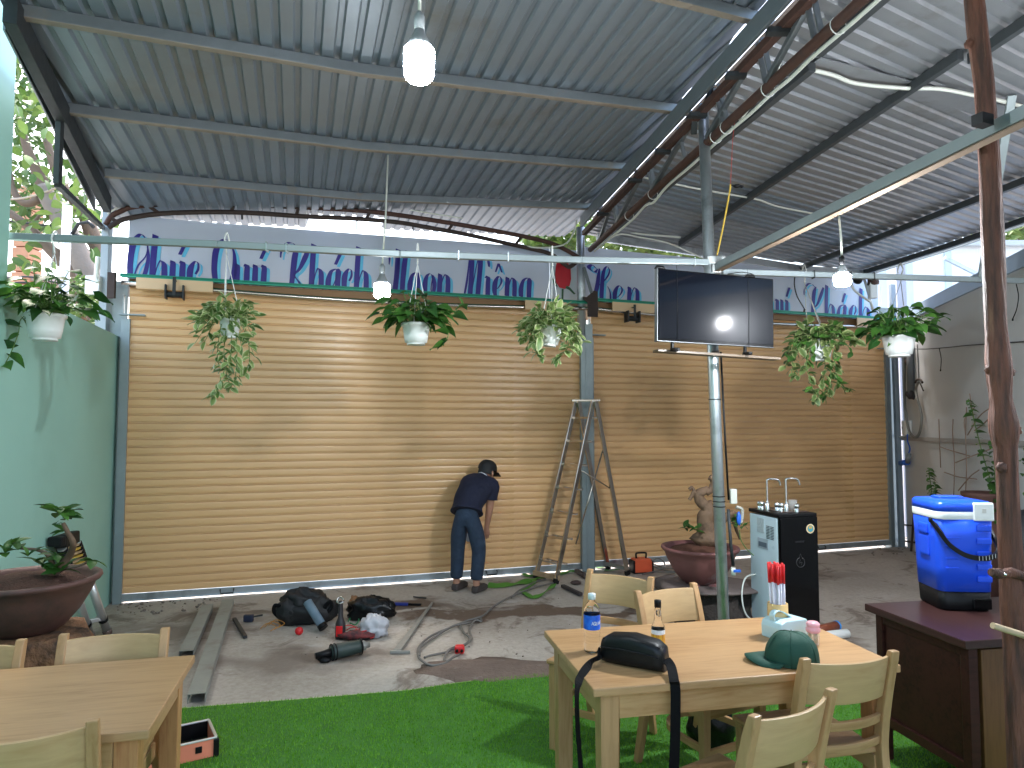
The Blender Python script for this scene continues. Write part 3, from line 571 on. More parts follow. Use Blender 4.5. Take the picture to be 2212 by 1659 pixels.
# ------------------------------------------------------------------ corrugated roofs
def clip(P, d, half):
    lo, hi = -60.0, 60.0
    for q, n in half:
        dn = d.x * n.x + d.y * n.y; pn = (q.x - P.x) * n.x + (q.y - P.y) * n.y
        if abs(dn) < 1e-9:
            if pn > 0: return None
            continue
        t = pn / dn
        if dn > 0: lo = max(lo, t)
        else: hi = min(hi, t)
    return (lo, hi) if hi - lo > .02 else None
def half(p, q, inside):
    p, q = V(p), V(q); d = q - p; n = V((-d.y, d.x, 0)).normalized()
    if (V(inside) - p).dot(n) < 0: n = -n
    return (p, n)
def proj(p): d = p - CAM; f = d.y * math.cos(PITCH) + d.z * math.sin(PITCH); return CX + FPX * d.x / f
def roof(root, O, r, zf, halves, b0, b1, mats, width=1.0, seed=1, notch=None):
    r = V((r[0], r[1], 0)).normalized(); wv = V((r.y, -r.x, 0)); pr = [(0, 0), (.064, 0), (.076, .019), (.103, .019), (.115, 0)]; rr = random.Random(seed)
    b = b0; k = 0
    while b < b1 - .05:
        m = MB(); dz = .003 + .003 * (k % 2); cols = []; n = int(width / .115); jit = rr.uniform(-.03, .03)
        for i in range(n):
            for (x, h) in (pr if i == n - 1 else pr[:-1]): cols.append((b + i * .115 + x, h))
        cols += [(b + n * .115 + x, h) for x, h in pr[1:]]
        prev = None
        for (bb, h) in cols:
            Q = O + wv * bb; c = clip(Q, r, halves); cur = None
            if c:
                lo, hi = c[0], c[1] + jit * .3;
                if notch:
                    e = Q + r * hi; e.z = zf(e)
                    if notch[0] < proj(e) < notch[1]: hi -= .42
                ns = 14; cur = []
                for s_ in range(ns + 1):
                    p = Q + r * lerp(lo, hi, s_ / ns); cur.append(V((p.x, p.y, zf(p) + h + dz + .0035 * mno.noise(V((p.x * .9, p.y * .9, seed))))))
            if prev and cur:
                o = len(m.v); m.v += prev + cur; L = len(prev)
                for s_ in range(L - 1): m.f.append([o + s_, o + s_ + 1, o + L + s_ + 1, o + L + s_]); m.sm.append(False); m.mi.append(0)
            prev = cur
        if m.f: part(root, 'roof_sheet', m, mats[rr.randrange(len(mats))], True)
        b += n * .115 - .0; k += 1
def beam(root, name, pts, w_, h, mat, up=(0, 0, 1)):
    m = MB()
    for a, b in zip(pts, pts[1:]): m.bar(a, b, w_, h, up)
    return part(root, name, m, mat, True, .003)
# left roof
lipm = P('tan_lip', (.24, .20, .16), .6, .2, .2, 8)
e1, e2 = Lp(485, 485), Lp(1204, 512); lf1, lf2 = Lp(14, 30), Lp(215, 440); tr1, tr2 = UT + UN * .03, UT + UN * .03 - U * 8; ins = V((-1.5, 4.5, 0))
hv = [half(e1, e2, ins), half(lf1, lf2, ins), half(tr1, tr2, ins), half((-9, -.8, 0), (9, -.8, 0), ins)]
rl = thing('metal_roof', 'corrugated zinc roof bay on the left sloping up to the long truss', 'roof', (-1.5, 4, 4))
roof(rl, V((-1.5, 4.5, 0)), (-.31, 1, 0), lambda p: zL(p.x), hv, -6.0, 6.0, [zinc], seed=4, notch=(668, 822))
for pp in ([(27, 22), (777, 150), (1490, 239)], [(133, 233), (777, 315), (1372, 362)], [(226, 373), (777, 425), (1300, 447)], [(1668, 48), (1490, 2), (700, -190), (100, -330)]):
    beam(rl, 'purlin', [Lp(x, y, -.034) for x, y in pp], .045, .062, purl)
    beam(rl, 'purlin_lip', [Lp(x, y, -.034) + V((0, 0, -.034)) for x, y in pp], .048, .005, lipm)
beam(rl, 'rafter', [Lp(22, 20, -.10), Lp(232, 442, -.10)], .06, .14, dsteel)
q = Lp(130, 240, -.1); q2 = at_y(124, 398, q.y); m = MB(); m.bar(q, q2, .035, .035); pz = at_y(222, 492, A.y - .1); m.bar(q2, pz, .035, .035); part(rl, 'bracket', m, dsteel, True)
lf3 = lf1 + (lf1 - lf2) * 1.2
beam(rl, 'edge_strip', [Lp(10, 40, -.06), Lp(205, 442, -.06)], .012, .12, zinc2)
# right roof
dpurl = P('dark_purlin', (.060, .068, .074), .5, .4, .2, 9)
insR = V((3, 5, 0)); t1 = UT + UN * .08; t2 = t1 - U * 8; eR1, eR2 = Rp(1868, 586), Rp(2215, 470); fR1, fR2 = Rp(1290, 512), Rp(1740, 572)
hvR = [half(t1, t2, insR), half(eR1, eR2, insR), half(fR1, fR2, insR), half((-9, -.8, 0), (9, -.8, 0), insR)]
rr_ = thing('metal_roof', 'corrugated zinc roof bay on the right sloping down from the truss', 'roof', (3, 5, 3.9))
roof(rr_, V((2.4, 5, 0)), (1.9, 1, 0), zRf, hvR, -5, 9.0, [zinc2, zinc], seed=9)
for pp, w_ in (([(1330, 492), (1754, 143)], .06), ([(1768, 112), (1945, -40)], .06), ([(1469, 527), (2075, 118)], .05), ([(2096, 128), (2230, 38)], .05), ([(1731, 578), (2129, 424), (2235, 382)], .05), ([(1868, 588), (2040, 534), (2235, 468)], .05)):
    pl_ = [Rp(x, y, -.04) for x, y in pp]; e_ = pl_[-1]; d_ = (e_ - pl_[-2]).normalized()
    if pp[-1][0] > 2200 or pp[-1][1] < 0: pl_.append(e_ + d_ * max(.1, (e_.y + .6) / -d_.y))
    beam(rr_, 'purlin', pl_, w_ * .85, .062, dpurl)
beam(rr_, 'eave_edge', [Rp(1884, 590, -.03), Rp(2040, 542, -.03), Rp(2235, 476, -.03)], .02, .035, galvb)
beam(rr_, 'end_girt', [Rp(1290, 512, -.05), Rp(1480, 541, -.05), Rp(1740, 582, -.05), Rp(1885, 592, -.05)], .04, .09, galv)
beam(rr_, 'lap_flashing', [Rp(1752, 138, -.012), Rp(2085, 222, -.012), Rp(2225, 262, -.012)], .16, .008, zinc2)
# truss between the two roofs
def TR(px, z=None, py=None):     # a point on the truss's vertical plane
    p = at_pl(px, py if py is not None else 400, UT, UN)
    if z is not None: p.z = z
    return p
ta, tb = UT - U * .05, UT - U * 8.6
trs = thing('roof_truss', 'long steel truss with rusty lower chords between the two roof bays', 'truss', (UT.x, UT.y, 3.6))
def tz(p, z, off=0): return V((p.x, p.y, z)) + UN * off
m = MB(); m.bar(tz(ta, 3.925, -.05), tz(tb, 3.925, -.05), .03, .115).bar(tz(ta, 3.985, -.03), tz(tb, 3.985, -.03), .07, .012); part(trs, 'top_chord', m, P('blue_grey_channel', (.20, .235, .26), .45, .4, .12, 6, dirt=((.25, .22, .2), 4, .6)), True, .003)
m = MB(); m.bar(tz(ta, 3.80, -.02), tz(tb, 3.80, -.02), .05, .05); part(trs, 'middle_chord', m, rust, True, .003)
m = MB(); m.tube([tz(ta + (tb - ta) * k / 12, 3.615 + .006 * mno.noise(V((k, 0, 0))), .05) for k in range(13)], .030, 10); part(trs, 'bottom_chord', m, rust, True)
m = MB(); m.bar(tz(ta, 3.97, .10), tz(tb, 3.97, .10), .04, .04); part(trs, 'side_rail', m, rustd, True)
for px, pair in ((1326, 1), (1403, 1), (1470, 0), (1556, 1), (1652, 1), (1760, 1)):
    p = TR(px, 3.7)
    m = MB()
    for d_ in ((-.03, .03) if pair else (0,)): m.bar(tz(p, 3.62, .04) + U * d_, tz(p, 3.87, -.01) + U * d_, .012, .028, (1, 0, 0))
    part(trs, 'web_post', m, purl, True)
    m = MB(); m.box((0, 0, 0), (.12, .05, .03), Matrix.Translation(tz(p, 3.77, -.05) + U * .22)); part(trs, 'stub', m, dsteel, True)
for a, b in ((1290, 1326), (1326, 1403), (1403, 1520), (1520, 1652), (1652, 1790)):
    p, q = TR(a, 3.63), TR(b, 3.86); m = MB(); m.bar(tz(p, 3.63, .03), tz(q, 3.86, .0), .03, .03); part(trs, 'web_diagonal', m, purl, True)
def cab(name, pts, r, mat, label, cat='cable', n=7, sub=7, group=None):
    m = MB(); m.tube(catmull(pts, sub), r, n); return single(name, m, mat, label, cat, group)
# white conduit strapped along the truss
cp_ = []
for k, px in enumerate((1268, 1300, 1345, 1375, 1392, 1420, 1470, 1530, 1560, 1600, 1640, 1680, 1730, 1780, 1830, 1880)):
    p = TR(px, 3.6); cp_.append(tz(p, 3.585 + .02 * mno.noise(V((k * 1.7, 0, 0))) - (.03 if k in (2, 4) else 0), .085))
cab('conduit', cp_, .011, offw, 'white cable strapped under the rusty truss chord', 'conduit')
for (px, dz), wh in zip(((1345, .0), (1395, .0), (1530, 0), (1552, 0), (1642, 0), (1795, 0)), ('nearest the centre post', 'second from the centre post', 'just left of the pole top', 'just right of the pole top', 'where the conduit bends', 'nearest the camera')):
    p = TR(px, 3.61); m = MB(); M = Matrix.Translation(tz(p, 3.607, .062)) @ U.to_track_quat('Z', 'Y').to_matrix().to_4x4()
    m.tube([M @ V((.044 * math.cos(a), .044 * math.sin(a), 0)) for a in [i * math.tau / 14 for i in range(15)]], .003, 5); single('cable_tie', m, whitep, 'white tie round the rusty truss chord and its cable, ' + wh, 'tie', 'cable ties on the truss')
p = TR(1656, 3.74); cab('conduit', [tz(p, 3.74, .1) , tz(TR(1640, 3.68), 3.69, .1), tz(TR(1612, 3.66), 3.67, .1), tz(TR(1590, 3.62), 3.64, .1), tz(TR(1570, 3.6), 3.61, .1)], .012, offw, 'short bent white conduit hanging between the truss chords', 'conduit')
cab('conduit', [Rp(x, y, -.05) for x, y in ((1760, 152), (1800, 162), (1850, 180), (1950, 190), (2030, 192), (2100, 205), (2180, 222), (2240, 240))], .013, offw, 'cream conduit sagging across the right roof near the wooden post', 'conduit')
cab('conduit', [Rp(x, y, -.04) for x, y in ((1385, 382), (1450, 396), (1520, 410), (1600, 424), (1640, 432), (1680, 446), (1760, 462))], .009, offw, 'thin white conduit running along the roof ribs behind the pole', 'conduit')
cab('conduit', [at_y(x, y, 8.0) for x, y in ((1345, 495), (1380, 505), (1440, 510), (1470, 513))] , .012, offw, 'straight white conduit under the far edge of the right roof', 'conduit')
cab('conduit', [at_y(x, y, 7.9) for x, y in ((1290, 535), (1310, 520), (1340, 506), (1380, 512), (1440, 524), (1490, 545), (1530, 563))], .009, offw, 'sagging white cable above the right sign board', 'conduit')
cab('conduit', [on_p for on_p in (at_y(x, y, 7.55) for x, y in ((1120, 528), (1160, 535), (1200, 533), (1225, 524), (1240, 500), (1246, 475)))], .009, offw, 'white cable curling over the arched truss beside the centre post', 'conduit')

# ------------------------------------------------------------------ curved arch of rusty tube over the left sign
ar = thing('arched_truss', 'curved rusty twin tube truss arching over the left sign board', 'truss', FR[shA.name] @ V((LA / 2, -.2, 3.6)))
def arc(px, py): M = FR[shA.name]; return M @ on_sh(shA, px, py, .16)
up_ = [(228, 486), (240, 468), (262, 456), (293, 446), (390, 439), (508, 441), (640, 447), (777, 455), (870, 466), (973, 482), (1070, 499), (1168, 519), (1215, 536), (1256, 560)]
lo_ = [(234, 492), (255, 479), (281, 471), (352, 461), (469, 458), (560, 461), (664, 468), (777, 473), (864, 481), (934, 493), (1010, 507), (1074, 521), (1150, 538), (1192, 550), (1222, 573), (1232, 576), (1252, 560)]
m = MB(); m.tube(catmull([arc(*q) for q in up_], 5), .024, 8); part(ar, 'upper_tube', m, rust, True)
m = MB(); m.tube(catmull([arc(*q) for q in lo_], 5), .024, 8); part(ar, 'lower_tube', m, rustd, True)
for a, b in (((318, 443), (345, 462)), ((505, 441), (500, 458)), ((645, 447), (640, 467)), ((800, 457), (790, 474)), ((978, 484), (966, 500)), ((1128, 510), (1112, 530)), ((238, 470), (254, 480))):
    m = MB(); m.bar(arc(*a), arc(*b), .035, .03); part(ar, 'strut', m, rustd, True)
cab('conduit', [arc(x, y - 8) for x, y in ((232, 470), (262, 452), (300, 440), (390, 433), (508, 435), (640, 441), (700, 450), (760, 446), (830, 452), (900, 464), (1000, 480))], .008, offw, 'white cable laid along the top of the arched truss', 'conduit')
for px, y0, y1 in ((523, 458, 474), (892, 483, 502), (771, 470, 497)):
    m = MB(); m.bar(arc(px, y0), arc(px, y1), .014, .014); part(ar, 'hanger', m, dsteel, True)

# ------------------------------------------------------------------ pole, pipes and cross beam
PY = 4.78; pt, pb = at_y(1519, 240, PY), at_y(1567, 1433, PY)
pol = thing('steel_pole', 'tall galvanised pole carrying the television and the truss', 'pole', pb)
m = MB(); m.tube([pb, pb.lerp(pt, .5), pt], .038, 18); part(pol, 'pole_tube', m, galv, True)
m = MB(); m.tube([pt + V((.0, 0, -.02)), pt + V((.07, -.05, .22))], .02, 8).bar(pt + V((-.06, 0, -.05)), TR(1500, 3.72), .04, .04); part(pol, 'pole_head', m, dsteel, True)
k = at_y(1541, 566, PY); m = MB(); m.box((k.x, k.y - .01, k.z), (.125, .13, .055)).box((k.x + .01, k.y - .02, k.z - .055), (.07, .07, .06)); part(pol, 'clamp', m, P('rusty_clamp', (.40, .42, .42), .5, .5, .2, 12, dirt=((.15, .07, .04), 9, .55)), True, .006)
m = MB(); k = at_y(1584, 1072, PY - .03); m.box(k, (.045, .03, .10)); part(pol, 'socket_box', m, P('grey_box', (.55, .56, .50), .5), True, .005)
for py in (863, 1072, 1083, 1094):
    k = at_y(lerp(1519, 1567, (py - 240) / 1193), py, PY); m = MB(); m.tube([k + V((.041 * math.cos(a), .041 * math.sin(a), 0)) for a in [i * math.tau / 16 for i in range(17)]], .003, 5); part(pol, 'strap', m, black, True)
m = MB(); k = [at_y(x, y, PY - .045) for x, y in ((1590, 1095), (1602, 1100), (1603, 1115), (1600, 1130))]; m.tube(catmull(k), .012, 8); part(pol, 'grey_hose', m, P('hose_grey', (.35, .34, .30), .5), True)
m = MB(); k = [at_y(x, y, PY - .04) for x, y in ((1557, 760), (1567, 960), (1574, 1080))]; m.tube(k, .007, 6); part(pol, 'cable_run', m, black, True)
m = MB(); k = [at_y(x, y, PY - .05) for x, y in ((1573, 1100), (1579, 1180), (1584, 1222))]; m.tube(k, .011, 8); part(pol, 'water_pipe', m, dsteel, True)
m = MB(); k = at_y(1584, 1226, PY - .05); m.tube([k, k + V((.0, 0, -.05))], .016, 10); part(pol, 'tap_body', m, offw, True)
m = MB(); m.box(k + V((.02, -.01, -.02)), (.05, .02, .018)); part(pol, 'tap_lever', m, bluep, True, .004)
m = MB(); k = at_y(1596, 1120, PY - .05); m.blob(k, (.016, .012, .045), 3, .3, 2, 10, 8); part(pol, 'blue_plug', m, bluep, True)
def onV(px, py, a, b):    # pixel on the vertical plane through ground points a, b
    a, b = V(a), V(b); d = (b - a); return at_pl(px, py, a, V((-d.y, d.x, 0)))
pa, pe = V((-3.0, 4.06, 0)), V((at_y(1541, 566, PY).x, PY - .06, 0))
def pipe1(px): 
    ys = [(-30, 509), (0, 511), (470, 528), (864, 549), (1256, 562), (1536, 567)]
    for (x0, y0), (x1, y1) in zip(ys, ys[1:]):
        if x0 <= px <= x1: return onV(px, lerp(y0, y1, (px - x0) / (x1 - x0)), pa, pe)
m = MB()
for a, b in zip((-30, 470, 864, 1256), (470, 864, 1256, 1530)): m.bar(pipe1(a), pipe1(b), .038, .042)
pi1 = thing('plant_rail', 'pale steel tube rail with hanging plants left of the pole', 'pipe', pipe1(864)); part(pi1, 'rail_tube', m, galvb, True, .006)
for px in (577, 620, 991, 1098, 1500):
    q = pipe1(px); m = MB(); m.box(q, (.006, .050, .060)); part(pi1, 'wire_loop', m, galv, True)
qa, qe = V((at_y(1581, 589, 4.88).x, 4.88, 0)), V((at_y(2130, 603, 5.22).x, 5.22, 0))
def pipe2(px): return onV(px, lerp(588, 607, (px - 1581) / 631), qa, qe)
m = MB(); m.bar(pipe2(1560), pipe2(2235), .038, .040); pi2 = thing('plant_rail', 'pale steel tube rail running right from the pole behind the television', 'pipe', pipe2(1900)); part(pi2, 'rail_tube', m, galvb, True, .005)
for px in (1757, 1836, 1886): q = pipe2(px); m = MB(); m.box(q, (.006, .05, .056)); part(pi2, 'wire_loop', m, dsteel, True)
d1, d2 = at_z(1548, 577, 2.73), at_z(2212, 246, 2.73)
m = MB(); m.bar(d1, d2 + (d2 - d1) * .25, .038, .050); cb = thing('cross_beam', 'galvanised box beam running from the pole towards the camera at right', 'beam', d1); part(cb, 'beam_tube', m, galvb, True, .003)
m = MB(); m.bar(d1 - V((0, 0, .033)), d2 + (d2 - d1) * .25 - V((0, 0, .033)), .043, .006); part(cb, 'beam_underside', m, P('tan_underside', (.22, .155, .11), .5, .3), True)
s1, s2 = Rp(2186, 205, -.02), at_y(2120, 601, 5.2); m = MB(); m.bar(s2, s1, .05, .03); single('strut', m, galvb, 'slanting pale strut from the rail up to the roof by the wooden post', 'strut', bevel=.003)
m = MB(); m.bar(at_z(2110, 265, 2.74) , at_z(2135, 255, 2.74), .06, .04); single('bracket', m, black, 'black bracket where the cross beam passes the wooden post', 'bracket')
# ------------------------------------------------------------------ television
fl, fr = at_y(1421, 737, 4.32), at_y(1672, 752, 4.58); tl, trr = at_y(1422, 580.5, 4.32), at_y(1672, 601, 4.58)
ex = (fr - fl).normalized(); nz_ = ex.cross(V((0, 0, 1))).normalized()          # towards the camera
Wt, Ht = (fr - fl).length, ((tl - fl).length + (trr - fr).length) / 2
Mt = Matrix.Translation(fl); ez = (ex.cross(nz_) * -1).normalized(); 
Mt = Matrix((( ex.x, -nz_.x, ez.x, fl.x), (ex.y, -nz_.y, ez.y, fl.y), (ex.z, -nz_.z, ez.z, fl.z), (0, 0, 0, 1)))
tv = thing('television', 'flat black television tied to the steel pole, screen off', 'television', frame=Mt)
m = MB(); m.box((Wt / 2, .022, Ht / 2), (Wt, .04, Ht)); part(tv, 'housing', m, blackgl, bevel=.006)
m = MB(); m.box((Wt / 2, -.0005, Ht / 2 + .006), (Wt - .016, .004, Ht - .03)); part(tv, 'screen', m, screen, bevel=.001)
m = MB(); m.box((Wt / 2, .001, .003), (Wt, .006, .004)).box((-.0015, .02, Ht / 2), (.003, .036, Ht)); part(tv, 'silver_edge', m, P('tv_trim', (.16, .17, .18), .45, .5))
for x in (.12, .66):
    m = MB(); m.box((x, .03, -.025), (.016, .02, .05)).bar((x - .03, -.07, -.052), (x + .005, .02, -.04), .022, .014).bar((x + .005, .02, -.04), (x + .03, .10, -.052), .022, .014).box((x + .02, .03, -.042), (.05, .04, .02)); part(tv, 'foot', m, black, bevel=.003)
for x in (.135, .665):
    m = MB(); m.tube([(x - .012, -.006, Ht + .05), (x - .004, -.006, Ht), (x + .002, -.006, Ht * .5), (x, -.006, -.01)], .0013, 5); part(tv, 'tie_wire', m, black)
for x in (.03, .70):
    m = MB(); m.tube([(x - .03, .03, Ht), (x - .02, .03, Ht + .014), (x + .02, .03, Ht + .014), (x + .03, .03, Ht)], .012, 6); part(tv, 'top_hook', m, black)
a, b = at_y(1418, 753, 4.40), at_y(1682, 771, 4.56); m = MB(); m.bar(a + V((0, .03, -.012)), b + V((0, .03, -.012)), .09, .016); m.bar(a.lerp(b, .49) + V((0, .05, -.01)), at_y(1546, 760, PY), .05, .02)
single('shelf_plank', m, WOOD('weathered_plank', (.17, .125, .09), (.11, .08, .06), (1, 9, 9)), 'thin weathered plank the television stands on, fixed to the pole', 'shelf', bevel=.002)
cab('cable', [at_y(1572, 592, 4.75), at_y(1602, 588, 4.72), at_y(1628, 594, 4.6), at_y(1629, 612, 4.55)], .003, black, 'black cable looping behind the top of the television', 'cable')

# ------------------------------------------------------------------ lit bulbs
neckm = P('bulb_neck_grey', (.30, .32, .34), .4, .2, .05, 5); bulbm2 = EMIT('lit_small_bulb', (.90, .96, 1.0), 420); bulbm4 = EMIT('lit_mid_bulb', (.88, .95, 1.0), 17); bulbm3 = EMIT('lit_right_bulb', (.95, .97, 1.0), 420)
def bulb(p, r, top, label, em=None, f=1.0):
    g = thing('light_bulb', label, 'lamp', p, 0, 'hanging LED bulbs'); k = r / .06; sh = .133 * k * (f - 1)
    m = MB(); m.lathe([(a * k, b * k * f) for a, b in ((0, 0), (.030, .001), (.045, .007), (.055, .019), (.0595, .034), (.06, .05), (.06, .115), (.057, .128), (.05, .133), (0, .133))], 24); part(g, 'glowing_globe', m, em or bulbm)
    m = MB(); m.lathe([(a * k, b * k + sh) for a, b in ((.05, .132), (.05, .14), (.036, .165), (.024, .19), (.018, .21), (0, .21))], 20); part(g, 'bulb_neck', m, neckm)
    m = MB(); m.lathe([(a * k, b * k + sh) for a, b in ((0, .205), (.021, .206), (.021, .26), (.010, .28), (0, .28))], 14); part(g, 'socket', m, black if k < .8 else neckm)
    m = MB(); m.tube([V((0, 0, .27 * k + sh)), (V(top) - V(p)) * .5 + V((.004, 0, .05)), V(top) - V(p)], .0055 if k < .9 else .007, 7); part(g, 'drop_cord', m, offw); return g
p = at_y(905, 177, 2.66); bulb(p, .0605, Lp(897, -40) if False else V((p.x - .01, p.y, zL(p.x) - .04)), 'largest lit white bulb hanging near the camera under the left roof', None, 1.02)
p = at_y(825, 645, 5.35); bulb(p, .064, Lp(838, 335, -.06), 'lit white bulb on a long white cord in front of the left sign', bulbm4, .82)
p = at_y(1820, 619, 3.42); bulb(p, .040, at_y(1812, 462, 3.46), 'lit white bulb hanging from the cross beam at right', bulbm2, .66)
# the lamp whose reflection shows on the television screen
def mirror_lamp(px, py, zh):
    n = (Mt.to_3x3() @ V((0, -1, 0))); q = at_pl(px, py, fl, n); d = (q - CAM).normalized(); r = d - n * 2 * d.dot(n); t = (zh - q.z) / r.z if abs(r.z) > 1e-4 else 5
    return q, r, t
q, r, t = mirror_lamp(1563, 704, 3.0); print('mirror', q[:], r[:], t)
lp_ = q + r * 2.6
bulb(lp_, .024, V((lp_.x, lp_.y, 3.72)), 'lit bulb off to the right, seen reflected in the television', bulbm3)

# ------------------------------------------------------------------ leaves and hanging plants
def leaf_me(name, L, W, mat, heart=False, fold=.25, droop=.25, curl=0.0):
    n = 5; vs = []; ed = []
    for i in range(n + 1):
        t = i / n
        wv = (math.sin(math.pi * min(1, (t * .92 + .10)) ** .75) if heart else math.sin(math.pi * (t * .96 + .02)) ** .8) * W / 2
        if i == n: wv = 0
        y = L * t; z = -droop * L * t * t
        for k in (-1, -.5, 0, .5, 1): vs.append(V((wv * k, y - (abs(k) * L * .10 if heart and i == 0 else 0), z + abs(k) * wv * fold + curl * L * math.sin(k * 2 + t * 3) * .1))); ed.append(abs(k) ** 2 if abs(k) > .6 else 0)
    m = MB(); fs = [(i * 5 + j, i * 5 + j + 1, i * 5 + j + 6, i * 5 + j + 5) for i in range(n) for j in range(4)]; m.add(vs, fs, True)
    me = mesh(name, m, mat, recalc=False, weld=False); at = me.attributes.new('edge', 'FLOAT', 'POINT'); at.data.foreach_set('value', ed); return me
pothos = [leaf_me('leaf', .115, .085, L_DK, True, .22, .3, c) for c in (0, .6, -.5)] + [leaf_me('leaf', .13, .075, L_DK, True, .3, .5), leaf_me('leaf', .09, .07, L_MD, True, .2, .2)]
trade = [leaf_me('leaf', .056, .033, L_VAR, False, .3, .2), leaf_me('leaf', .062, .035, L_VAR, False, .25, .35), leaf_me('leaf', .048, .030, L_VAR, False, .4, .1)]
trade2 = [leaf_me('leaf', .056, .038, L_VAR2, False, .3, .2), leaf_me('leaf', .064, .036, L_VAR2, False, .25, .35), leaf_me('leaf', .05, .032, L_MD, False, .3, .3)]
def ori(d, roll=0.0, up=(0, 0, 1)):      # matrix whose +y runs along d
    d = unit(d); u = V(up); x = d.cross(u)
    x = x.normalized() if x.length > 1e-3 else V((1, 0, 0)); z = x.cross(d)
    return Matrix(((x.x, d.x, z.x, 0), (x.y, d.y, z.y, 0), (x.z, d.z, z.z, 0), (0, 0, 0, 1))) @ Matrix.Rotation(roll, 4, 'Y')
stemm = P('green_stem', (.12, .22, .05), .5, 0, .2, 9)
def put_leaf(root, me, p, d, s, rr, roll=.5, upv=(0, 0, 1)):
    share(root, 'leaf', me, Matrix.Translation(p) @ ori(d, rr.uniform(-roll, roll), upv) @ Matrix.Scale(s, 4))
def hanger(root, zrim, rp, top, r=.0026, clip=None, n=3, ph=.5):
    m = MB(); top = V(top)
    for i in range(n): a = ph + math.tau * i / n; m.tube([(rp * math.cos(a), rp * math.sin(a), zrim), top], r, 5)
    part(root, 'hanger', m, clip or whitep)
    m = MB(); m.tube(catmull([top, top + V((0, -.012, .05)), top + V((0, -.032, .085)), top + V((0, .0, .135)), top + V((0, .034, .10)), top + V((0, .034, .07))], 5), .0055, 6); part(root, 'hook', m, clip or whitep)
def pot(root, r, h, holes=True, tilt=0):
    m = MB(); M = Matrix.Rotation(tilt, 4, 'Y')
    m.lathe([(0, -h), (r * .62, -h), (r * .64, -h * .96), (r * .60, -h * .9), (r * .76, -h * .88), (r * .84, -h * .6), (r * .94, -h * .12), (r * 1.04, -h * .10), (r * 1.05, 0), (r * .98, .004), (r * .93, -h * .12), (0, -h * .16)], 28, M); part(root, 'pot', m, whitep)
def vine(root, pts, mes, rr, step, s, spread=1.0):
    q = catmull(pts, 8); m = MB(); m.tube(q, .0028, 5, False); part(root, 'vine', m, stemm)
    k = 0; side = 1
    for i in range(2, len(q), step):
        t = (q[min(i + 1, len(q) - 1)] - q[i - 1]).normalized(); sd = V((rr.uniform(-1, 1), rr.uniform(-1, .3), rr.uniform(-.4, .5))).normalized() * spread
        put_leaf(root, mes[rr.randrange(len(mes))], q[i], sd * side + t * .5 + V((0, -.25, 0)), s * rr.uniform(.75, 1.2), rr, .7); side = -side
def plant_pothos(label, prim, r, h, top, seed, n, vines, pxm, spread=1.0, hmat=None):
    rr = random.Random(seed); n = int(n * 2.0); g = thing('hanging_plant', label, 'hanging plant', prim, 0, 'hanging plants'); pot(g, r, h)
    hanger(g, -.01, r, V(top) - V(prim), clip=hmat)
    m = MB(); m.lathe([(r * .9, -h * .15), (0, -h * .12)], 16); part(g, 'soil', m, soil)
    st = MB()
    for i in range(n):
        a = rr.random() * math.tau; el = rr.uniform(.05, 1.25); L = rr.uniform(.03, .17) * spread; b0 = V((rr.uniform(-.5, .5) * r, rr.uniform(-.5, .5) * r, -h * .1)); d = V((math.cos(a) * math.cos(el), math.sin(a) * math.cos(el), math.sin(el)))
        tip = b0 + d * L * 1.3 + V((0, 0, .03)); st.tube(catmull([b0, b0.lerp(tip, .55) + V((0, 0, .03)), tip], 3), .003, 4, False)
        put_leaf(g, pothos[rr.randrange(5)], tip, V((d.x, d.y, d.z * .4 - .35)) + V((0, -.25, 0)), rr.uniform(.62, 1.0) * (.9 + .2 * spread), rr, .6)
    part(g, 'stems', st, stemm)
    for v in vines: vine(g, [V(p) - V(prim) for p in v], pothos, rr, 5, .85)
    return g
def plant_small(label, prim, r, h, top, seed, n, mes, R_, vines, tilt=0.0, hmat=None, drop=.25, sc=1.2):
    rr = random.Random(seed); n = int(n * 1.25); g = thing('hanging_plant', label, 'hanging plant', prim, 0, 'hanging plants'); pot(g, r, h, tilt=tilt)
    hanger(g, -.01, r, V(top) - V(prim), clip=hmat); st = MB()
    for i in range(n):
        a = rr.random() * math.tau; L = R_ * rr.uniform(.45, 1.05); up = rr.uniform(.0, .10); e = V((math.cos(a) * L, math.sin(a) * L, -drop * (L / R_) ** 2 * rr.uniform(.2, 1.0) + up)); b0 = V((math.cos(a) * r * .5, math.sin(a) * r * .5, -.01))
        q = catmull([b0, b0.lerp(e, .45) + V((0, 0, .05 + up * .6)), e], 4); st.tube(q, .002, 4, False)
        for k in (2, 4, 5, 6, 7, 8):
            if k < len(q): put_leaf(g, mes[rr.randrange(len(mes))], q[k], V((rr.uniform(-1, 1), rr.uniform(-1.1, .6), rr.uniform(-.5, .6))) + (e - b0).normalized() * .7, sc * rr.uniform(.75, 1.25), rr, .8)
    part(g, 'stems', st, stemm)
    for v in vines: vine(g, [V(p) - V(prim) for p in v], mes, rr, 1, sc * .95)
    return g
def pz(px, py, y): return at_y(px, py, y)
y = pipe1(260 / 2).y + .02
# 1 far left pothos in a big pot
p = pz(99, 680, 4.10); plant_pothos('large dark pothos in a wide white pot, leftmost on the rail', p, .106, .155, pz(118, 548, 4.10), 11, 46, [[pz(72, 672, 4.08), pz(45, 690, 4.06), pz(40, 718, 4.05), pz(28, 752, 4.05), pz(12, 785, 4.05)], [pz(120, 668, 4.02), pz(150, 650, 4.0), pz(168, 640, 3.98)]], None, 1.25)
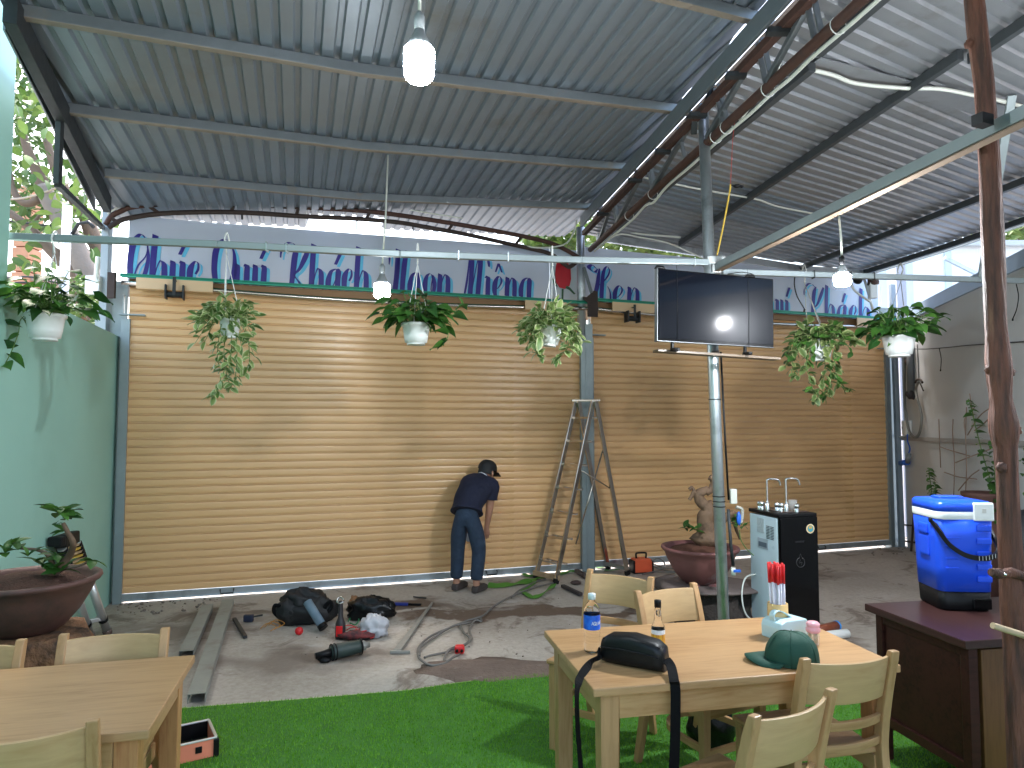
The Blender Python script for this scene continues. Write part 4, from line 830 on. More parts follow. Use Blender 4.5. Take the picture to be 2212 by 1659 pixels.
# 2 variegated trailing
yy = 4.36; p = pz(497, 688, yy); plant_small('pale variegated trailer in a small white pot, second from the left', p, .066, .125, pz(489, 548, yy), 12, 36, trade, .235, [[pz(478, 700, yy - .05), pz(472, 740, yy - .06), pz(470, 780, yy - .05), pz(485, 800, yy - .04)], [pz(488, 715, yy - .06), pz(484, 760, yy - .07), pz(490, 810, yy - .06), pz(500, 838, yy - .05)], [pz(510, 720, yy - .06), pz(512, 770, yy - .06), pz(508, 815, yy - .05), pz(498, 838, yy - .05)], [pz(530, 710, yy), pz(538, 750, yy), pz(538, 790, yy), pz(528, 806, yy)], [pz(500, 725, yy - .07), pz(498, 770, yy - .07), pz(478, 815, yy - .07), pz(470, 845, yy - .07), pz(461, 856, yy - .07)]])
# 3 pothos mid
yy = 4.50; p = pz(899, 700, yy); plant_pothos('green pothos in a clean white pot beside the long corded bulb', p, .094, .138, pz(902, 570, yy), 13, 44, [[pz(925, 690, yy - .04), pz(948, 690, yy - .06), pz(962, 705, yy - .06), pz(968, 725, yy - .06), pz(955, 745, yy - .06), pz(945, 750, yy - .06)], [pz(930, 680, yy), pz(955, 672, yy - .03), pz(978, 680, yy - .03), pz(990, 662, yy - .03), pz(998, 655, yy)]], None, 1.0)
# 4 variegated right of it
yy = 4.60; p = pz(1190, 705, yy); plant_small('cream and green trailer in a tilted white pot left of the centre post', p, .082, .135, pz(1193, 575, yy), 14, 44, trade, .215, [[pz(1170, 700, yy - .08), pz(1160, 730, yy - .09), pz(1158, 762, yy - .08), pz(1172, 768, yy - .08)], [pz(1225, 710, yy - .08), pz(1228, 745, yy - .08), pz(1215, 765, yy - .08), pz(1205, 775, yy - .08)], [pz(1240, 700, yy - .06), pz(1245, 730, yy - .06), pz(1238, 752, yy - .06)]], R(8), sc=1.3)
# 5 dark trailer by the right end
yy = 5.02; p = pz(1772, 735, yy); plant_small('dusty green trailer with long hanging stems right of the television', p, .085, .15, pz(1738, 612, yy), 15, 44, trade2, .25, [[pz(1750, 750, yy - .08), pz(1742, 790, yy - .08), pz(1752, 825, yy - .08), pz(1762, 868, yy - .08)], [pz(1780, 760, yy - .1), pz(1782, 800, yy - .1), pz(1772, 835, yy - .1), pz(1758, 862, yy - .1)], [pz(1800, 760, yy - .06), pz(1806, 800, yy - .06), pz(1812, 830, yy - .06), pz(1832, 842, yy - .06)], [pz(1722, 745, yy - .04), pz(1714, 770, yy - .04), pz(1712, 795, yy - .04), pz(1722, 812, yy - .04)], [pz(1790, 770, yy - .1), pz(1795, 815, yy - .1), pz(1788, 850, yy - .1), pz(1772, 858, yy - .1)]], hmat=gritty, sc=1.25)
# 6 pothos far right
yy = 5.10; p = pz(1941, 727, yy); plant_pothos('pothos in a white pot at the right end beside the wooden post', p, .116, .15, pz(1946, 608, yy), 16, 46, [[pz(1975, 715, yy), pz(2000, 705, yy), pz(2020, 690, yy), pz(2036, 678, yy)], [pz(1912, 718, yy - .08), pz(1900, 730, yy - .08), pz(1892, 742, yy - .08)]], None, 1.15, gritty)
# empty drip tubes and stray wires on the rails
def drip(pts, label): 
    g = thing('drip_tube', label, 'hose', pts[0], 0, 'hanging drip tubes'); m = MB(); m.tube(catmull(pts, 6), .0045, 6); part(g, 'tube', m, black, True); m = MB(); q = V(pts[-1]); m.tube([q, q + V((-.004, 0, -.02))], .007, 7); part(g, 'nozzle', m, black, True)
drip([pz(1717, 596, 5.0), pz(1716, 615, 4.98), pz(1722, 640, 4.96), pz(1738, 668, 4.95)], 'short black drip tube hanging from the rail right of the television')
for px in (115, 5): cab('wire', [pipe1(px), pipe1(px) + V((0, 0, -.45))], .0022, gritty, 'thin wire hanging from the rail above the leftmost pot' if px > 50 else 'thin wire hanging from the rail at the far left edge', 'wire')
g = [pz(1589, 250, 4.9), pz(1583, 300, 4.9), pz(1578, 398, 4.9)]; cab('cord', g, .0022, P('red_thread', (.45, .06, .05), .6), 'thin red thread hanging from the truss to the yellow cord', 'cord')
cab('cord', [pz(1578, 398, 4.9), pz(1576, 415, 4.9), pz(1562, 490, 4.86), pz(1548, 555, 4.80)], .006, yellow, 'yellow cord tied slantwise to the top of the steel pole', 'cord')
m = MB(); q = pz(1592, 402, 4.9); m.blob(q, (.030, .016, .014), 5, .2, 2, 10, 7).blob(q + V((.035, 0, -.004)), (.014, .012, .010), 6, .1, 2, 8, 6); m.tube([pz(1579, 400, 4.9), q], .003, 5); single('float_switch', m, [black], 'small black plug dangling at the end of the yellow cord', 'plug')

# ------------------------------------------------------------------ tables
def table(frame, label, L=1.2, Wd=.685, H=.75, knots=True):
    g = thing('dining_table', label, 'table', frame=frame)
    m = MB(); nb = 6
    for i in range(nb): m.box((L / 2, Wd * (i + .5) / nb, H - .014), (L, Wd / nb - .0004, .028))
    me = MB(); me.box((L / 2, Wd / 2, H - .014), (L, Wd, .028)); part(g, 'tabletop', me, woodx, bevel=.004)
    lw = .068
    for x in (.035 + lw / 2, L - .035 - lw / 2):
        for yv in (.03 + lw / 2, Wd - .03 - lw / 2):
            m = MB(); m.bar((x, yv, 0), (x, yv, H - .029), lw * .86, lw * .86, (0, 1, 0), w1=lw, h1=lw); part(g, 'leg', m, woodz if x < .5 else legd, bevel=.004)
    for yv in (.045, Wd - .045): m = MB(); m.box((L / 2, yv, H - .075), (L - .07 - lw * 2 - .002, .022, .088)); part(g, 'apron', m, woodk, bevel=.002)
    for x in (.05, L - .05): m = MB(); m.box((x, Wd / 2, H - .075), (.022, Wd - .06 - lw * 2 - .002, .088)); part(g, 'apron', m, woody, bevel=.002)
    return g
def frame2(o, exv):
    exv = V((exv.x, exv.y, 0)).normalized(); eyv = V((-exv.y, exv.x, 0)); return Matrix(((exv.x, eyv.x, 0, o.x), (exv.y, eyv.y, 0, o.y), (0, 0, 1, 0), (0, 0, 0, 1)))
FLc, FRc = at_z(1282, 1489, .75), at_z(1948, 1436, .75); MT1 = frame2(FLc, FRc - FLc)
t1_ = table(MT1, 'pale wooden dining table with bottles, bag and green cap on it')
BRl, FRl = at_z(418, 1420, .75), at_z(322, 1576, .75); eyl = (BRl - FRl); eyl.z = 0; eyl.normalize(); exl = V((eyl.y, -eyl.x, 0)); o2 = FRl - exl * 1.2
t2_ = table(frame2(o2, exl), 'pale wooden dining table bare of things, at the left')
m = MB(); m.box((1.2 - .20, .055, .60), (.32, .018, .20)); part(t2_, 'end_panel', m, woodk, bevel=.002)

# ------------------------------------------------------------------ chairs
def chair(label):
    g = thing('dining_chair', label, 'chair', (0, 0, 0), 0, 'wooden dining chairs')
    hw = .182
    for s_ in (-1, 1):
        pts = [(-.285, 0), (-.245, .18), (-.205, .40), (-.205, .52), (-.235, .68), (-.275, .83)]; m = MB(); q = catmull([V((0, a, b)) for a, b in pts], 4); rings = []
        for i, p in enumerate(q):
            t = i / (len(q) - 1); hy = lerp(.016, .021, math.sin(math.pi * t)) * (1.0 if t < .97 else .8); hx = .0165; x = s_ * hw
            rings.append([V((x - hx, p.y - hy, p.z)), V((x + hx, p.y - hy, p.z)), V((x + hx, p.y + hy, p.z)), V((x - hx, p.y + hy, p.z))])
        m.loft(rings, False, True); part(g, 'rear_leg', m, woodz, bevel=.005)
    def curved(z0, z1, y0, y1, bow, th, mat, nm, w_=hw - .012):
        m = MB(); rings = []; n = 12
        for i in range(n + 1):
            x = lerp(-w_, w_, i / n); b = -bow * (1 - (x / w_) ** 2)
            rings.append([V((x, y0 + b - th / 2, z0)), V((x, y0 + b + th / 2, z0)), V((x, y1 + b + th / 2, z1)), V((x, y1 + b - th / 2, z1))])
        m.loft(rings, True, True); o = part(g, nm, m, mat, bevel=.002); return o
    curved(.655, .808, -.225, -.262, .042, .014, ply, 'backrest')
    curved(.555, .588, -.205, -.212, .040, .018, woodx, 'back_slat'); curved(.475, .505, -.200, -.203, .038, .018, woodx, 'back_slat')
    m = MB(); n = 8; ring = []
    for (x, yv) in [(-.175, -.19), (.175, -.19), (.20, .19), (-.20, .19)]: ring.append((x, yv))
    rings = []
    for z in (.432, .456): rings.append([V((x, yv, z)) for x, yv in ring])
    m.loft(rings, False, True); part(g, 'seat', m, woodx, bevel=.010, seg=3)
    for s_ in (-1, 1):
        m = MB(); m.bar((s_ * .172, .165, 0), (s_ * .168, .16, .43), .030, .030, (0, 1, 0), w1=.042, h1=.042); part(g, 'front_leg', m, woodz, bevel=.004)
        m = MB(); m.bar((s_ * .17, .14, .395), (s_ * .17, -.19, .395), .02, .06); part(g, 'side_rail', m, woody, bevel=.003)
    m = MB(); m.box((0, .162, .395), (.295, .02, .06)); part(g, 'front_rail', m, woodx, bevel=.003)
    m = MB(); m.box((0, .165, .22), (.30, .018, .032)); part(g, 'stretcher', m, woodx, bevel=.003)
    m = MB(); q = [V((-.165, .14, .235)), V((-.16, .0, .235)), V((-.12, -.13, .235)), V((0, -.19, .235)), V((.12, -.13, .235)), V((.16, 0, .235)), V((.165, .14, .235))]; m.ribbon(catmull(q, 5), .028, (0, 0, 1), .018); part(g, 'bow_stretcher', m, woody)
    CH_[g.name] = kids(g); return g
ch0 = None
def put_chair(pl, pr, toward, label, z=.825):
    global ch0
    a, b = at_z(*pl, z), at_z(*pr, z); mid = (a + b) / 2; d = (b - a); f = V((d.y, -d.x, 0)).normalized()
    if toward and f.y > 0 or (not toward and f.y < 0): f = -f
    rz = math.atan2(f.y, f.x) - math.pi / 2
    if ch0 is None: ch0 = chair(label); c = ch0
    else: c = copy_tree(ch0)
    loc = V((mid.x, mid.y, 0)) - Matrix.Rotation(rz, 3, 'Z') @ V((0, -.272, 0)); c.matrix_world = Matrix.Translation(loc) @ Matrix.Rotation(rz, 4, 'Z'); c['label'] = label; return c
put_chair((1282, 1232), (1398, 1247), True, 'pale chair behind the water bottle, left of the two far chairs')
put_chair((1386, 1277), (1490, 1262), True, 'pale chair tucked under the far side of the right table behind the sauce bottle')
put_chair((1732, 1425), (1935, 1407), False, 'pale chair beside the dark cabinet, backrest in front of the green cap')
put_chair((1628, 1548), (1795, 1490), False, 'nearest pale chair at the bottom edge, right of the bag straps')
put_chair((139, 1372), (356, 1359), True, 'pale chair behind the left table in front of the root stump')
put_chair((-170, 1395), (28, 1385), True, 'pale chair behind the left table cut off by the left edge')
put_chair((-120, 1600), (176, 1560), False, 'pale chair in front of the left table at the bottom left corner')

# ------------------------------------------------------------------ things on the right table
ZT = .7505
def on_t(px, py): return at_z(px, py, ZT)
clear = GLASS('clear_plastic', (.97, .98, .98)); thin = THIN('thin_clear_plastic')
p = on_t(1279, 1408); g = thing('water_bottle', 'clear plastic water bottle with a blue label on the right table', 'bottle', p)
m = MB(); m.lathe([(0, 0), (.024, 0), (.031, .006), (.0325, .03), (.031, .055), (.0325, .08), (.0325, .155), (.030, .172), (.018, .192), (.0125, .200), (.0125, .206), (.0, .206)], 28); part(g, 'bottle_body', m, clear)
m = MB(); m.lathe([(.0333, .092), (.0333, .148)], 28); part(g, 'label_band', m, P('blue_label', (.015, .09, .55), .35, 0, .25, 40, col2=(.02, .16, .70)), recalc=False)
m = MB()
def ring_text(m, txt, a0, z0, hgt, rad, adv, fnt):
    for i, c_ in enumerate(txt):
        a = a0 + i * adv
        for (x0, y0, x1, y1) in fnt[c_]:
            w2 = .0009; L_ = V((x1 - x0, y1 - y0)).length or 1; nx, ny = -(y1 - y0) / L_ * w2, (x1 - x0) / L_ * w2; vs = []
            for (x, yv) in ((x0, y0), (x1, y1)):
                for s_ in (-1, 1): an = a + (x * hgt * .7 + nx * s_) / rad; vs.append((rad * math.cos(an), rad * math.sin(an), z0 + yv * hgt + ny * s_))
            m.add(vs, [(0, 1, 3, 2)])
FNT = {'A': [(0, 0, .5, 1), (.5, 1, 1, 0), (.2, .4, .8, .4)], 'Q': [(0, 0, 0, 1), (0, 1, .8, 1), (.8, 1, .8, 0), (.8, 0, 0, 0), (.5, .3, 1, -.1)], 'U': [(0, 1, 0, 0), (0, 0, .8, 0), (.8, 0, .8, 1)], 'F': [(0, 0, 0, 1), (0, 1, .8, 1), (0, .5, .6, .5)], 'I': [(.3, 0, .3, 1)], 'N': [(0, 0, 0, 1), (0, 1, .8, 0), (.8, 0, .8, 1)], 'R': [(0, 0, 0, 1), (0, 1, .8, 1), (.8, 1, .8, .5), (.8, .5, 0, .5), (.3, .5, .8, 0)], 'O': [(0, 0, 0, 1), (0, 1, .8, 1), (.8, 1, .8, 0), (.8, 0, 0, 0)], 'K': [(0, 0, 0, 1), (0, .4, .8, 1), (.2, .5, .8, 0)]}
ring_text(m, 'AQUAFINA', R(262), .112, .012, .0337, .285, FNT); part(g, 'lettering', m, whitep, recalc=False)
m = MB(); m.lathe([(0, .228), (.0145, .227), (.0155, .222), (.0155, .205), (.0125, .204)], 20); part(g, 'cap', m, P('milky_cap', (.66, .74, .74), .4))
p = on_t(1422, 1404); g = thing('sauce_bottle', 'clear glass sauce bottle with a black cap and yellow label', 'bottle', p)
m = MB(); m.lathe([(0, 0), (.024, 0), (.027, .004), (.027, .080), (.025, .095), (.0165, .112), (.0125, .150), (.0115, .172), (0, .172)], 24); part(g, 'bottle_body', m, clear)
m = MB(); m.lathe([(.0275, .008), (.0275, .066)], 24); part(g, 'label_band', m, P('yellow_label', (.70, .40, .03), .4, 0, .3, 30, st=(3, 3, .6), col2=(.50, .16, .03)), recalc=False)
m = MB(); m.lathe([(.0276, .066), (.0276, .083)], 24); part(g, 'neck_band', m, whitep, recalc=False)
m = MB(); m.lathe([(0, .196), (.0135, .195), (.014, .19), (.014, .168), (0, .168)], 16); part(g, 'cap', m, black)
# shoulder bag
pb_ = on_t(1372, 1440); a, b = on_t(1305, 1436), on_t(1440, 1462); dB = (b - a); rzb = math.atan2(dB.y, dB.x)
g = thing('shoulder_bag', 'small black leather shoulder bag with straps hanging off the table', 'bag', pb_ + V((0, .02, 0)), rzb)
def rrect(cx, cz, hx, hz, r, y, n=4):
    out = []
    for (sx_, sz_, a0) in ((1, 1, 0), (-1, 1, 90), (-1, -1, 180), (1, -1, 270)):
        for i in range(n + 1): an = R(a0 + 90 * i / n); out.append(V((cx + sx_ * (hx - r) + r * math.cos(an), y, cz + sz_ * (hz - r) + r * math.sin(an))))
    return out
m = MB(); prof = [(-.125, .028, .030), (-.118, .040, .042), (-.09, .048, .051), (0, .050, .056), (.09, .048, .050), (.118, .042, .042), (.125, .030, .030)]
rings = []
for x, hy, hz in prof: rings.append([V((x, q.x, q.z)) for q in rrect(0, hz + .001, hy, hz, .026, 0)])
m.loft(rings, True, True); part(g, 'bag_body', m, leather)
m = MB(); m.tube([V((-.112, -.030, .088)), V((-.05, -.040, .098)), V((.05, -.040, .098)), V((.112, -.030, .086))], .003, 6).tube([V((-.112, -.046, .058)), V((-.04, -.0525, .064)), V((.05, -.0525, .062)), V((.112, -.047, .056))], .0035, 6); part(g, 'zip', m, black)
m = MB(); m.tube([V((-.108, -.034, .080)), V((-.098, -.028, .092)), V((-.082, -.037, .084)), V((-.108, -.034, .080))], .0016, 5); part(g, 'triangle_badge', m, chrome)
m = MB(); m.tube([V((-.13 + .012 * math.cos(a_), .0 + .0 * a_, .035 + .014 * math.sin(a_))) for a_ in [i * math.tau / 12 for i in range(13)]], .002, 6); part(g, 'strap_ring', m, chrome)
fe = MT1 @ V((0, 0, ZT)); 
m = MB(); q = [FR[g.name] @ V((-.130, 0, .035)), on_t(1295, 1432) + V((0, 0, .028)), on_t(1275, 1446) + V((0, 0, .02)), at_z(1254, 1462, ZT + .006), V((at_z(1246, 1480, ZT).x, at_z(1246, 1480, ZT).y, ZT - .03))]
e = q[-1]; q += [e + V((.004, -.01, -.15)), e + V((.02, -.02, -.34)), e + V((.035, -.03, -.52))]; m.ribbon(catmull(q, 6), .030, [V((.5, .85, 0))] * ((len(q) - 1) * 6 + 1), .003); part(g, 'strap', m, nylon, True)
m = MB(); q = [FR[g.name] @ V((.126, -.01, .045)), on_t(1450, 1458) + V((0, 0, .030)), at_z(1456, 1470, ZT + .012)]
e = MT1 @ V(((MT1.inverted() @ at_z(1458, 1476, ZT)).x, -.006, ZT - .004)); q += [e, e + V((0.0, -.006, -.05)), e + V((-.005, -.008, -.20)), e + V((-.015, -.01, -.36)), e + V((-.02, -.01, -.50))]; m.ribbon(catmull(q, 6), .034, [V((.97, -.1, 0))] * ((len(q) - 1) * 6 + 1), .003); part(g, 'strap', m, nylon, True)
# green cap
pc = on_t(1722, 1440); g = thing('baseball_cap', 'dark green cloth cap lying on the right table', 'cap', pc + V((.0, .05, 0)), R(172))
m = MB(); vs = []; fs = []; nu, nv = 28, 10
for i in range(nv + 1):
    t = i / nv; el = t * math.pi / 2
    for j in range(nu):
        a = math.tau * j / nu; k = 1 + .05 * mno.noise(V((math.cos(a) * 2, math.sin(a) * 2, t * 3))); dent = 1 - .16 * math.exp(-((a - 4.4) ** 2) / .25) * t
        vs.append(V((.098 * math.cos(a) * math.cos(el) ** .75 * k, .086 * math.sin(a) * math.cos(el) ** .75 * k, .002 + .112 * math.sin(el) ** .85 * k * dent)))
for i in range(nv):
    for j in range(nu): fs.append((i * nu + j, i * nu + (j + 1) % nu, (i + 1) * nu + (j + 1) % nu, (i + 1) * nu + j))
m.add(vs, fs, True); part(g, 'crown', m, capg)
m = MB(); rings = []
for i in range(13):
    a = R(-72 + 144 * i / 12); ci, si = math.cos(a), math.sin(a); inner = V((.094 * ci, .083 * si, .012)); L_ = .078 * max(0, math.cos(a * .98)) ** .7; outer = inner + V((L_, si * .012, -.006 - .10 * si * si * .12 - .004)); dn = .016 * si * si
    inner.z += dn * .2; outer.z = max(.003, outer.z + .006 - dn * .4 + .012 * (1 - si * si)); rings.append([inner, inner.lerp(outer, .5) + V((0, 0, .007)), outer, outer - V((0, 0, .004)), inner.lerp(outer, .5) + V((0, 0, .003)), inner - V((0, 0, .004))])
m.loft(rings, True, True); part(g, 'visor', m, capg)
m = MB(); m.blob((0, 0, .112), (.008, .008, .005), 1, .05, 2, 10, 6); part(g, 'button', m, capg)
for j in range(6):
    a = math.tau * j / 6 + .3; m = MB(); m.tube([V((.099 * math.cos(a) * math.cos(e_) ** .75, .087 * math.sin(a) * math.cos(e_) ** .75, .002 + .1125 * math.sin(e_) ** .85)) for e_ in [i * math.pi / 2 / 9 for i in range(10)]], .0016, 5); part(g, 'seam', m, capg)
# tissue box
pt_ = on_t(1706, 1386); g = thing('tissue_box', 'pale blue plastic tissue box with a carry handle', 'tissue box', pt_ + V((.01, .075, 0)), R(28))
m = MB(); m.prism([(-.082, 0), (.082, 0), (.084, .055), (.074, .075), (-.05, .080), (-.078, .070), (-.084, .05)], -.052, .052); part(g, 'box_body', m, palebl, bevel=.005)
m = MB(); m.ribbon(catmull([V((-.07, 0, .072)), V((-.075, 0, .098)), V((-.055, 0, .112)), V((-.02, 0, .105)), V((.02, 0, .082)), V((.03, 0, .076))], 5), .026, (0, 1, 0), .004); part(g, 'handle', m, palebl)
m = MB()
for i in range(7): m.box((-.075 + i * .012, -.0525, .012), (.007, .001, .012))
part(g, 'vent', m, P('teal_dash', (.25, .5, .52), .5))
# chopstick holder
ph_ = on_t(1681, 1368); g = thing('chopstick_holder', 'bamboo cup packed with red topped paper sleeved chopsticks', 'chopstick holder', ph_)
m = MB(); m.lathe([(0, 0), (.043, 0), (.044, .004), (.042, .128), (.039, .130), (.037, .125), (.036, .02), (0, .02)], 24); part(g, 'cup', m, bamboo)
rr = random.Random(5)
for i in range(24):
    a = rr.random() * math.tau; k = rr.random() ** .5; b0 = V((.030 * k * math.cos(a), .030 * k * math.sin(a), .03)); tp = V((.036 * k * math.cos(a) - .008, .036 * k * math.sin(a), .295 + rr.uniform(-.004, .006)))
    md = b0.lerp(tp, .70 + rr.uniform(-.02, .02)); g2 = MB(); g2.tube([b0, md], .0042, 6); s_ = part(g, 'sleeve', g2, paperw); g2 = MB(); g2.tube([md, tp], .0050, 6); FR[s_.name] = FR[g.name]; part(s_, 'red_tip', g2, red)
# pink jar
pj = on_t(1757, 1392); g = thing('toothpick_jar', 'clear toothpick jar with a pink lid', 'jar', pj)
m = MB(); m.lathe([(0, 0), (.022, 0), (.024, .005), (.024, .05), (0, .05)], 20); part(g, 'jar_body', m, thin)
m = MB()
for i in range(26): a = rr.random() * math.tau; k = .018 * rr.random() ** .5; m.tube([(k * math.cos(a), k * math.sin(a), .004), (k * math.cos(a) * 1.1, k * math.sin(a) * 1.1, .048)], .0014, 4)
part(g, 'toothpicks', m, bamboo)
m = MB(); m.lathe([(.025, .05), (.028, .055), (.028, .066), (.024, .070), (.026, .075), (.027, .084), (.020, .091), (0, .093)], 20); part(g, 'lid', m, pink)

# ------------------------------------------------------------------ dark cabinet, cooler, wooden post
c0, c1 = at_z(2090, 1383, .75), at_z(1878, 1304, .75); ey_ = (c1 - c0); ey_.z = 0; dep = ey_.length; ey_.normalize(); ex_ = V((ey_.y, -ey_.x, 0)); Md = Matrix(((ex_.x, ey_.x, 0, c0.x), (ex_.y, ey_.y, 0, c0.y), (0, 0, 1, 0), (0, 0, 0, 1)))
g = thing('cabinet', 'dark mahogany cabinet desk with the blue cooler on top', 'cabinet', frame=Md)
m = MB(); m.box((.55, dep / 2, .7325), (1.14, dep + .02, .035)); part(g, 'top', m, mahogt, bevel=.004)
for yv in (.045, dep - .035): m = MB(); m.box((.045, yv, .357), (.045, .045, .713)); part(g, 'leg', m, mahog, bevel=.003)
m = MB(); m.box((.045, dep / 2, .46), (.018, dep - .125, .50)); part(g, 'side_panel', m, mahog, bevel=.002)
for z in (.205, .69): m = MB(); m.box((.040, dep / 2, z), (.036, dep - .125, .045)); part(g, 'side_rail', m, mahog, bevel=.003)
m = MB(); m.box((.20, .028, .37), (.24, .02, .66)); part(g, 'front_panel', m, brownw, bevel=.003)
m = MB(); m.box((.35, .040, .37), (.04, .04, .70)).box((.75, .045, .62), (.72, .02, .14)).box((.75, .045, .36), (.72, .02, .34)).box((1.09, dep / 2, .36), (.02, dep - .06, .70)).box((.57, dep - .03, .42), (1.0, .018, .56)); part(g, 'carcass', m, mahog, bevel=.003)
pk = at_z(2072, 1322, .7505); g = thing('cool_box', 'bright blue drinks cooler with a white band and black base', 'cooler', pk + V((.058, .13, 0)), R(-4), None, Matrix.Translation(pk + V((.058, .13, 0))) @ Matrix.Rotation(R(-4), 4, 'Z') @ Matrix.Diagonal((.72, .90, 1.03, 1)))
def rr_ring(hx, hy, r, z, cx=0, cy=0, n=5): return [V((q.x + cx, q.z + cy, z)) for q in rrect(0, 0, hx, hy, r, 0, n)]
m = MB(); m.loft([rr_ring(.158, .125, .045, 0), rr_ring(.166, .132, .05, .012), rr_ring(.170, .136, .05, .09)]); part(g, 'base', m, black)
m = MB(); m.box((.09, -.136, .035), (.12, .012, .05)); part(g, 'base_recess', m, blackgl, bevel=.006)
m = MB(); m.loft([rr_ring(.172, .138, .05, .09), rr_ring(.178, .144, .055, .20), rr_ring(.184, .150, .06, .34), rr_ring(.188, .153, .062, .425)]); part(g, 'body', m, blue)
m = MB(); m.loft([rr_ring(.190, .155, .062, .425), rr_ring(.192, .157, .062, .430), rr_ring(.192, .157, .062, .458), rr_ring(.190, .155, .062, .462)]); part(g, 'white_band', m, whitep)
m = MB(); m.loft([rr_ring(.191, .156, .06, .462), rr_ring(.191, .156, .06, .492), rr_ring(.180, .146, .06, .506), rr_ring(.12, .10, .05, .512)]); part(g, 'lid', m, blue)
m = MB(); m.loft([rr_ring(.095, .05, .03, .514, .0, .03), rr_ring(.088, .044, .028, .520, .0, .03)]); part(g, 'lid_emblem', m, blue)
m = MB(); m.box((.105, -.152, .462), (.13, .022, .085)); part(g, 'latch', m, whitep, bevel=.008); 
m = MB(); m.box((.105, -.1635, .468), (.026, .002, .020)); part(g, 'latch_mark', m, P('latch_grey', (.6, .58, .55), .5), bevel=.0005)
for z in (.150, .205, .265, .325, .385): 
    m = MB(); m.box((.105, -.143 - (z - .09) * .034, z), (.095, .012, .028)); part(g, 'rib', m, blue, bevel=.006)
for z in (.20, .245, .30, .34): m = MB(); m.box((-.10, -.141 - (z - .09) * .034, z), (.10 - .02 * (z < .25), .006, .006)); part(g, 'groove_line', m, blue, bevel=.002)
for s_ in (-1, 1): m = MB(); m.box((s_ * .185, 0, .37), (.03, .10, .05)).box((s_ * .183, .0, .29), (.02, .10, .10)); part(g, 'side_grip', m, blue, bevel=.010)
m = MB(); q = [V((-.186, -.085, .415)), V((-.18, -.15, .375)), V((-.14, -.185, .315)), V((-.06, -.205, .272)), V((.03, -.215, .258)), V((.11, -.205, .262)), V((.17, -.18, .285)), V((.198, -.12, .33)), V((.192, -.05, .40))]; m.ribbon(catmull(q, 6), .022, (0, 0, 1), .016); part(g, 'bail_handle', m, black)
m = MB()
for i in range(8): u_ = V((.02 + .022 * i, -.2235 + .012 * (i / 7) ** 2 * 1.8, .2585 + .02 * (i / 7) ** 2)); m.box(u_, (.003, .003, .020))
part(g, 'grip_ridge', m, alu)
m = MB()
for s_ in (-1, 1): m.tube([(s_ * .184, -.086, .415), (s_ * .200, -.086, .415)], .012, 10)
part(g, 'pivot', m, black)
# rough wooden post
WY = 2.62; wp = [(2099, -90, 20), (2104, 0, 19), (2110, 60, 20), (2125, 180, 19.5), (2137, 360, 20.5), (2145, 540, 21.5), (2151, 700, 20), (2158, 795, 25), (2162, 860, 21.5), (2170, 925, 28), (2173, 975, 22), (2176, 1030, 20.5), (2181, 1160, 22), (2186, 1240, 22), (2191, 1300, 25), (2195, 1400, 23), (2201, 1560, 24), (2212, 1850, 25)]
pts = []; rad = []
for px, py, rp in wp: pts.append(at_y(px, py, WY)); rad.append(rp / 1500 * WY)
q = []; rq = []
for i in range(len(pts) - 1):
    for k in range(7): t = k / 7; s_ = t * t * (3 - 2 * t); q.append(pts[i].lerp(pts[i + 1], t)); rq.append(lerp(rad[i], rad[i + 1], s_))
q.append(pts[-1]); rq.append(rad[-1]); q[-1].z = 0.0
m = MB(); zs = [p.z for p in q]
m.tube(q, rq, 26, fn=lambda t, a: 1 + .07 * mno.noise(V((math.cos(a) * 2.2, math.sin(a) * 2.2, t * 3))) + .08 * mno.noise(V((math.cos(a) * 4.5, math.sin(a) * 4.5, t * 7))) + .035 * mno.noise(V((a * 5, t * 40, 1))))
g = thing('wooden_post', 'rough peeled reddish tree trunk post at the right edge', 'post', V((pts[-1].x, WY, 0))); part(g, 'trunk', m, cedar, True)
for px, py, sx_ in ((2133, 798, -1), (2186, 806, 1), (2200, 930, 1), (2088, 95, -1), (2163, 1010, 0)):
    k = at_y(px - sx_ * 5, py, WY - (.0 if sx_ else .038)); m = MB(); m.blob(k, (.018, .016, .020), px, .35, 2.5, 12, 9); part(g, 'knot', m, cedar, True)
m = MB(); m.tube(catmull([at_y(2140, 1236, WY - .07), at_y(2165, 1240, WY - .06), at_y(2190, 1238, WY - .05), at_y(2250, 1262, WY - .03)], 5), [.014, .017, .016, .020, .019, .015, .014, .017, .018, .019, .018, .017, .016, .016, .016, .016], 10); part(g, 'upper_rail', m, cedar, True)
m = MB(); k = at_y(2171, 1241, WY - .085); m.blob(k, (.006, .006, .006), 2, .1, 2, 8, 6); part(g, 'nail', m, chrome, True)
m = MB(); m.tube([at_y(2144, 1351, WY - .10), at_y(2260, 1388, WY - .06)], [.011, .012], 10); part(g, 'lower_rail', m, P('peeled_stick', (.48, .36, .22), .6, 0, .15, 9, st=(1, 8, 8)), True)
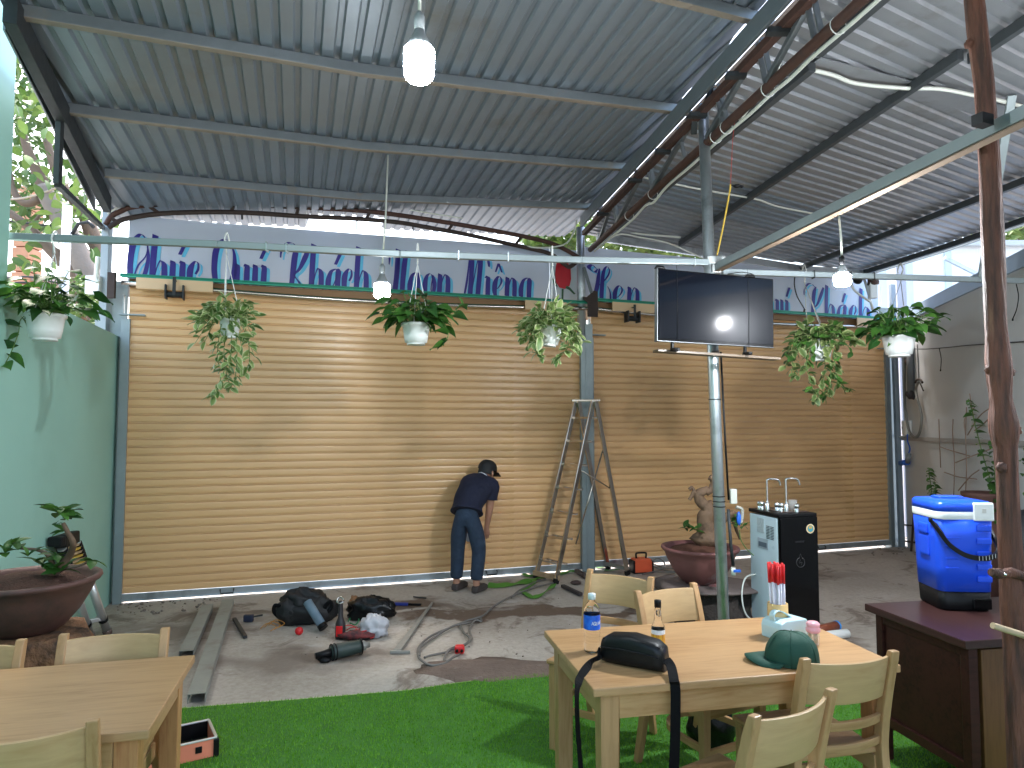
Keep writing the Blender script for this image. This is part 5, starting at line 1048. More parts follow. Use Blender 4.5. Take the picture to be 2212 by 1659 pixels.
# ------------------------------------------------------------------ man bending at the shutter
def skin_mesh(name, joints, edges, root, mat, parent, sub=2, smooth=True, label=None):
    idx = {k: i for i, k in enumerate(joints)}
    me = bpy.data.meshes.new(name); me.from_pydata([FR[parent.name].inverted() @ V(joints[k][0]) for k in joints], [(idx[a], idx[b]) for a, b in edges], [])
    o = bpy.data.objects.new(name, me); COL.objects.link(o); o.parent = parent; FR[o.name] = FR[parent.name]
    md = o.modifiers.new('skin', 'SKIN'); md.use_smooth_shade = True; md.branch_smoothing = .6
    if not me.skin_vertices: 
        bpy.context.view_layer.objects.active = o
    sv = me.skin_vertices[0].data
    for k, i in idx.items():
        r = joints[k][1]; sv[i].radius = r if isinstance(r, tuple) else (r, r); sv[i].use_root = (k == root)
    sb = o.modifiers.new('sub', 'SUBSURF'); sb.levels = sub; sb.render_levels = sub
    me.materials.append(mat)
    if label: o['label'] = label
    return o
man_base = at_z(1003, 1270); yl, yr = 7.02, 6.92
J = {}
def j(k, px, py, y, r): J[k] = (at_y(px, py, y), r)
j('pelvis', 1009, 1110, 6.98, (.07, .08)); j('waist', 1012, 1092, 7.02, (.07, .08)); j('chest', 1026, 1058, 7.10, (.07, .08)); j('upper', 1037, 1042, 7.17, (.07, .07)); j('neck', 1046, 1029, 7.22, .052); j('head', 1053, 1017, 7.26, (.076, .085)); j('crown', 1051, 1009, 7.25, (.070, .08)); j('chin', 1060, 1023, 7.30, .040)
j('shl', 1012, 1043, 7.20, .062); j('ell', 1002, 1095, 7.30, .040); j('wrl', 1006, 1142, 7.26, .028); j('hal', 1010, 1153, 7.24, .030)
j('shr', 1062, 1050, 7.12, .060); j('elr', 1057, 1102, 7.12, .040); j('wrr', 1051, 1140, 7.16, .028); j('har', 1050, 1150, 7.17, .031)
j('hil', 994, 1122, 6.98, .085); j('knl', 989, 1180, 7.02, .056); j('anl', 986, 1248, yl, .038); 
j('hir', 1022, 1122, 6.95, .085); j('knr', 1035, 1184, 6.95, .056); j('anr', 1029, 1252, yr, .038)
man = thing('person', 'man in a navy shirt, jeans and black cap bending towards the shutter', 'person', man_base)
JB = dict(J)
for s_, w_, h_ in (('l', 'wrl', 'hal'), ('r', 'wrr', 'har')):
    hp, wv = J[h_][0], (J[h_][0] - J[w_][0]).normalized(); side = wv.cross(V((0, 1, 0))).normalized()
    for f, (sd, L_, fw) in enumerate(((-.026, .050, 0), (-.009, .058, .01), (.009, .054, .01), (.025, .042, 0))):
        b0 = hp + side * sd + wv * .022; JB['f%s%da' % (s_, f)] = (b0, .0105); JB['f%s%db' % (s_, f)] = (b0 + wv * L_ * .55 + V((0, .008, 0)), .0095); JB['f%s%dc' % (s_, f)] = (b0 + wv * L_ * .9 + V((0, .028, 0)), .008)
    b0 = hp - side * .03 * (1 if s_ == 'l' else -1) - wv * .006; JB['t%sa' % s_] = (b0, .0125); JB['t%sb' % s_] = (b0 + wv * .036 + V((0, .022, 0)), .0095)
ED = [('pelvis', 'waist'), ('waist', 'chest'), ('chest', 'upper'), ('upper', 'neck'), ('neck', 'head'), ('head', 'crown'), ('head', 'chin'), ('upper', 'shl'), ('shl', 'ell'), ('ell', 'wrl'), ('wrl', 'hal'), ('upper', 'shr'), ('shr', 'elr'), ('elr', 'wrr'), ('wrr', 'har'), ('pelvis', 'hil'), ('hil', 'knl'), ('knl', 'anl'), ('pelvis', 'hir'), ('hir', 'knr'), ('knr', 'anr')]
for s_ in 'lr':
    for f in range(4): ED += [('ha' + s_, 'f%s%da' % (s_, f)), ('f%s%da' % (s_, f), 'f%s%db' % (s_, f)), ('f%s%db' % (s_, f), 'f%s%dc' % (s_, f))]
    ED += [('ha' + s_, 't%sa' % s_), ('t%sa' % s_, 't%sb' % s_)]
    for nm, fw in (('an', 0),):
        a_ = J['an' + s_][0]; JB['he' + s_] = (V((a_.x, a_.y - .01, .035)), .034); JB['to' + s_] = (V((a_.x + .05, a_.y + .15, .028)), .028); ED += [('an' + s_, 'he' + s_), ('he' + s_, 'to' + s_)]
body = skin_mesh('body', JB, ED, 'pelvis', skin, man)
def grow(k, d): p, r = J[k]; return (p, tuple(x + d for x in r) if isinstance(r, tuple) else r + d)
def oval(c, ax, a, b, front, n=20):
    ax = unit(ax); x = unit(V(front) - ax * V(front).dot(ax)); y = ax.cross(x)
    return [V(c) + x * (math.cos(math.tau * k / n) * a) + y * (math.sin(math.tau * k / n) * b) for k in range(n)]
sh_ax = (J['shr'][0] - J['shl'][0]).normalized()
spine = catmull([J['pelvis'][0] + V((-.004, -.01, .015)), J['waist'][0] + V((0, 0, .02)), J['chest'][0], J['upper'][0] + V((0, 0, .012)), J['upper'][0].lerp(J['neck'][0], .75)], 4)
wid = [(.168, .138), (.160, .130), (.155, .124), (.153, .120), (.152, .118), (.156, .118), (.162, .118), (.168, .117), (.176, .116), (.184, .114), (.188, .108), (.182, .098), (.168, .086), (.130, .078), (.095, .07), (.074, .066), (.062, .060)]
m = MB(); rg = []
for i, p in enumerate(spine):
    t = spine[min(i + 1, len(spine) - 1)] - spine[max(i - 1, 0)]; hip_ax = lerp(0, 1, i / (len(spine) - 1)); fx = V((1, -.12, 0)).lerp(sh_ax, hip_ax); a_, b_2 = wid[min(i, len(wid) - 1)]
    rg.append([q + (q - p).normalized() * (.010 * mno.noise(q * 9) + .006 * mno.noise(q * 22)) for q in oval(p, t, a_, b_2, fx)])
m.loft(rg, True, True)
for s1, e1_ in (('shl', 'ell'), ('shr', 'elr')):
    a_, c_ = J[s1][0], J[e1_][0]; inn = J['upper'][0].lerp(a_, .45); pts_ = catmull([inn, a_, a_.lerp(c_, .28), a_.lerp(c_, .56)], 4)
    m.tube(pts_, [.088, .088, .086, .084, .082, .080, .078, .076, .074, .073, .072, .072, .074], 16, fn=lambda t, a: 1 + .06 * mno.noise(V((math.cos(a) * 2, math.sin(a) * 2, t * 5))))
o_sh = part(man, 'shirt', m, shirt, True)
TJ = {'seat': (J['pelvis'][0] + V((0, -.012, -.012)), (.135, .15)), 'belt': (J['waist'][0] + V((0, 0, -.02)), (.130, .14))}
for s_, r1 in (('l', 0), ('r', 0)):
    a, b, c = J['hi' + s_][0], J['kn' + s_][0], J['an' + s_][0]; TJ['hi' + s_] = (a, .105); TJ['th' + s_] = (a.lerp(b, .5), .093); TJ['kn' + s_] = (b, .076); TJ['ca' + s_] = (b.lerp(c, .5) + V((.004, -.012, 0)), .072); TJ['sh' + s_] = (b.lerp(c, .85), .066); TJ['cu' + s_] = (c + V((0, 0, -.015)), .070)
skin_mesh('jeans', TJ, [('belt', 'seat')] + [e for s_ in 'lr' for e in (('seat', 'hi' + s_), ('hi' + s_, 'th' + s_), ('th' + s_, 'kn' + s_), ('kn' + s_, 'ca' + s_), ('ca' + s_, 'sh' + s_), ('sh' + s_, 'cu' + s_))], 'seat', jeans, man)
for s_ in 'lr':
    a_ = J['an' + s_][0]; m = MB(); d_ = unit(V((.07, .15, 0))); Ms = Matrix.Translation((a_.x, a_.y - .02, 0)) @ ori(d_)
    m.loft([[V((x * k, yv, z)) for x, z in ((-.038, .006), (.038, .006), (.042, .03), (.034, h_), (-.034, h_), (-.042, .03))] for yv, k, h_ in ((-.045, .7, .05), (-.03, .95, .06), (.03, 1.0, .07), (.10, 1.1, .075), (.17, 1.0, .05), (.20, .6, .03))], True, True, Ms); part(man, 'shoe', m, P('clog_' + s_, (.05, .04, .038), .6), True, .006)
hd, ck = J['head'][0], J['crown'][0]; up = unit(ck - J['neck'][0]); fw = unit(V((.62, .62, -.50))); fw = (fw - up * fw.dot(up)).normalized(); sdv = fw.cross(up)
Mh = Matrix(((sdv.x, fw.x, up.x, hd.x), (sdv.y, fw.y, up.y, hd.y), (sdv.z, fw.z, up.z, hd.z), (0, 0, 0, 1)))
m = MB(); vs = []; fs = []
for i in range(9):
    el = i / 8 * math.pi / 2
    for k in range(20): a = math.tau * k / 20; vs.append(Mh @ V((.094 * math.cos(a) * math.cos(el) ** .8, .108 * math.sin(a) * math.cos(el) ** .8 - .005, .008 + .105 * math.sin(el) ** .9)))
for i in range(8):
    for k in range(20): fs.append((i * 20 + k, i * 20 + (k + 1) % 20, (i + 1) * 20 + (k + 1) % 20, (i + 1) * 20 + k))
m.add(vs, fs, True)
vz = [[Mh @ V((x * .075, .095 + L_ * (1 - x * x * .55), .022 - L_ * .25 + dz - x * x * .012)) for L_, dz in ((0, 0), (.085, 0), (.085, -.006), (0, -.006))] for x in [i / 5 - 1 for i in range(11)]]; m.loft(vz, True, True); part(man, 'cap', m, capm, True)
m = MB()
for s_ in (-1, 1): m.blob(Mh @ V((s_ * .083, .0, -.03)), (.012, .02, .03), 4, .1, 2, 10, 8)
part(man, 'ear', m, skin, True)
m = MB(); m.blob(Mh @ V((0, .098, -.045)), (.014, .018, .018), 4, .1, 2, 8, 6); part(man, 'nose', m, skin, True)
m = MB(); vs = []; fs = []
for i in range(7):
    el = -i / 6 * .9
    for k in range(13): a = math.pi + math.pi * (k - .5) / 11; vs.append(Mh @ V((.088 * math.cos(a), .100 * math.sin(a), .012 + .075 * math.sin(el))))
for i in range(6):
    for k in range(12): fs.append((i * 13 + k, i * 13 + k + 1, (i + 1) * 13 + k + 1, (i + 1) * 13 + k))
m.add(vs, fs, True); part(man, 'hair', m, capm, True, recalc=False)
m = MB(); nb_ = J['upper'][0].lerp(J['neck'][0], .85); Mn = Matrix.Translation(nb_) @ unit(J['neck'][0] - J['upper'][0]).to_track_quat('Z', 'Y').to_matrix().to_4x4(); m.lathe([(.066, -.02), (.072, -.005), (.066, .014), (.058, .018)], 18, Mn); part(man, 'collar', m, P('striped_collar', (.03, .03, .09), .7, 0, .2, 6), True)
m = MB(); m.lathe([(.0735, -.006), (.0735, .000)], 18, Mn); part(man, 'collar_stripe', m, whitep, True, recalc=False)
m = MB(); k = J['hal'][0]; m.blob(k + V((.01, -.02, -.03)), (.03, .02, .045), 4, .3, 3, 12, 8); single('rag', m, P('white_rag', (.55, .56, .62), .8, 0, .15, 20), 'white rag held in the hand of the bending man', 'rag')

# ------------------------------------------------------------------ stepladder
F1, F2 = at_z(1157, 1249), at_z(1200, 1261); B1, B2 = at_z(1314, 1230), at_z(1356, 1242)
T1 = at_y(1244, 868, (F1.y + B1.y) / 2 - .05); zt = T1.z; T2 = at_y(1281, 866, (F2.y + B2.y) / 2); T2.z = zt
g = thing('stepladder', 'worn aluminium stepladder standing open before the centre post', 'ladder', (F1 + F2 + B1 + B2) / 4)
off_ = V((.03, 0, 0))
for a, b, nm in ((F1, T1, 'front_rail'), (F2, T2, 'front_rail'), (B1, T1 + off_, 'rear_rail'), (B2, T2 + off_, 'rear_rail')):
    m = MB(); m.bar(a, b, .024, .05, (F2 - F1).cross(V((0, 0, 1)))); part(g, nm, m, inox, True, .004)
    m = MB(); m.bar(a - V((0, 0, 0)), a + (b - a).normalized() * .05, .034, .06, (F2 - F1).cross(V((0, 0, 1)))); part(g, 'rubber_foot', m, rubber, True, .004)
n = 7
for i in range(n):
    t = (i + .75) / (n + .45); p, q_ = F1.lerp(T1, t), F2.lerp(T2, t); d_ = V((.62, .2, 0)).normalized()
    m = MB(); m.bar(p + d_ * .012, q_ + d_ * .012, .018, .022).bar(p + d_ * .085, q_ + d_ * .085, .018, .022)
    for k in range(5): m.bar((p + d_ * .012).lerp(q_ + d_ * .012, k / 4), (p + d_ * .085).lerp(q_ + d_ * .085, k / 4), .010, .008)
    part(g, 'step', m, inox, True, .002)
m = MB(); m.bar(F1.lerp(T1, .02) + V((-.03, 0, .02)), F2.lerp(T2, .02) + V((.03, 0, .02)), .03, .05); part(g, 'foot_bar', m, WOOD('dirty_batten', (.40, .28, .17), (.26, .17, .1), (1, 9, 9)), True, .003)
m = MB(); m.bar(B1.lerp(T1, .03) + V((-.02, 0, .01)), B2.lerp(T2, .03) + V((.02, 0, .01)), .03, .04); part(g, 'foot_bar', m, gritty, True, .003)
m = MB(); m.box(((T1 + T2) / 2 + V((.015, 0, .01))), ((T2 - T1).length + .03, .10, .025), None); part(g, 'top_cap', m, inox, True, .004)
pq = F1.lerp(T1, .26) + V((.42, .1, 0)); m = MB(); m.tube([F2.lerp(T2, .20) + V((.14, .1, 0)), B2.lerp(T2, .72)], .008, 6).tube([F2.lerp(T2, .62), B2.lerp(T2, .5)], .008, 6); part(g, 'brace', m, inox, True)

# ------------------------------------------------------------------ telescopic ladder leaning on the green wall
g0, g1 = at_z(196, 1376), at_z(233, 1368); h0 = LWp(127, 1164, .02); h1 = LWp(158, 1152, .02)
g = thing('telescopic_ladder', 'collapsed telescopic ladder with black collars leaning on the green wall', 'ladder', (g0 + g1) / 2)
for a, b in ((g0, h0), (g1, h1)):
    L_ = (b - a); m = MB(); m.tube([a, a + L_ * .62], .030, 14); part(g, 'lower_tube', m, alu, True)
    m = MB(); m.tube([a, a + L_ * .04], .033, 14); part(g, 'end_foot', m, P('dirty_foot', (.14, .09, .07), .8), True)
    m = MB(); m.tube([a + L_ * .13, a + L_ * .155], .034, 14); part(g, 'collar', m, black, True)
    for k in range(9):
        t = .62 + .033 * k; m = MB(); m.tube([a + L_ * t, a + L_ * (t + .024)], .036, 12); part(g, 'collar', m, black, True)
        m = MB(); m.tube([a + L_ * (t + .024), a + L_ * (t + .033)], .030, 12); part(g, 'tube_ring', m, alu, True)
for k in range(9):
    t = .635 + .033 * k; p, q_ = g0.lerp(h0, t), g1.lerp(h1, t); m = MB(); m.bar(p, q_, .05, .016, (h0 - g0)); part(g, 'rung', m, yellow if k % 2 else P('rung_tan%d' % k, (.40, .28, .16), .6), True, .002)
m = MB(); m.bar(h0 + (h0 - g0).normalized() * -.03, h1 + (h1 - g1).normalized() * -.03, .08, .09, (h0 - g0)); m.bar(h0 + V((.0, -.02, -.05)), h0 + V((.0, -.02, .02)), .10, .06); part(g, 'top_cap', m, rubber, True, .015)
m = MB(); m.bar(g0.lerp(h0, .16) + V((-.03, 0, 0)), g1.lerp(h1, .16), .04, .03); part(g, 'bottom_rung', m, alu, True, .004)

# ------------------------------------------------------------------ bonsai pots on stumps
def bonsai_pot(g, r, h, z, mat, fill=soil, foot=False):
    M = Matrix.Translation((0, 0, z)); m = MB(); wob = lambda zz, a: 1 + .006 * math.sin(3 * a + 1)
    m.lathe([(0, 0), (r * .42, 0), (r * .46, .01), (r * .55, h * .10), (r * .74, h * .38), (r * .88, h * .68), (r * .94, h * .86), (r * 1.00, h * .90), (r * 1.03, h * .95), (r * 1.02, h), (r * .95, h * 1.005), (r * .90, h * .93), (r * .86, h * .80), (0, h * .80)], 40, M, fn=wob); part(g, 'bowl', m, mat)
    m = MB(); vs = [(0, 0, .03)]; m.blob((0, 0, z + h * .78), (r * .86, r * .86, .075), 7, .12, 3.5, 26, 10, flat=z + h * .76); part(g, 'earth', m, fill)
    if foot: m = MB(); [m.box((r * .40 * math.cos(a), r * .40 * math.sin(a), z - .012), (.07, .07, .05), None) for a in (-2.2, -1.0, .6, 2.2)]; part(g, 'foot', m, mat, bevel=.008)
def stump(g, r, h, seed, mat, amp=.35):
    m = MB(); n = 14; vs = []; fs = []; nu = 30
    for i in range(n + 1):
        t = i / n
        for k in range(nu): a = math.tau * k / nu; rr_ = r * (1.05 - .25 * t + .18 * (1 - t) ** 3) * (1 + amp * mno.noise(V((math.cos(a) * 1.6, math.sin(a) * 1.6, t * 2.2 + seed))) + amp * .5 * mno.noise(V((math.cos(a) * 4, math.sin(a) * 4, t * 4 + seed)))); vs.append((rr_ * math.cos(a), rr_ * math.sin(a), t * h))
    for i in range(n):
        for k in range(nu): fs.append((i * nu + k, i * nu + (k + 1) % nu, (i + 1) * nu + (k + 1) % nu, (i + 1) * nu + k))
    m.add(vs, fs, True); o = len(m.v) - nu; m.f.append([o + k for k in range(nu)]); m.sm.append(False); m.mi.append(0); part(g, 'stump_body', m, mat)
bleaf = [leaf_me('leaf', .075, .042, L_MD, False, .25, .3), leaf_me('leaf', .06, .038, L_MD, False, .3, .15), leaf_me('leaf', .085, .045, L_DK, False, .2, .5)]
def cluster(g, p, n, s, rr, up=.6):
    for i in range(n): put_leaf(g, bleaf[rr.randrange(3)], p, V((rr.uniform(-1, 1), rr.uniform(-1, 1), rr.uniform(-.2, up + .5))), s * rr.uniform(.7, 1.15), rr, .6)
YL = 3.5; pc = at_y(60, 1240, YL); zr = at_y(60, 1247, YL).z; base = V((pc.x, YL, 0)); hp_ = .265
st_ = thing('tree_stump', 'gnarled brown root stump under the left bonsai pot', 'stump', base); stump(st_, .31, zr - hp_ + .002, 2, stumpm, .5)
g = thing('bonsai', 'left bonsai with sparse leafy branches in a wide dark clay bowl', 'bonsai', base + V((0, 0, zr - hp_))); bonsai_pot(g, .315, hp_, 0, terra)
rr = random.Random(21)
def brs(g, pts, r0, r1, mat=bark):
    q = catmull([V(p) for p in pts], 6); m = MB(); m.tube(q, [lerp(r0, r1, i / (len(q) - 1)) for i in range(len(q))], 9, fn=lambda t, a: 1 + .15 * mno.noise(V((math.cos(a), math.sin(a), t * 9)))); part(g, 'branch', m, mat, True); return q
def bl(px, py, y=YL): return at_y(px, py, y)
q = brs(g, [bl(105, 1250), bl(128, 1225), bl(150, 1200), bl(158, 1175, YL - .05), bl(146, 1150, YL - .08), bl(136, 1130, YL - .08)], .022, .009, P('brown_bark', (.13, .08, .05), .85, 0, .3, 12, .4))
brs(g, [bl(118, 1235), bl(112, 1215), bl(100, 1196), bl(80, 1188), bl(40, 1184)], .014, .006, bark); brs(g, [bl(120, 1240), bl(140, 1228), bl(170, 1222), bl(195, 1212)], .012, .005, bark)
M0 = FR[g.name].inverted()
for px, py, n_, s_ in ((132, 1108, 5, 1.0), (120, 1100, 4, .95), (140, 1120, 4, .8), (148, 1108, 3, .8), (118, 1135, 2, .6), (138, 1148, 3, .8), (28, 1176, 3, .8), (12, 1195, 4, 1.0), (40, 1188, 3, .7), (60, 1202, 2, .7), (120, 1200, 4, .8), (104, 1205, 4, .9), (90, 1220, 4, .9), (200, 1210, 4, .8), (110, 1235, 4, .8), (135, 1232, 5, .8)): cluster(g, M0 @ bl(px, py, YL - .03), n_ + 1, s_ * 1.25, rr)
YB = 5.5; pc = at_y(1512, 1180, YB); zr = pc.z; base = V((pc.x, YB, 0)); zb_ = at_y(1512, 1257, YB).z
st_ = thing('tree_stump', 'dark root stump below the right bonsai pot beside the pole', 'stump', base + V((.12, .0, 0))); stump(st_, .30, zb_ - .045, 5, stumpk, .4)
m = MB(); k = V((base.x + .1, YB, zb_ - .025)); m.blob(k, (.42, .33, .022), 3, .15, 2, 26, 8); single('stone_slab', m, rock, 'flat grey stone slab between the dark stump and the right bonsai pot', 'stone')
m = MB(); k = at_z(1447, 1272); m.blob((k.x, k.y, .05), (.17, .10, .09), 6, .22, 1.6, 18, 10, flat=0); single('rock', m, rock, 'reddish grey rock on the floor left of the right bonsai pot', 'rock')
g = thing('bonsai', 'right bonsai with a pale twisted bare trunk in a lime stained bowl', 'bonsai', V((base.x, YB, zb_))); hp_ = zr - zb_; bonsai_pot(g, .292, hp_, 0, terra2, P('red_soil', (.12, .045, .025), .95, 0, .5, 30, .8, 90, .02), True)
def br(px, py, y=YB): return at_y(px, py, y)
for pts, r0, r1 in (([(1536, 1172), (1528, 1150), (1524, 1125), (1530, 1102), (1522, 1088)], .085, .050), ([(1524, 1092), (1512, 1080), (1509, 1070), (1518, 1062), (1530, 1058)], .045, .032), ([(1524, 1064), (1536, 1056), (1542, 1044), (1538, 1034), (1533, 1030)], .030, .022), ([(1510, 1070), (1500, 1063), (1494, 1072), (1489, 1080)], .017, .013), ([(1502, 1063), (1494, 1053), (1489, 1058)], .014, .011), ([(1548, 1135), (1560, 1122), (1572, 1115), (1585, 1110), (1590, 1125)], .045, .02), ([(1585, 1125), (1590, 1142), (1598, 1165)], .018, .008), ([(1508, 1165), (1520, 1150), (1530, 1140)], .035, .045)):
    qq = [br(*p) for p in pts]; q = catmull(qq, 7); m = MB(); m.tube(q, [lerp(r0, r1, i / (len(q) - 1)) for i in range(len(q))], 14, fn=lambda t, a: 1 + .22 * mno.noise(V((math.cos(a) * 1.5, math.sin(a) * 1.5, t * 4))) + .1 * mno.noise(V((math.cos(a) * 4, math.sin(a) * 4, t * 9)))); part(g, 'trunk', m, barkp, True)
M0 = FR[g.name].inverted(); m = MB(); m.blob(br(1528, 1163), (.13, .10, .07), 8, .4, 2.5, 20, 10); part(g, 'root_flare', m, barkp, True)
for px, py, n_, s_ in ((1488, 1142, 5, .9), (1478, 1140, 5, .9), (1500, 1145, 5, .8), (1508, 1140, 4, .8), (1515, 1150, 4, .7), (1592, 1118, 5, .8), (1600, 1126, 5, .8), (1590, 1134, 5, .8), (1605, 1136, 4, .8)): cluster(g, M0 @ br(px, py, YB - .12), n_, s_ * .95, rr)
m = MB(); q = catmull([br(1597, 1145, 5.3), br(1600, 1165, 5.3), br(1612, 1185, 5.3), br(1628, 1200, 5.3)], 5); m.tube(q, .004, 5); part(g, 'runner_stem', m, stemm, True)

# ------------------------------------------------------------------ water dispenser
zt = 1.0; o_ = at_y(1682, 1109, 5.0); o_ = V((o_.x, 5.0, 0)); exd = V((.30, .075, 0)).normalized(); Mw = frame2(o_, exd)
g = thing('water_dispenser', 'tall black and pale blue water dispenser with two swan neck taps', 'water dispenser', frame=Mw)
W_, D_ = .31, .37
m = MB(); m.box((W_ / 2, D_ / 2 + .012, .49), (W_ - .006, D_ - .03, .96)); part(g, 'cabinet_body', m, paleside, bevel=.006)
m = MB(); m.box((W_ / 2, .0, .495), (W_, .025, .97)); part(g, 'front_panel', m, blackgl, bevel=.006)
m = MB(); m.box((W_ / 2, D_ / 2, .992), (W_ + .004, D_ + .01, .026)); part(g, 'top_tray', m, black, bevel=.006)
m = MB(); m.box((W_ / 2 + .02, D_ / 2 - .02, 1.008), (W_ * .7, D_ * .55, .006)); part(g, 'drip_tray', m, P('brown_glass', (.10, .07, .06), .15), bevel=.002)
for i in range(2):
    for k in range(9): m = MB(); m.box((-.0005 + .003, .085 + i * .05, .90 - k * .011), (.004, .040, .004)); part(g, 'vent_slot', m, dsteel)
m = MB(); m.box((.002, .225, .895), (.003, .085, .105)); part(g, 'paper_label', m, P('grey_label', (.48, .57, .60), .5, 0, .25, 60, col2=(.36, .44, .48)))
m = MB(); m.box((.0015, .20, .765), (.003, .13, .075)); part(g, 'grip_frame', m, P('grip_grey', (.36, .44, .50), .4), bevel=.001); m = MB(); m.box((.0, .20, .758), (.004, .10, .035)); part(g, 'grip_recess', m, P('grip_dark', (.10, .14, .18), .5))
Mf = Matrix.Translation((W_ * .80, -.0135, .895)) @ Matrix.Rotation(R(90), 4, 'X')
for rad, z_, mt in ((.033, 0, P('badge_cream', (.82, .74, .58), .4)), (.029, .0008, P('badge_orange', (.85, .42, .05), .4)), (.024, .0016, P('badge_teal', (.05, .28, .36), .4))): m = MB(); m.lathe([(rad, z_ - .001), (rad, z_), (0, z_)], 28, Mf, smooth=False); part(g, 'round_badge', m, mt)
m = MB(); m.add([Mf @ V((-.014, .001, .0022)), Mf @ V((.014, .001, .0022)), Mf @ V((.010, .016, .0022)), Mf @ V((-.010, .016, .0022))], [(0, 1, 2, 3)]); part(g, 'badge_mark', m, yellow, recalc=False)
mk = P('dim_print', (.055, .055, .06), .3); m = MB(); Me = Matrix.Translation((W_ * .52, -.0132, .66)) @ Matrix.Rotation(R(90), 4, 'X')
m.tube([Me @ V((.034 * math.cos(a), .034 * math.sin(a), 0)) for a in [R(100) + i * R(330) / 24 for i in range(25)]], .0022, 5); m.tube([Me @ V(v) for v in ((.0, .02, 0), (-.012, -.005, 0), (.012, .0, 0), (.004, -.02, 0))], .002, 5); m.tube([Me @ V(v) for v in ((-.008, .038, 0), (.0, .062, 0), (.008, .038, 0))], .0018, 5); part(g, 'drop_emblem', m, mk)
m = MB()
for i, ch in enumerate('KAROFI'):
    pass
for i in range(6):
    x = W_ * .52 - .035 + i * .0125; m.box((x, -.0132, .805), (.002, .001, .012)); m.box((x + .003, -.0132, .811 if i % 2 else .805), (.006, .001, .002))
part(g, 'faint_wordmark', m, mk)
for x, yv, hgt, rc in ((.045, .20, .175, .035), (.135, .10, .185, .045)):
    m = MB(); m.lathe([(.016, 1.005), (.016, 1.065), (.009, 1.07), (.009, 1.08)], 14, Matrix.Translation((x, yv, 0))); q = catmull([V((x, yv, 1.06)), V((x, yv, 1.06 + hgt * .6)), V((x, yv, 1.06 + hgt - .01)), V((x + .008, yv - .004, 1.06 + hgt)), V((x + .03, yv - .01, 1.06 + hgt + .004)), V((x + .075, yv - .02, 1.06 + hgt - .002)), V((x + .09, yv - .024, 1.06 + hgt - .018)), V((x + .096, yv - .026, 1.06 + hgt - .045))], 6); m.tube(q, .0075, 10); part(g, 'swan_tap', m, chrome)
for x, yv in ((.005 + .02, .27), (.075 + .02, .155), (.165 + .02, .05), (.03, .245), (.11, .13)):
    m = MB(); m.lathe([(.017, 1.005), (.017, 1.03), (.013, 1.035), (.019, 1.04), (.019, 1.062), (.012, 1.068), (0, 1.068)], 14, Matrix.Translation((x, yv, 0))); part(g, 'tap_knob', m, chrome)
m = MB(); m.lathe([(0, 0), (.026, 0), (.034, .075), (.0325, .075), (.025, .004)], 20); cpn = single('plastic_cup', MB().lathe([(0, 0), (.026, 0), (.034, .075), (.0325, .075), (.025, .004), (0, .004)], 20, Matrix.Translation(Mw @ V((.21, .13, 1.012)))), thin, 'clear plastic cup standing on top of the water dispenser', 'cup')
cab('hose', [Mw @ V((.0, .30, .52)), Mw @ V((-.10, .28, .50)), Mw @ V((-.15, .25, .38)), Mw @ V((-.12, .24, .24)), Mw @ V((0.0, .25, .17))], .006, offw, 'white water hose looping out of the left side of the dispenser', 'hose')
# filter cartridges on the floor
def cyl(p0, p1, r, n=18): m = MB(); m.tube([p0, p1], r, n); return m
a, b = at_z(1758, 1364, .036), at_z(1806, 1352, .036); g = thing('filter_cartridge', 'brown filter cartridge with a blue end lying on the floor', 'filter', a); part(g, 'brown_body', cyl(a, b, .036), P('rust_filter', (.28, .07, .03), .5), True)
d_ = (b - a).normalized(); m = MB(); Mx = Matrix.Translation(b) @ d_.to_track_quat('Z', 'Y').to_matrix().to_4x4(); m.lathe([(.037, -.002), (.040, 0), (.040, .014), (.018, .014), (.018, .004), (0, .004)], 20, Mx); part(g, 'blue_end', m, P('bright_blue', (.03, .30, .85), .4), True)
a, b = at_z(1780, 1374, .034), at_z(1832, 1368, .034); d_ = (b - a).normalized(); g = thing('filter_cartridge', 'plain white filter cartridge on the floor right of the table', 'filter', a); m = MB(); Mx = Matrix.Translation(a) @ d_.to_track_quat('Z', 'Y').to_matrix().to_4x4(); L_ = (b - a).length; m.lathe([(0, 0), (.034, 0), (.034, L_ * .96), (.026, L_), (0, L_)], 20, Mx); part(g, 'white_body', m, whitep, True)

# ------------------------------------------------------------------ things on the concrete
def gz(px, py, z=0): return at_z(px, py, z)
def lay(name, a, b, w_, h, mat, label, cat, bevel=.003, z=None):
    m = MB(); z = h / 2 + .004 if z is None else z; m.bar(V((a.x, a.y, z)), V((b.x, b.y, z)), w_, h); return single(name, m, mat, label, cat, bevel=bevel)
def channel(name, a, b, w_, h, mat, label):
    d = (b - a); d.z = 0; L_ = d.length; M = Matrix.Translation((a.x, a.y, .003)) @ Matrix.Rotation(math.atan2(d.y, d.x), 4, 'Z'); m = MB()
    m.box((L_ / 2, 0, h - .0015), (L_, w_, .003), M).box((L_ / 2, w_ / 2 - .0015, h / 2 - .002), (L_, .003, h - .005), M).box((L_ / 2, -w_ / 2 + .0015, h / 2 - .002), (L_, .003, h - .005), M); return single(name, m, mat, label, 'steel channel')
chm = P('dusty_channel', (.30, .315, .29), .55, .35, .15, 6, .08, 30, dirt=((.24, .22, .19), 4, .55))
channel('steel_channel', gz(402, 1422), gz(448, 1318), .095, .05, chm, 'shorter dusty steel channel lying left of its longer neighbour')
channel('steel_channel', gz(424, 1520), gz(492, 1309), .10, .055, chm, 'longer dusty steel channel lying on the concrete with its open black end near')
lay('flat_bar', gz(506, 1340), gz(530, 1380), .03, .02, dsteel, 'short black steel bar on the concrete right of the channels', 'steel bar')
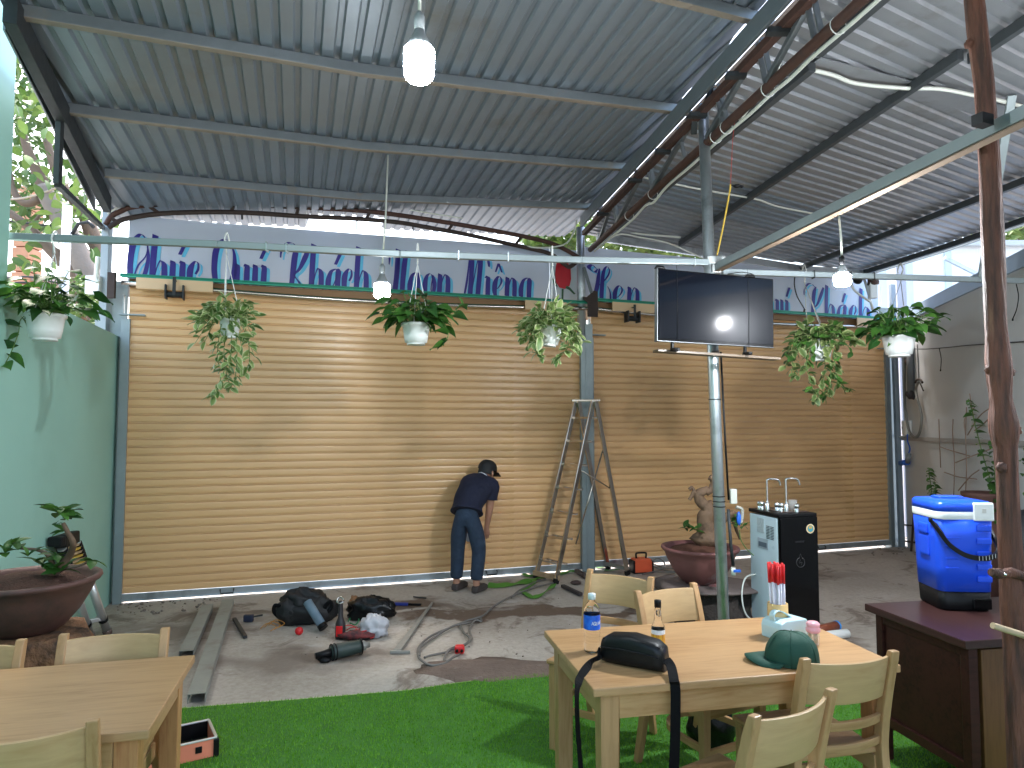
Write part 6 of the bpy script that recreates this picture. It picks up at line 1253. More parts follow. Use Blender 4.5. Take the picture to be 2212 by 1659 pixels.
a = gz(537, 1343); g = thing('tape_measure', 'small black and blue tape measure lying left of the black bag', 'tape measure', a); m = MB(); m.box((a.x, a.y, .03), (.08, .045, .06)); part(g, 'case', m, P('dark_blue_case', (.02, .025, .05), .4), True, .012); m = MB(); m.bar((a.x + .035, a.y, .04), (a.x + .11, a.y + .02, .05), .02, .012); part(g, 'hook_end', m, dsteel, True, .002)
b_ = gz(652, 1354); g = thing('tool_bag', 'slumped black cloth tool bag on the concrete', 'bag', (b_.x, b_.y + .12, 0))
m = MB(); m.blob((b_.x - .03, b_.y + .14, .085), (.20, .14, .115), 14, .22, 1.6, 36, 22, flat=.004).blob((b_.x + .09, b_.y + .15, .10), (.13, .11, .10), 5, .3, 1.8, 28, 16, flat=.004, ridge=True).blob((b_.x - .04, b_.y + .17, .17), (.13, .09, .075), 8, .45, 2.2, 28, 16, ridge=True).blob((b_.x - .13, b_.y + .10, .09), (.09, .08, .09), 18, .3, 2.2, 22, 14, ridge=True); part(g, 'bag_body', m, P('black_cloth', (.010, .010, .011), .62, 0, .3, 9, .3, 60, .008), True)
for L in ([(604, 1335), (592, 1322), (594, 1308), (606, 1312), (610, 1330)], [(704, 1325), (716, 1312), (714, 1300), (704, 1308), (700, 1322)]):
    m = MB(); m.tube(catmull([at_y(x, y, b_.y + .06) for x, y in L], 5), .016, 8, fl=.5); part(g, 'ear_handle', m, nylon, True)
a, b = at_y(664, 1300, b_.y - .03), at_y(697, 1360, b_.y - .12); b.z = max(b.z, .035); g = thing('tube', 'grey blue plastic tube leaning on the black tool bag', 'tube', b); part(g, 'tube_body', cyl(a, b, .036), P('blue_grey_tube', (.15, .22, .28), .5), True); d_ = (b - a).normalized(); part(g, 'end_cap', cyl(b - d_ * .02, b + d_ * .015, .038), black, True)
a = gz(735, 1378); g = thing('power_drill', 'dark cordless drill with red trim standing by the tool bag', 'drill', a)
part(g, 'drill_body', MB().lathe([(0, .002), (.038, .002), (.040, .05), (.038, .11), (.026, .14), (.020, .16), (.018, .26), (.014, .28), (0, .28)], 16, Matrix.Translation(a)), P('drill_black', (.025, .02, .022), .5), True)
m = MB(); m.box(a + V((0, -.036, .06)), (.05, .014, .08)); part(g, 'red_trim', m, red, True, .006)
m = MB(); m.tube([a + V((-.003 + .026 * math.cos(t), .0 + .026 * math.sin(t) * .5, .285 + .02 * math.sin(t))) for t in [i * math.tau / 14 for i in range(15)]], .006, 6); part(g, 'ring_handle', m, inox, True)
a = gz(646, 1371); m = MB(); m.lathe([(0, .03), (.02, .028), (.030, .012), (.032, 0)], 18, Matrix.Translation(a + V((0, 0, .028))) @ Matrix.Rotation(R(70), 4, 'X')); single('bottle_cap', m, red, 'small bright red cup cap on the concrete before the bag', 'cap')
def scrap(name, px, py, rad, seed, mat, label, cat, amp=.35, z=None):
    k = gz(px, py); m = MB(); m.blob((k.x, k.y, (rad[2] * .8 if z is None else z)), rad, seed, amp, 2.6, 20, 12, flat=.003); return single(name, m, mat, label, cat)
def crumple(name, px, py, rad, seed, mat, label, cat):
    k = gz(px, py); m = MB(); m.blob((k.x, k.y, rad[2] * .8), rad, seed, .42, 2.2, 30, 18, flat=.003, ridge=True); return single(name, m, mat, label, cat)
crumple('plastic_bag', 800, 1335, (.15, .09, .085), 12, bagp, 'crumpled black plastic bag on the concrete right of the tools', 'bag')
crumple('plastic_bag', 808, 1372, (.085, .075, .075), 31, P('white_polythene', (.62, .63, .68), .35, 0, .08, 8, .3, 30, trans=.25), 'crumpled white plastic bag on the concrete beside the red wires', 'bag')
scrap('rag', 772, 1380, (.13, .055, .035), 9, P('red_black_rag', (.20, .03, .03), .7, 0, .3, 18, .3, col2=(.04, .015, .02)), 'dark red and black rag with wires next to the drill', 'rag')
scrap('paper_bag', 765, 1322, (.045, .04, .08), 6, P('brown_paper', (.26, .12, .05), .6, 0, .3, 20), 'crumpled brown paper bag behind the small black plastic bag', 'bag')
for i in range(4): 
    a = gz(735 + i * 12, 1366 + i * 4); cab('wire', [a + V((0, 0, .03)), a + V((.05, -.03, .06)), a + V((.10, .0, .05)), a + V((.14, -.04, .02)), a + V((.06, -.06, .008))], .0035, red, ('leftmost', 'second', 'third', 'rightmost')[i] + ' thin red wire arching over the rag by the drill', 'wire', group='red wires on the rag')
for i in range(3): a = gz(575 + i * 9, 1362 - i * 4); cab('wire', [a + V((-.05, 0, .01)), a + V((0, .02, .05)), a + V((.08, .0, .03)), a + V((.05, -.05, .01))], .0035, P('orange_wire%d' % i, (.42, .18, .03), .5), ('left', 'middle', 'right')[i] + ' of the three orange brown wires against the tool bag', 'wire', group='orange wires by the bag')
cab('wire', [gz(752, 1345) + V((0, 0, .01)), gz(762, 1338) + V((0, 0, .03)), gz(775, 1342) + V((0, 0, .02)), gz(768, 1352) + V((0, 0, .01)), gz(756, 1348) + V((0, 0, .01))], .005, P('green_cord', (.03, .22, .08), .5), 'small green cord loop between the bag and the drill', 'cord')
lay('flat_tool', gz(752, 1390), gz(806, 1380), .03, .015, black, 'thin black pry tool in front of the rag', 'tool')
a, b = gz(684, 1416, .05), gz(798, 1392, .06); d_ = (b - a); L_ = d_.length; d_.normalize(); g = thing('angle_grinder', 'dark green power grinder lying on its side on the concrete', 'grinder', (a + b) / 2)
Mx = Matrix.Translation(a) @ d_.to_track_quat('Z', 'Y').to_matrix().to_4x4()
m = MB(); m.lathe([(0, L_ * .26), (.045, L_ * .26), (.052, L_ * .32), (.050, L_ * .62), (.046, L_ * .80), (.04, L_ * .85), (0, L_ * .85)], 18, Mx); part(g, 'motor_body', m, tool, True)
m = MB(); m.tube([a + V((-.01, 0, -.005)), a + d_ * L_ * .14 + V((0, 0, .0)), a + d_ * L_ * .30], [.022, .024, .036], 12); part(g, 'handle', m, black, True)
m = MB(); m.lathe([(.034, L_ * .84), (.036, L_ * .9), (.022, L_ * .93), (.020, L_), (0, L_)], 16, Mx); part(g, 'gear_head', m, gritty, True)
for f in (.28, .34, .82): m = MB(); m.tube([Mx @ V((.054 * math.cos(t), .054 * math.sin(t), L_ * f)) for t in [i * math.tau / 16 for i in range(17)]], .005, 6); part(g, 'cable_wrap', m, black, True)
m = MB(); m.blob(gz(700, 1430) + V((0, 0, .015)), (.05, .03, .02), 3, .4, 3, 10, 8); part(g, 'guard', m, black, True)
a, b = gz(848, 1304, .015), gz(910, 1306, .015); g = thing('utility_knife', 'blue and black utility knife lying on the damp concrete', 'knife', a); m = MB(); m.bar(a, a.lerp(b, .55), .035, .025); part(g, 'blue_grip', m, P('navy_grip', (.02, .035, .22), .5), True, .006); m = MB(); m.bar(a.lerp(b, .55), b, .024, .02); part(g, 'black_end', m, black, True, .003)
lay('steel_rod', gz(893, 1291), gz(921, 1294), .010, .010, dsteel, 'thin dark steel rod lying above the blue knife', 'rod', .001)
a, b = gz(858, 1405, .02), gz(934, 1302, .02); g = thing('steel_bracket', 'grey t shaped steel bracket lying beside the cable coil', 'bracket', a); m = MB(); m.bar(a, b, .055, .012, w1=.02); part(g, 'shank', m, gritty, True, .002); a, b = gz(843, 1408, .012), gz(886, 1408, .012); m = MB(); m.bar(a, b, .025, .02); part(g, 'cross_piece', m, gritty, True, .002)
def zz(x, y): return ((600 + x / 2.212) * .864, (1170 + y / 2.212) * .864)
def cpts(L, z=.012): return [gz(*zz(x, y)) + V((0, 0, z + .006 * (i % 3))) for i, (x, y) in enumerate(L)]
g = thing('cable_coil', 'loose coil of grey cable with a red plug snaking over the concrete', 'cable', gz(*zz(1150, 950)))
for L in ([(1740, 640), (1600, 680), (1480, 735), (1400, 775), (1350, 825), (1310, 845), (1250, 855), (1150, 900), (1050, 950), (990, 1000), (985, 1050), (1005, 1085), (1060, 1102), (1130, 1095), (1180, 1065), (1215, 1040)], [(1330, 835), (1335, 860), (1300, 860), (1270, 900), (1280, 960), (1230, 1000), (1150, 1025), (1060, 1050), (1020, 1068)], [(1215, 870), (1235, 920), (1270, 960), (1250, 985), (1200, 1000), (1150, 1030), (1130, 1070), (1150, 1088)], [(1330, 845), (1260, 870), (1180, 890), (1090, 935), (1000, 1005), (992, 1060)], [(1500, 725), (1540, 690), (1620, 650), (1690, 620)]):
    m = MB(); m.tube(catmull(cpts(L), 6), .0085, 7); part(g, 'cable_strand', m, cable, True)
m = MB(); k = gz(*zz(1215, 1025)); m.box(k + V((0, 0, .03)), (.07, .06, .055)); part(g, 'red_plug', m, red, True, .014)
for dx in (-.016, .018): m = MB(); m.lathe([(0, 0), (.011, 0), (.011, .012), (0, .012)], 10, Matrix.Translation(k + V((dx, -.030, .028))) @ Matrix.Rotation(R(90), 4, 'X')); part(g, 'plug_hole', m, black, True)
def y8(x, y): return ((1180 + x / 4.81) * .864, (1380 + y / 4.81) * .864)
g = thing('lifting_strap', 'bright green webbing strap strewn round the feet of the stepladder', 'strap', gz(*y8(800, 400)))
for L, w_ in (([(190, 420), (300, 425), (450, 410), (600, 385), (740, 350), (860, 325)], .085), ([(600, 235), (650, 240), (720, 255), (770, 275), (700, 300), (610, 285)], .06), ([(1040, 285), (1120, 262), (1200, 245), (1260, 232)], .075), ([(600, 495), (650, 520), (720, 560), (790, 545), (870, 500), (960, 450), (985, 400)], .05), ([(740, 345), (750, 380), (720, 420), (640, 470), (600, 500)], .045), ([(1465, 185), (1530, 190), (1620, 195)], .08), ([(1600, 235), (1680, 240), (1760, 232)], .07)):
    q = [gz(*y8(x, y)) + V((0, 0, .012 + .02 * abs(mno.noise(V((x * .01, y * .02, 0)))))) for x, y in L]; q = catmull(q, 5); sd = []
    for i, p in enumerate(q): t = (q[min(i + 1, len(q) - 1)] - q[max(i - 1, 0)]).normalized(); s_ = t.cross(V((0, 0, 1))).normalized(); k = mno.noise(V((p.x * 5, p.y * 5, 2))); sd.append(s_ + V((0, 0, .9 * k)))
    m = MB(); m.ribbon(q, w_, sd, .004); part(g, 'webbing', m, strapg, True)
a, b = gz(*y8(1090, 430)), gz(*y8(1310, 535)); lay('file_tool', a, b, .045, .03, P('dark_brown_tool', (.03, .025, .028), .6, 0, .3, 9), 'dark ribbed file lying on the concrete left of the far chair', 'tool', .006)
scrap('wood_scrap', *y8(1250, 390), (.055, .03, .022), 4, P('scrap_brown', (.06, .035, .03), .8, 0, .4, 20), 'small brown scrap of wood near the dark file', 'scrap')
a, b = gz(*y8(1255, 250)), gz(*y8(1370, 325)); lay('clamp_tool', a, b, .05, .04, P('dark_clamp', (.05, .035, .033), .6), 'dark clamp tool by the foot of the centre post', 'tool', .006); 
# welding machine
a = gz(1387, 1238); g = thing('welding_machine', 'orange welding machine with a black carry handle by the shutter', 'welder', a + V((0, .05, 0)), R(12))
m = MB(); m.prism([(-.105, .0), (.105, 0), (.105, .12), (.09, .155), (-.09, .155), (-.11, .12)], -.07, .07); part(g, 'case', m, orange, bevel=.008)
for s_ in (-1, 1): m = MB(); m.box((s_ * .108, 0, .07), (.02, .15, .14)); part(g, 'end_panel', m, black, bevel=.006)
m = MB(); m.box((0, 0, .006), (.22, .15, .012)); part(g, 'base_tray', m, black, bevel=.003)
m = MB(); m.tube(catmull([V((-.055, 0, .15)), V((-.06, 0, .195)), V((-.045, 0, .212)), V((.045, 0, .212)), V((.06, 0, .195)), V((.055, 0, .15))], 5), .011, 8); part(g, 'carry_handle', m, black)
def w6(x, y): return ((1380 + x / 3.95) * .864, (1380 + y / 3.95) * .864)
for L in ([(985, 90), (1040, 65), (1100, 90), (1110, 140), (1060, 165), (1020, 150)], [(980, 150), (1080, 190), (1200, 210), (1290, 190)], [(1000, 130), (1120, 175), (1220, 185), (1300, 205)], [(890, 240), (1000, 215), (1100, 215), (1240, 225)]):
    q = [gz(w6(x, y)[0], max(w6(x, y)[1], 1222), 0) + V((0, 0, .02)) for x, y in L]
    if L[0] == (985, 90): q = [at_y(*w6(x, y), 7.62) for x, y in L]
    cab('cable', q, .008, cable, {(985, 90): 'dark welding cable standing up in a loop beside the orange welder', (980, 150): 'dark welding cable running from the welder to the white hose', (1000, 130): 'middle dark welding cable lying right of the orange welder', (890, 240): 'dark cable lying nearest the chairs in front of the orange welder'}[L[0]], 'cable')
cab('hose', [at_y(*w6(x, y), 6.4) for x, y in ((1275, 185), (1300, 230), (1305, 290), (1308, 340))], .009, offw, 'white hose end rising beside the rock behind the far chairs', 'hose')
m = MB(); k = at_y(1556, 1235, 5.62); m.blob(k, (.03, .03, .05), 3, .2, 2, 12, 8); single('faucet', m, P('red_brass', (.28, .07, .05), .5), 'small reddish tap behind the pole under the bonsai bowl', 'tap')
cab('hose', [gz(1450, 1345) + V((0, 0, .02)), gz(1480, 1335) + V((0, 0, .03)), gz(1400, 1338) + V((0, 0, .02)), gz(1380, 1350) + V((0, 0, .02)), gz(1420, 1352) + V((0, 0, .02))], .012, rubber, 'black rubber hose coiled on the concrete behind the right table', 'hose')
crumple('plastic_bag', 1536, 1612, (.085, .08, .12), 44, bagp, 'black plastic bag standing on the turf under the right table', 'bag')
# weeds by the stump
rr = random.Random(8); gl = leaf_me('leaf', .12, .012, L_MD, False, .3, .7)
for (px, py), wh in zip(((1490, 1352), (1530, 1356), (1575, 1350)), ('left', 'middle', 'right')):
    k = gz(px, py); g = thing('weed', wh + ' tuft of grassy weed at the foot of the dark stump', 'weed', k, 0, 'weeds by the stump')
    for i in range(16): put_leaf(g, gl, V((rr.uniform(-.08, .08), rr.uniform(-.04, .04), 0)), V((rr.uniform(-1, 1), rr.uniform(-1, 1), rr.uniform(.5, 1.6))), rr.uniform(.7, 1.3), rr, .4)
# toolbox under the left table
k = gz(395, 1640); g = thing('tool_case', 'open black tool case with coral sides on the turf by the left table', 'tool case', k + V((-.06, .02, 0)), R(32))
Lx, Ly, hh = .36, .24, .085
for c_, s_, mt in (((0, -Ly / 2, hh / 2 + .012), (Lx, .010, hh), coral), ((0, Ly / 2, hh / 2 + .012), (Lx, .010, hh), black), ((Lx / 2, 0, hh / 2 + .012), (.010, Ly - .012, hh), coral), ((-Lx / 2, 0, hh / 2 + .012), (.010, Ly - .012, hh), coral)): m = MB(); m.box(c_, s_); part(g, 'case_side', m, mt, bevel=.002)
m = MB(); m.box((0, 0, .016), (Lx - .012, Ly - .012, .008)); part(g, 'case_floor', m, black)
m = MB(); m.box((0, -Ly / 2, hh + .0145), (Lx + .008, .014, .008)).box((0, Ly / 2, hh + .0145), (Lx + .008, .014, .008)).box((Lx / 2, 0, hh + .0145), (.014, Ly - .016, .008)).box((-Lx / 2, 0, hh + .0145), (.014, Ly - .016, .008)); part(g, 'case_rim', m, alu, bevel=.002)
for x in (-.09, .10): m = MB(); m.box((x, -Ly / 2 - .007, hh * .7), (.03, .006, .03)); part(g, 'latch', m, black, bevel=.002)
for s_ in (-1, 1): m = MB(); m.box((s_ * Lx / 2, -Ly / 2, .05), (.026, .026, .09)); part(g, 'corner_guard', m, black, bevel=.004)
m = MB(); m.blob((-.09, .03, .06), (.07, .06, .045), 5, .5, 3, 18, 10); part(g, 'green_net', m, P('green_net', (.03, .30, .13), .5, 0, .5, 40), True if False else False)

# ------------------------------------------------------------------ left side: camera, wires
k = at_y(240, 408, A.y - .15); g = thing('security_camera', 'white bullet security camera under the left roof corner', 'camera', k); d_ = unit(V((.85, -.55, -.12)))
part(g, 'barrel', cyl(k + d_ * .04, k + d_ * .17, .034, 14), whitep, True); part(g, 'lens_face', cyl(k + d_ * .165, k + d_ * .176, .028, 14), black, True); m = MB(); m.box(k + V((-.02, .02, -.01)), (.09, .07, .10)); part(g, 'mount_box', m, P('grimy_white', (.55, .52, .46), .6, 0, .2, 9), True, .006)
cab('conduit', [at_y(212, 555, 6.2), at_y(208, 600, 6.2), at_y(212, 610, 6.2)], .02, offw, 'short white pipe on the left post above the junction box', 'conduit')

# ------------------------------------------------------------------ things on the right wall
def rwc(name, L, r, mat, label, cat='cable', off=.03): return cab(name, [RWp(x, y, off + .01 * (i % 2)) for i, (x, y) in enumerate(L)], r, mat, label, cat)
def r5(x, y): return ((2140 + x / 3.19) * .864, (880 + y / 3.19) * .864)
rwc('cable', [r5(*p) for p in ((392, 0), (388, 200), (390, 400), (405, 540), (430, 640), (470, 680), (505, 650), (522, 560), (515, 460), (490, 380), (478, 300), (500, 235))], .016, P('grey_hose_wall', (.20, .20, .19), .6), 'thick grey cable looping down the right wall', off=.05)
rwc('cable', [r5(*p) for p in ((490, -60), (498, 100), (502, 215))], .009, P('grey_wire_wall', (.22, .22, .22), .6), 'straight grey cable dropping to the rusty hook', off=.05)
m = MB(); k = [RWp(*r5(*p), .06) for p in ((475, 245), (490, 220), (515, 222), (530, 245))]; m.tube(catmull(k, 4), .014, 7); m.tube([RWp(*r5(510, 245), .06), RWp(*r5(538, 310), .06)], .008, 6); single('hook', m, rustd, 'rusty hook on the right wall holding the cable loop', 'hook')
a, b = RWp(*r5(428, -80), .04), RWp(*r5(440, 340), .04); g = thing('hanging_pipe', 'dark grey pipe hanging down the right wall near the shutter', 'pipe', b); part(g, 'pipe_body', cyl(a, b, .045, 12), P('dark_pipe', (.16, .17, .19), .6), True); m = MB(); m.blob(b, (.06, .06, .06), 3, .3, 2, 12, 8); part(g, 'pipe_end', m, P('pipe_end', (.05, .04, .045), .7), True); m = MB(); m.blob(RWp(*r5(428, 85), .02), (.055, .055, .05), 3, .2, 2, 12, 8); part(g, 'tape_wrap', m, rust, True)
k = RWp(*r5(405, 605), .03); g = thing('switch_box', 'white electrical socket box on the right wall', 'socket box', k); Mk = Matrix.Translation(k) @ Matrix.Rotation(math.atan2(-WR.y, -WR.x), 4, 'Z'); m = MB(); m.box((0, 0, 0), (.20, .07, .19), Mk); part(g, 'box_body', m, whitep, True, .006); m = MB(); m.box((-.0, .0, 0), (.006, .075, .19), Mk); part(g, 'seam', m, P('seam_grey', (.4, .4, .4), .5), True); m = MB(); m.box((.07, .0, .0), (.02, .08, .03), Mk); part(g, 'switch', m, black, True)
rwc('cable', [r5(*p) for p in ((410, 650), (412, 710), (430, 770), (420, 810))], .009, bluep, 'blue lead hanging below the white socket box', off=.05)
a, b = RWp(*r5(425, 815), .06), RWp(*r5(410, 880), .06); g = thing('plug', 'blue and grey industrial plug dangling on the right wall', 'plug', b); part(g, 'grey_grip', cyl(a, b, .028, 12), P('plug_grey', (.20, .22, .24), .6), True); c_ = RWp(*r5(360, 885), .06); part(g, 'blue_head', cyl(b, c_, .036, 14), bluep, True)
rwc('wire', [(1934, 748), (1980, 754), (2029, 752), (2090, 746), (2150, 742), (2240, 736)], .006, dsteel, 'dark drip line strung along the right wall', 'wire', .03)
for L, lb in (([(2029, 752), (2033, 775), (2032, 798)], 'black drip nozzle hanging from the wall line left of the post'), ([(2195, 612), (2200, 640), (2196, 668), (2188, 688)], 'black drip tube hanging at the right edge above the wall line')): drip([RWp(x, y, .06) for x, y in L], lb)
rwc('pipe', [(1930, 938), (1945, 944), (1962, 935)], .012, offw, 'short white pipe elbow beside the right shutter guide', 'pipe', .05)
# weeds, dead vine and clay pot at the foot of the right wall
wl = [leaf_me('leaf', .075, .055, L_MD, True, .2, .4), leaf_me('leaf', .06, .045, L_DK, True, .2, .3)]
def weed(label, stems, n, s, seed):
    rr = random.Random(seed); k = RWp(stems[0][0][0], stems[0][0][1], .25); g = thing('wall_weed', label, 'plant', V((k.x, k.y, 0)))
    for st in stems:
        q = catmull([V((RWp(*st[0], .16).x, RWp(*st[0], .16).y, -.01)), V((RWp(*st[0], .16).x, RWp(*st[0], .16).y, RWp(*st[0], .16).z * .5))] + [RWp(x, y, .16) for x, y in st], 8); m = MB(); m.tube(q, .005, 5); part(g, 'stem', m, stemm, True)
        for i in range(9, len(q), 2):
            for s_ in (-1, 1): put_leaf(g, wl[rr.randrange(2)], FR[g.name].inverted() @ q[i], V((s_ * rr.uniform(.6, 1), -rr.uniform(.2, 1), rr.uniform(-.4, .3))), s * rr.uniform(.6, 1.2) * (1.2 - .5 * i / len(q)), rr, .5)
weed('tall leafy weed on the right wall behind the cooler', [[(2148, 1085), (2140, 1040), (2125, 990), (2112, 940), (2100, 890), (2092, 862)], [(2155, 1085), (2150, 1040), (2148, 990), (2145, 950)]], 10, 1.5, 3)
weed('short leafy weed left of the clay jar on the right wall', [[(2008, 1090), (2012, 1060), (2008, 1030), (2006, 1010)], [(2018, 1090), (2022, 1062), (2018, 1040)]], 8, 1.2, 4)
weed('small weed at the far right edge behind the wooden post', [[(2232, 1010), (2222, 985), (2216, 960)], [(2216, 1010), (2214, 990)]], 8, 1.2, 5)
m = MB(); rr = random.Random(6)
for L in ([(2060, 1078), (2062, 1000), (2058, 940), (2059, 905)], [(2085, 1080), (2088, 1010), (2086, 940), (2088, 880)], [(2090, 940), (2115, 900), (2140, 880)], [(2030, 965), (2060, 975), (2095, 985)], [(2062, 1000), (2100, 985), (2140, 970)], [(2040, 1020), (2070, 1030), (2110, 1035)], [(2086, 940), (2084, 905), (2105, 880)], [(2105, 930), (2125, 915), (2135, 905)], [(2095, 850), (2100, 885), (2104, 905)], [(2028, 905), (2030, 960), (2032, 1010)], [(2070, 1060), (2095, 1030), (2115, 1015)]): m.tube(catmull([RWp(x, y, .05 + .05 * rr.random()) for x, y in L], 4), .006, 5)
single('dead_vine', m, twigm, 'dry leafless vine twigs against the right wall above the cooler', 'vine')
k = RWp(2125, 1075, .22); m = MB(); m.lathe([(0, -k.z), (.13, -k.z), (.20, -k.z * .6), (.20, -k.z * .3), (.15, -.06), (.15, -.02), (.18, .02), (.18, .05), (.15, .05), (.14, .0), (0, -.02)], 22, Matrix.Translation((k.x, k.y, k.z))); single('clay_jar', m, P('brown_clay', (.12, .055, .045), .7, 0, .2, 8), 'tall brown clay jar behind the cooler at the foot of the right wall', 'jar')
k = RWp(2208, 1120, .25); m = MB(); m.blob((k.x + .05, k.y, k.z * .5), (.24, .2, k.z * .55), 7, .2, 2, 20, 12, flat=0); single('covered_heap', m, P('black_cover', (.015, .016, .02), .6), 'dark covered heap behind the wooden post at the right edge', 'cover')
a, b = RWp(*r5(325, 1375), .03), RWp(*r5(460, 1385), .03); m = MB(); m.bar(a, b, .02, .02); a, b = RWp(*r5(470, 1200), .05), RWp(*r5(440, 1590), .12); m.bar(a, V((b.x, b.y, max(.0, b.z))), .02, .02); a, b = RWp(*r5(325, 1500), .03), RWp(*r5(470, 1520), .03); m.bar(a, b, .02, .02); single('iron_frame', m, rustd, 'thin rusty iron frame leaning at the foot of the right wall', 'frame')

# ------------------------------------------------------------------ beyond the yard
YT = 9.6
tree = thing('street_tree', 'leafy street tree with pale branching trunk beyond the left wall', 'tree', V((at_y(215, 700, YT).x, YT, 0)))
def bt(px, py, y=YT): return at_y(px, py, y)
trunk_d = P('grey_brown_trunk', (.24, .20, .17), .85, 0, .25, 6, .5, 20, .02)  # trunk bark in its own tone, paler and greyer than the limbs
for nm, pts, r0, r1 in (('trunk', [(222, 1200), (216, 900), (212, 700), (205, 640), (190, 590), (165, 540), (140, 490), (112, 440), (92, 405)], .20, .11), ('limb', [(112, 440), (95, 405), (80, 370), (62, 330), (50, 290)], .11, .05), ('limb', [(205, 640), (175, 600), (140, 570), (100, 530), (60, 490), (0, 445)], .12, .05), ('limb', [(210, 660), (215, 600), (212, 540), (195, 490), (165, 440), (140, 410), (120, 370), (100, 300)], .11, .05), ('limb', [(85, 430), (60, 440), (40, 430), (25, 400), (18, 350), (10, 300)], .06, .03), ('limb', [(212, 560), (190, 510), (175, 470), (160, 430)], .05, .03), ('limb', [(60, 490), (75, 480), (85, 465)], .04, .02), ('limb', [(160, 560), (120, 540), (90, 520)], .05, .03)):
    q = catmull([bt(x, y, YT + (.3 if nm == 'limb' else 0)) for x, y in pts], 5); m = MB(); m.tube(q, [lerp(r0, r1, i / (len(q) - 1)) for i in range(len(q))], 12, fn=lambda t, a: 1 + .10 * mno.noise(V((math.cos(a) * 1.5, math.sin(a) * 1.5, t * 6)))); part(tree, nm, m, bark if nm == 'limb' else trunk_d, True)
tl_ = [leaf_me('leaf', .20, .12, L_TREE, False, .25, .3), leaf_me('leaf', .17, .11, L_TREE2, False, .3, .5), leaf_me('leaf', .22, .13, L_TREE, False, .2, .2)]
rr = random.Random(31); M0 = FR[tree.name].inverted()
cl = [(35, 200, 40, 60), (60, 270, 45, 50), (90, 330, 40, 40), (40, 340, 40, 45), (110, 380, 40, 40), (150, 430, 40, 35), (60, 400, 50, 30), (100, 480, 45, 20), (50, 505, 40, 22), (170, 470, 35, 30), (130, 440, 30, 30), (20, 250, 30, 60), (195, 520, 20, 30), (70, 560, 60, 14), (25, 150, 25, 40), (90, 210, 40, 50), (180, 400, 30, 30)]
def rpt():
    x, y, rx, ry = cl[rr.randrange(len(cl))]; a = rr.random() * math.tau; k = rr.random() ** .5; return bt(x + rx * k * math.cos(a), y + ry * k * math.sin(a), YT + rr.uniform(-.9, 1.2))
for i in range(290): put_leaf(tree, tl_[rr.randrange(3)], M0 @ rpt(), V((rr.uniform(-1, 1), rr.uniform(-1, 1), rr.uniform(-1.2, .3))), rr.uniform(.6, 1.1), rr, .9)
def leafcloud(pts, s, n, rr, mb):
    for i in range(n):
        p = pts(); d = V((rr.uniform(-1, 1), rr.uniform(-1, 1), rr.uniform(-1, .5))).normalized(); Mx = Matrix.Translation(p) @ ori(d, rr.uniform(-1, 1)); L_ = s * rr.uniform(.6, 1.2); w_ = L_ * .3
        mb.add([Mx @ V((0, 0, 0)), Mx @ V((-w_, L_ * .45, .1 * L_)), Mx @ V((0, L_, -.1 * L_)), Mx @ V((w_, L_ * .45, .1 * L_)), Mx @ V((0, L_ * .45, 0))], [(0, 4, 1), (1, 4, 2), (2, 4, 3), (3, 4, 0)])
m = MB(); leafcloud(lambda: bt(rr.gauss(70, 70), rr.uniform(60, 500), YT + rr.uniform(.5, 2.5)), .2, 1100, rr, m); part(tree, 'crown', m, L_TREE2, True, kind='stuff', recalc=False)
def bush_tree(label, px0, px1, y0, y1, Y, n, seed, s=.22):
    rr = random.Random(seed); c = at_y((px0 + px1) / 2, y1, Y); g = thing('tree', label, 'tree', V((c.x, Y, 0))); m = MB(); m.tube([V((c.x, Y, 0)), V((c.x + .1, Y, c.z * .6)), V((c.x, Y, c.z))], [.16, .12, .06], 10); part(g, 'trunk', m, bark, True)
    for k in range(5):
        a = at_y(rr.uniform(px0, px1), rr.uniform(y0, y1), Y + rr.uniform(-.5, .5)); m = MB(); m.tube(catmull([V((c.x, Y, c.z * .8)), V((c.x, Y, c.z * .8)).lerp(a, .5) + V((0, 0, .2)), a], 5), .05, 7); part(g, 'limb', m, bark, True)
    m = MB(); leafcloud(lambda: at_y(rr.uniform(px0, px1), rr.uniform(y0, y1), Y + rr.uniform(-1, 1)), s, n, rr, m); part(g, 'crown', m, L_TREE2, True, kind='stuff', recalc=False)
bush_tree('bright leafy tree seen above the right sign board', 1270, 1560, 470, 580, 13.5, 1700, 41, .24)
bush_tree('leafy tree seen above the left sign near the centre post', 1130, 1262, 475, 560, 12.5, 800, 42, .22)
bush_tree('leafy tree seen over the white shed at the right edge', 2095, 2330, 425, 535, 14.0, 700, 43, .26)
bush_tree('yellow green shrub beyond the left wall behind the leftmost plant', 150, 235, 600, 720, 8.6, 700, 44, .12)
# house and street pole beyond the left wall
hb = at_y(60, 700, 13.5); g = thing('house', 'pale house with an orange brick column beyond the left wall', 'house', V((hb.x, 13.5, 0)))
def hbar(px0, px1, py0, py1, Y, dp): a, b = at_y(px0, py1, Y), at_y(px1, py0, Y); return (V(((a.x + b.x) / 2, Y + dp / 2, (a.z + b.z) / 2)), (abs(b.x - a.x), dp, abs(b.z - a.z)))
zt_ = at_y(40, 400, 13.2).z; xa, xb = at_y(28, 500, 13.2).x, at_y(62, 500, 13.2).x; nbk = 26
for k in range(nbk):
    z0 = zt_ * k / nbk; m = MB(); m.box(((xa + xb) / 2 + .01 * (k % 2), 13.4, z0 + zt_ / nbk / 2), (xb - xa, .4, zt_ / nbk - .02)); part(g, 'brick_course', m, brickp, True, .01)
m = MB(); c_, s_ = hbar(-160, 100, 640, 900, 13.8, .3); m.box(c_, s_); part(g, 'wall', m, plaster, True)
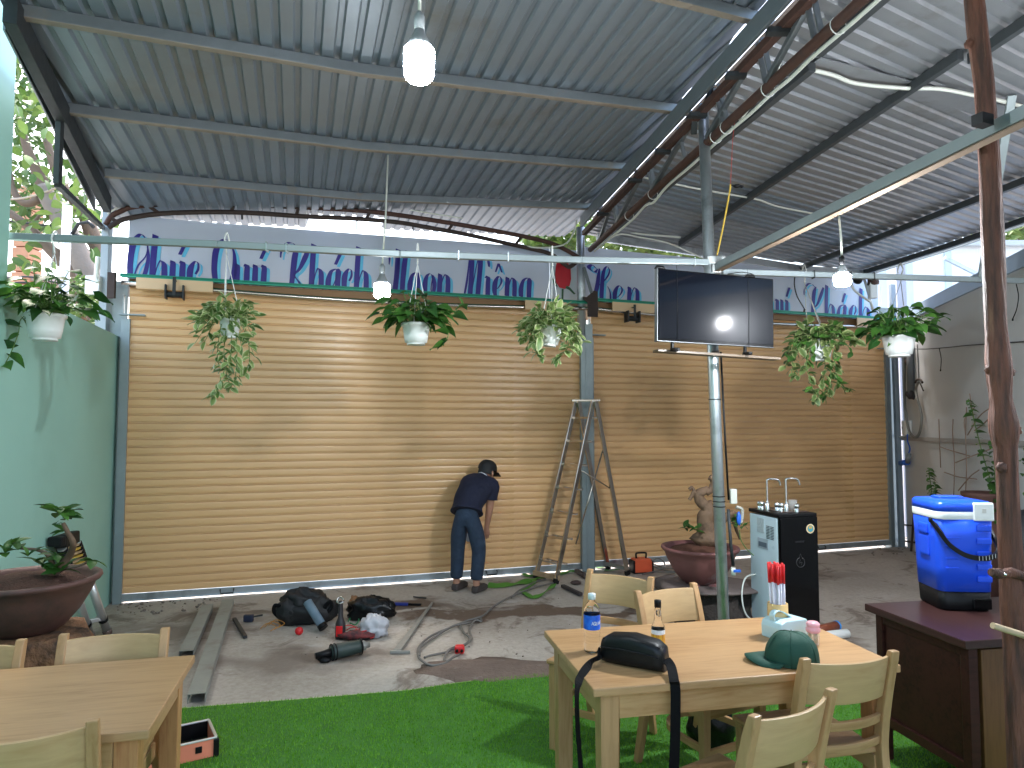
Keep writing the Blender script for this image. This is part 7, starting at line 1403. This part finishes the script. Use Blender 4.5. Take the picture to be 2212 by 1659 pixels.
m = MB(); c_, s_ = hbar(-160, 110, 596, 606, 13.3, .9); m.box(c_, s_); part(g, 'canopy', m, P('canopy', (.42, .34, .30), .8), True)
m = MB(); m.bar(at_y(-60, 640, 13.1), at_y(105, 655, 13.1), .5, .05); part(g, 'tiled_eave', m, P('tile_brown', (.30, .17, .12), .8), True)
a = at_y(146, 445, 7.6); b = V((a.x - .03, 7.6, 0)); m = MB(); m.tube([b, a], .048, 10); g = thing('street_pole', 'white pole standing behind the left wall near the tree', 'pole', b); part(g, 'pole_tube', m, P('white_pole_paint', (.60, .64, .68), .5, 0, .1, 8), True); m = MB(); m.tube([a + V((.06, 0, -.32)), a + V((.13, 0, -.20)), a + V((.24, 0, -.18)), a + V((.30, 0, -.24))], .02, 7); m.blob(a + V((.14, 0, -.36)), (.07, .05, .05), 4, .3, 2, 10, 8); part(g, 'insulator', m, dsteel, True)
wl_ = ['upper overhead wire just above the leftmost hanging plant', 'second overhead wire above the leftmost hanging plant', '', 'overhead wire highest on the sky beyond the left wall, below the rope', 'lowest overhead wire behind the leftmost hanging plant']
for i, L in enumerate(([(-20, 605), (60, 598), (130, 612), (220, 618)], [(-20, 618), (50, 610), (110, 622), (215, 640)], [(-20, 432), (60, 426), (150, 396)], [(-10, 470), (40, 480), (140, 488), (210, 470)], [(-20, 626), (80, 618), (180, 650)])): cab('wire', [at_y(x, y, 8.9 + .3 * i) for x, y in L], .012 if i != 2 else .014, dsteel if i != 2 else P('rope_tan', (.5, .42, .34), .8), (wl_[i] if i != 2 else 'tan rope slung from the tree to the roof bracket'), 'wire' if i != 2 else 'rope', group='overhead street wires' if i != 2 else None)
# white clad shed beyond the right wall
sh = thing('shed', 'white clad neighbouring shed rising behind the right wall', 'shed', V((at_y(2050, 700, 11).x, 11, 0)))
xs = [1868, 1905, 1962, 2046, 2160, 2300]; ytop = lambda px: 528 if px > 1980 else 520
for a_, b_ in zip(xs, xs[1:]):
    p, q_ = at_y(a_, 532, 11), at_y(b_, 532, 11); m = MB(); m.box(((p.x + q_.x) / 2, 11.05, p.z / 2), (q_.x - p.x - .012, .08, p.z)); part(sh, 'cladding_panel', m, shedw, True, .004)
    m = MB(); m.box((q_.x, 10.995, p.z / 2), (.10, .03, p.z)); part(sh, 'joint_cover', m, P('joint_%d' % a_, (.55, .66, .72), .4), True, .004)
p, q_ = at_y(1868, 532, 11), at_y(2310, 532, 11); m = MB(); m.bar(V((p.x, 10.98, p.z + .03)), V((q_.x, 10.98, p.z + .03)), .2, .08); part(sh, 'roof_edge', m, P('shed_edge', (.50, .54, .56), .5), True, .004)
a, b = at_y(2040, 557, 10.2), at_y(2190, 632, 10.2); m = MB(); m.bar(a, b, .05, .05); part(sh, 'brace', m, galv, True, .004)
p = at_y(1944, 560, 10.3); m = MB(); m.bar(V((p.x, 10.3, 0)), V((p.x - .02, 10.3, 4.2)), .14, .10); single('steel_post', m, P('grey_post_paint', (.34, .36, .42), .5), 'dark grey post behind the right wall beside the last hanging plant', 'post', bevel=.004)
g = thing('flood_light', 'small floodlight and bent pipe fixed at the right end of the sign', 'lamp', at_y(1870, 620, 8.9)); m = MB(); m.tube(catmull([at_y(1838, 612, 8.9), at_y(1845, 626, 8.9), at_y(1862, 640, 8.9), at_y(1880, 652, 8.9)], 5), .016, 8).tube([at_y(1866, 600, 8.95), at_y(1878, 640, 8.95), at_y(1886, 670, 8.95)], .018, 8); part(g, 'bent_pipe', m, whitep, True); m = MB(); m.blob(at_y(1853, 604, 8.8), (.06, .05, .06), 2, .1, 2, 12, 8); part(g, 'lamp_head', m, black, True); m = MB(); m.box(at_y(1885, 628, 8.85), (.10, .08, .20)); part(g, 'junction_box', m, whitep, True, .01); m = MB(); m.blob(at_y(1885, 608, 8.85), (.07, .06, .09), 5, .3, 2, 12, 8); part(g, 'rusty_joint', m, rust, True)
# far street scene seen in slits, and the neighbouring houses behind the camera
m = MB(); m.box((0, 26, 2.2), (46, 1.0, 4.4)); single('street_wall', m, plaster, 'pale street wall far behind the shutters', 'wall')
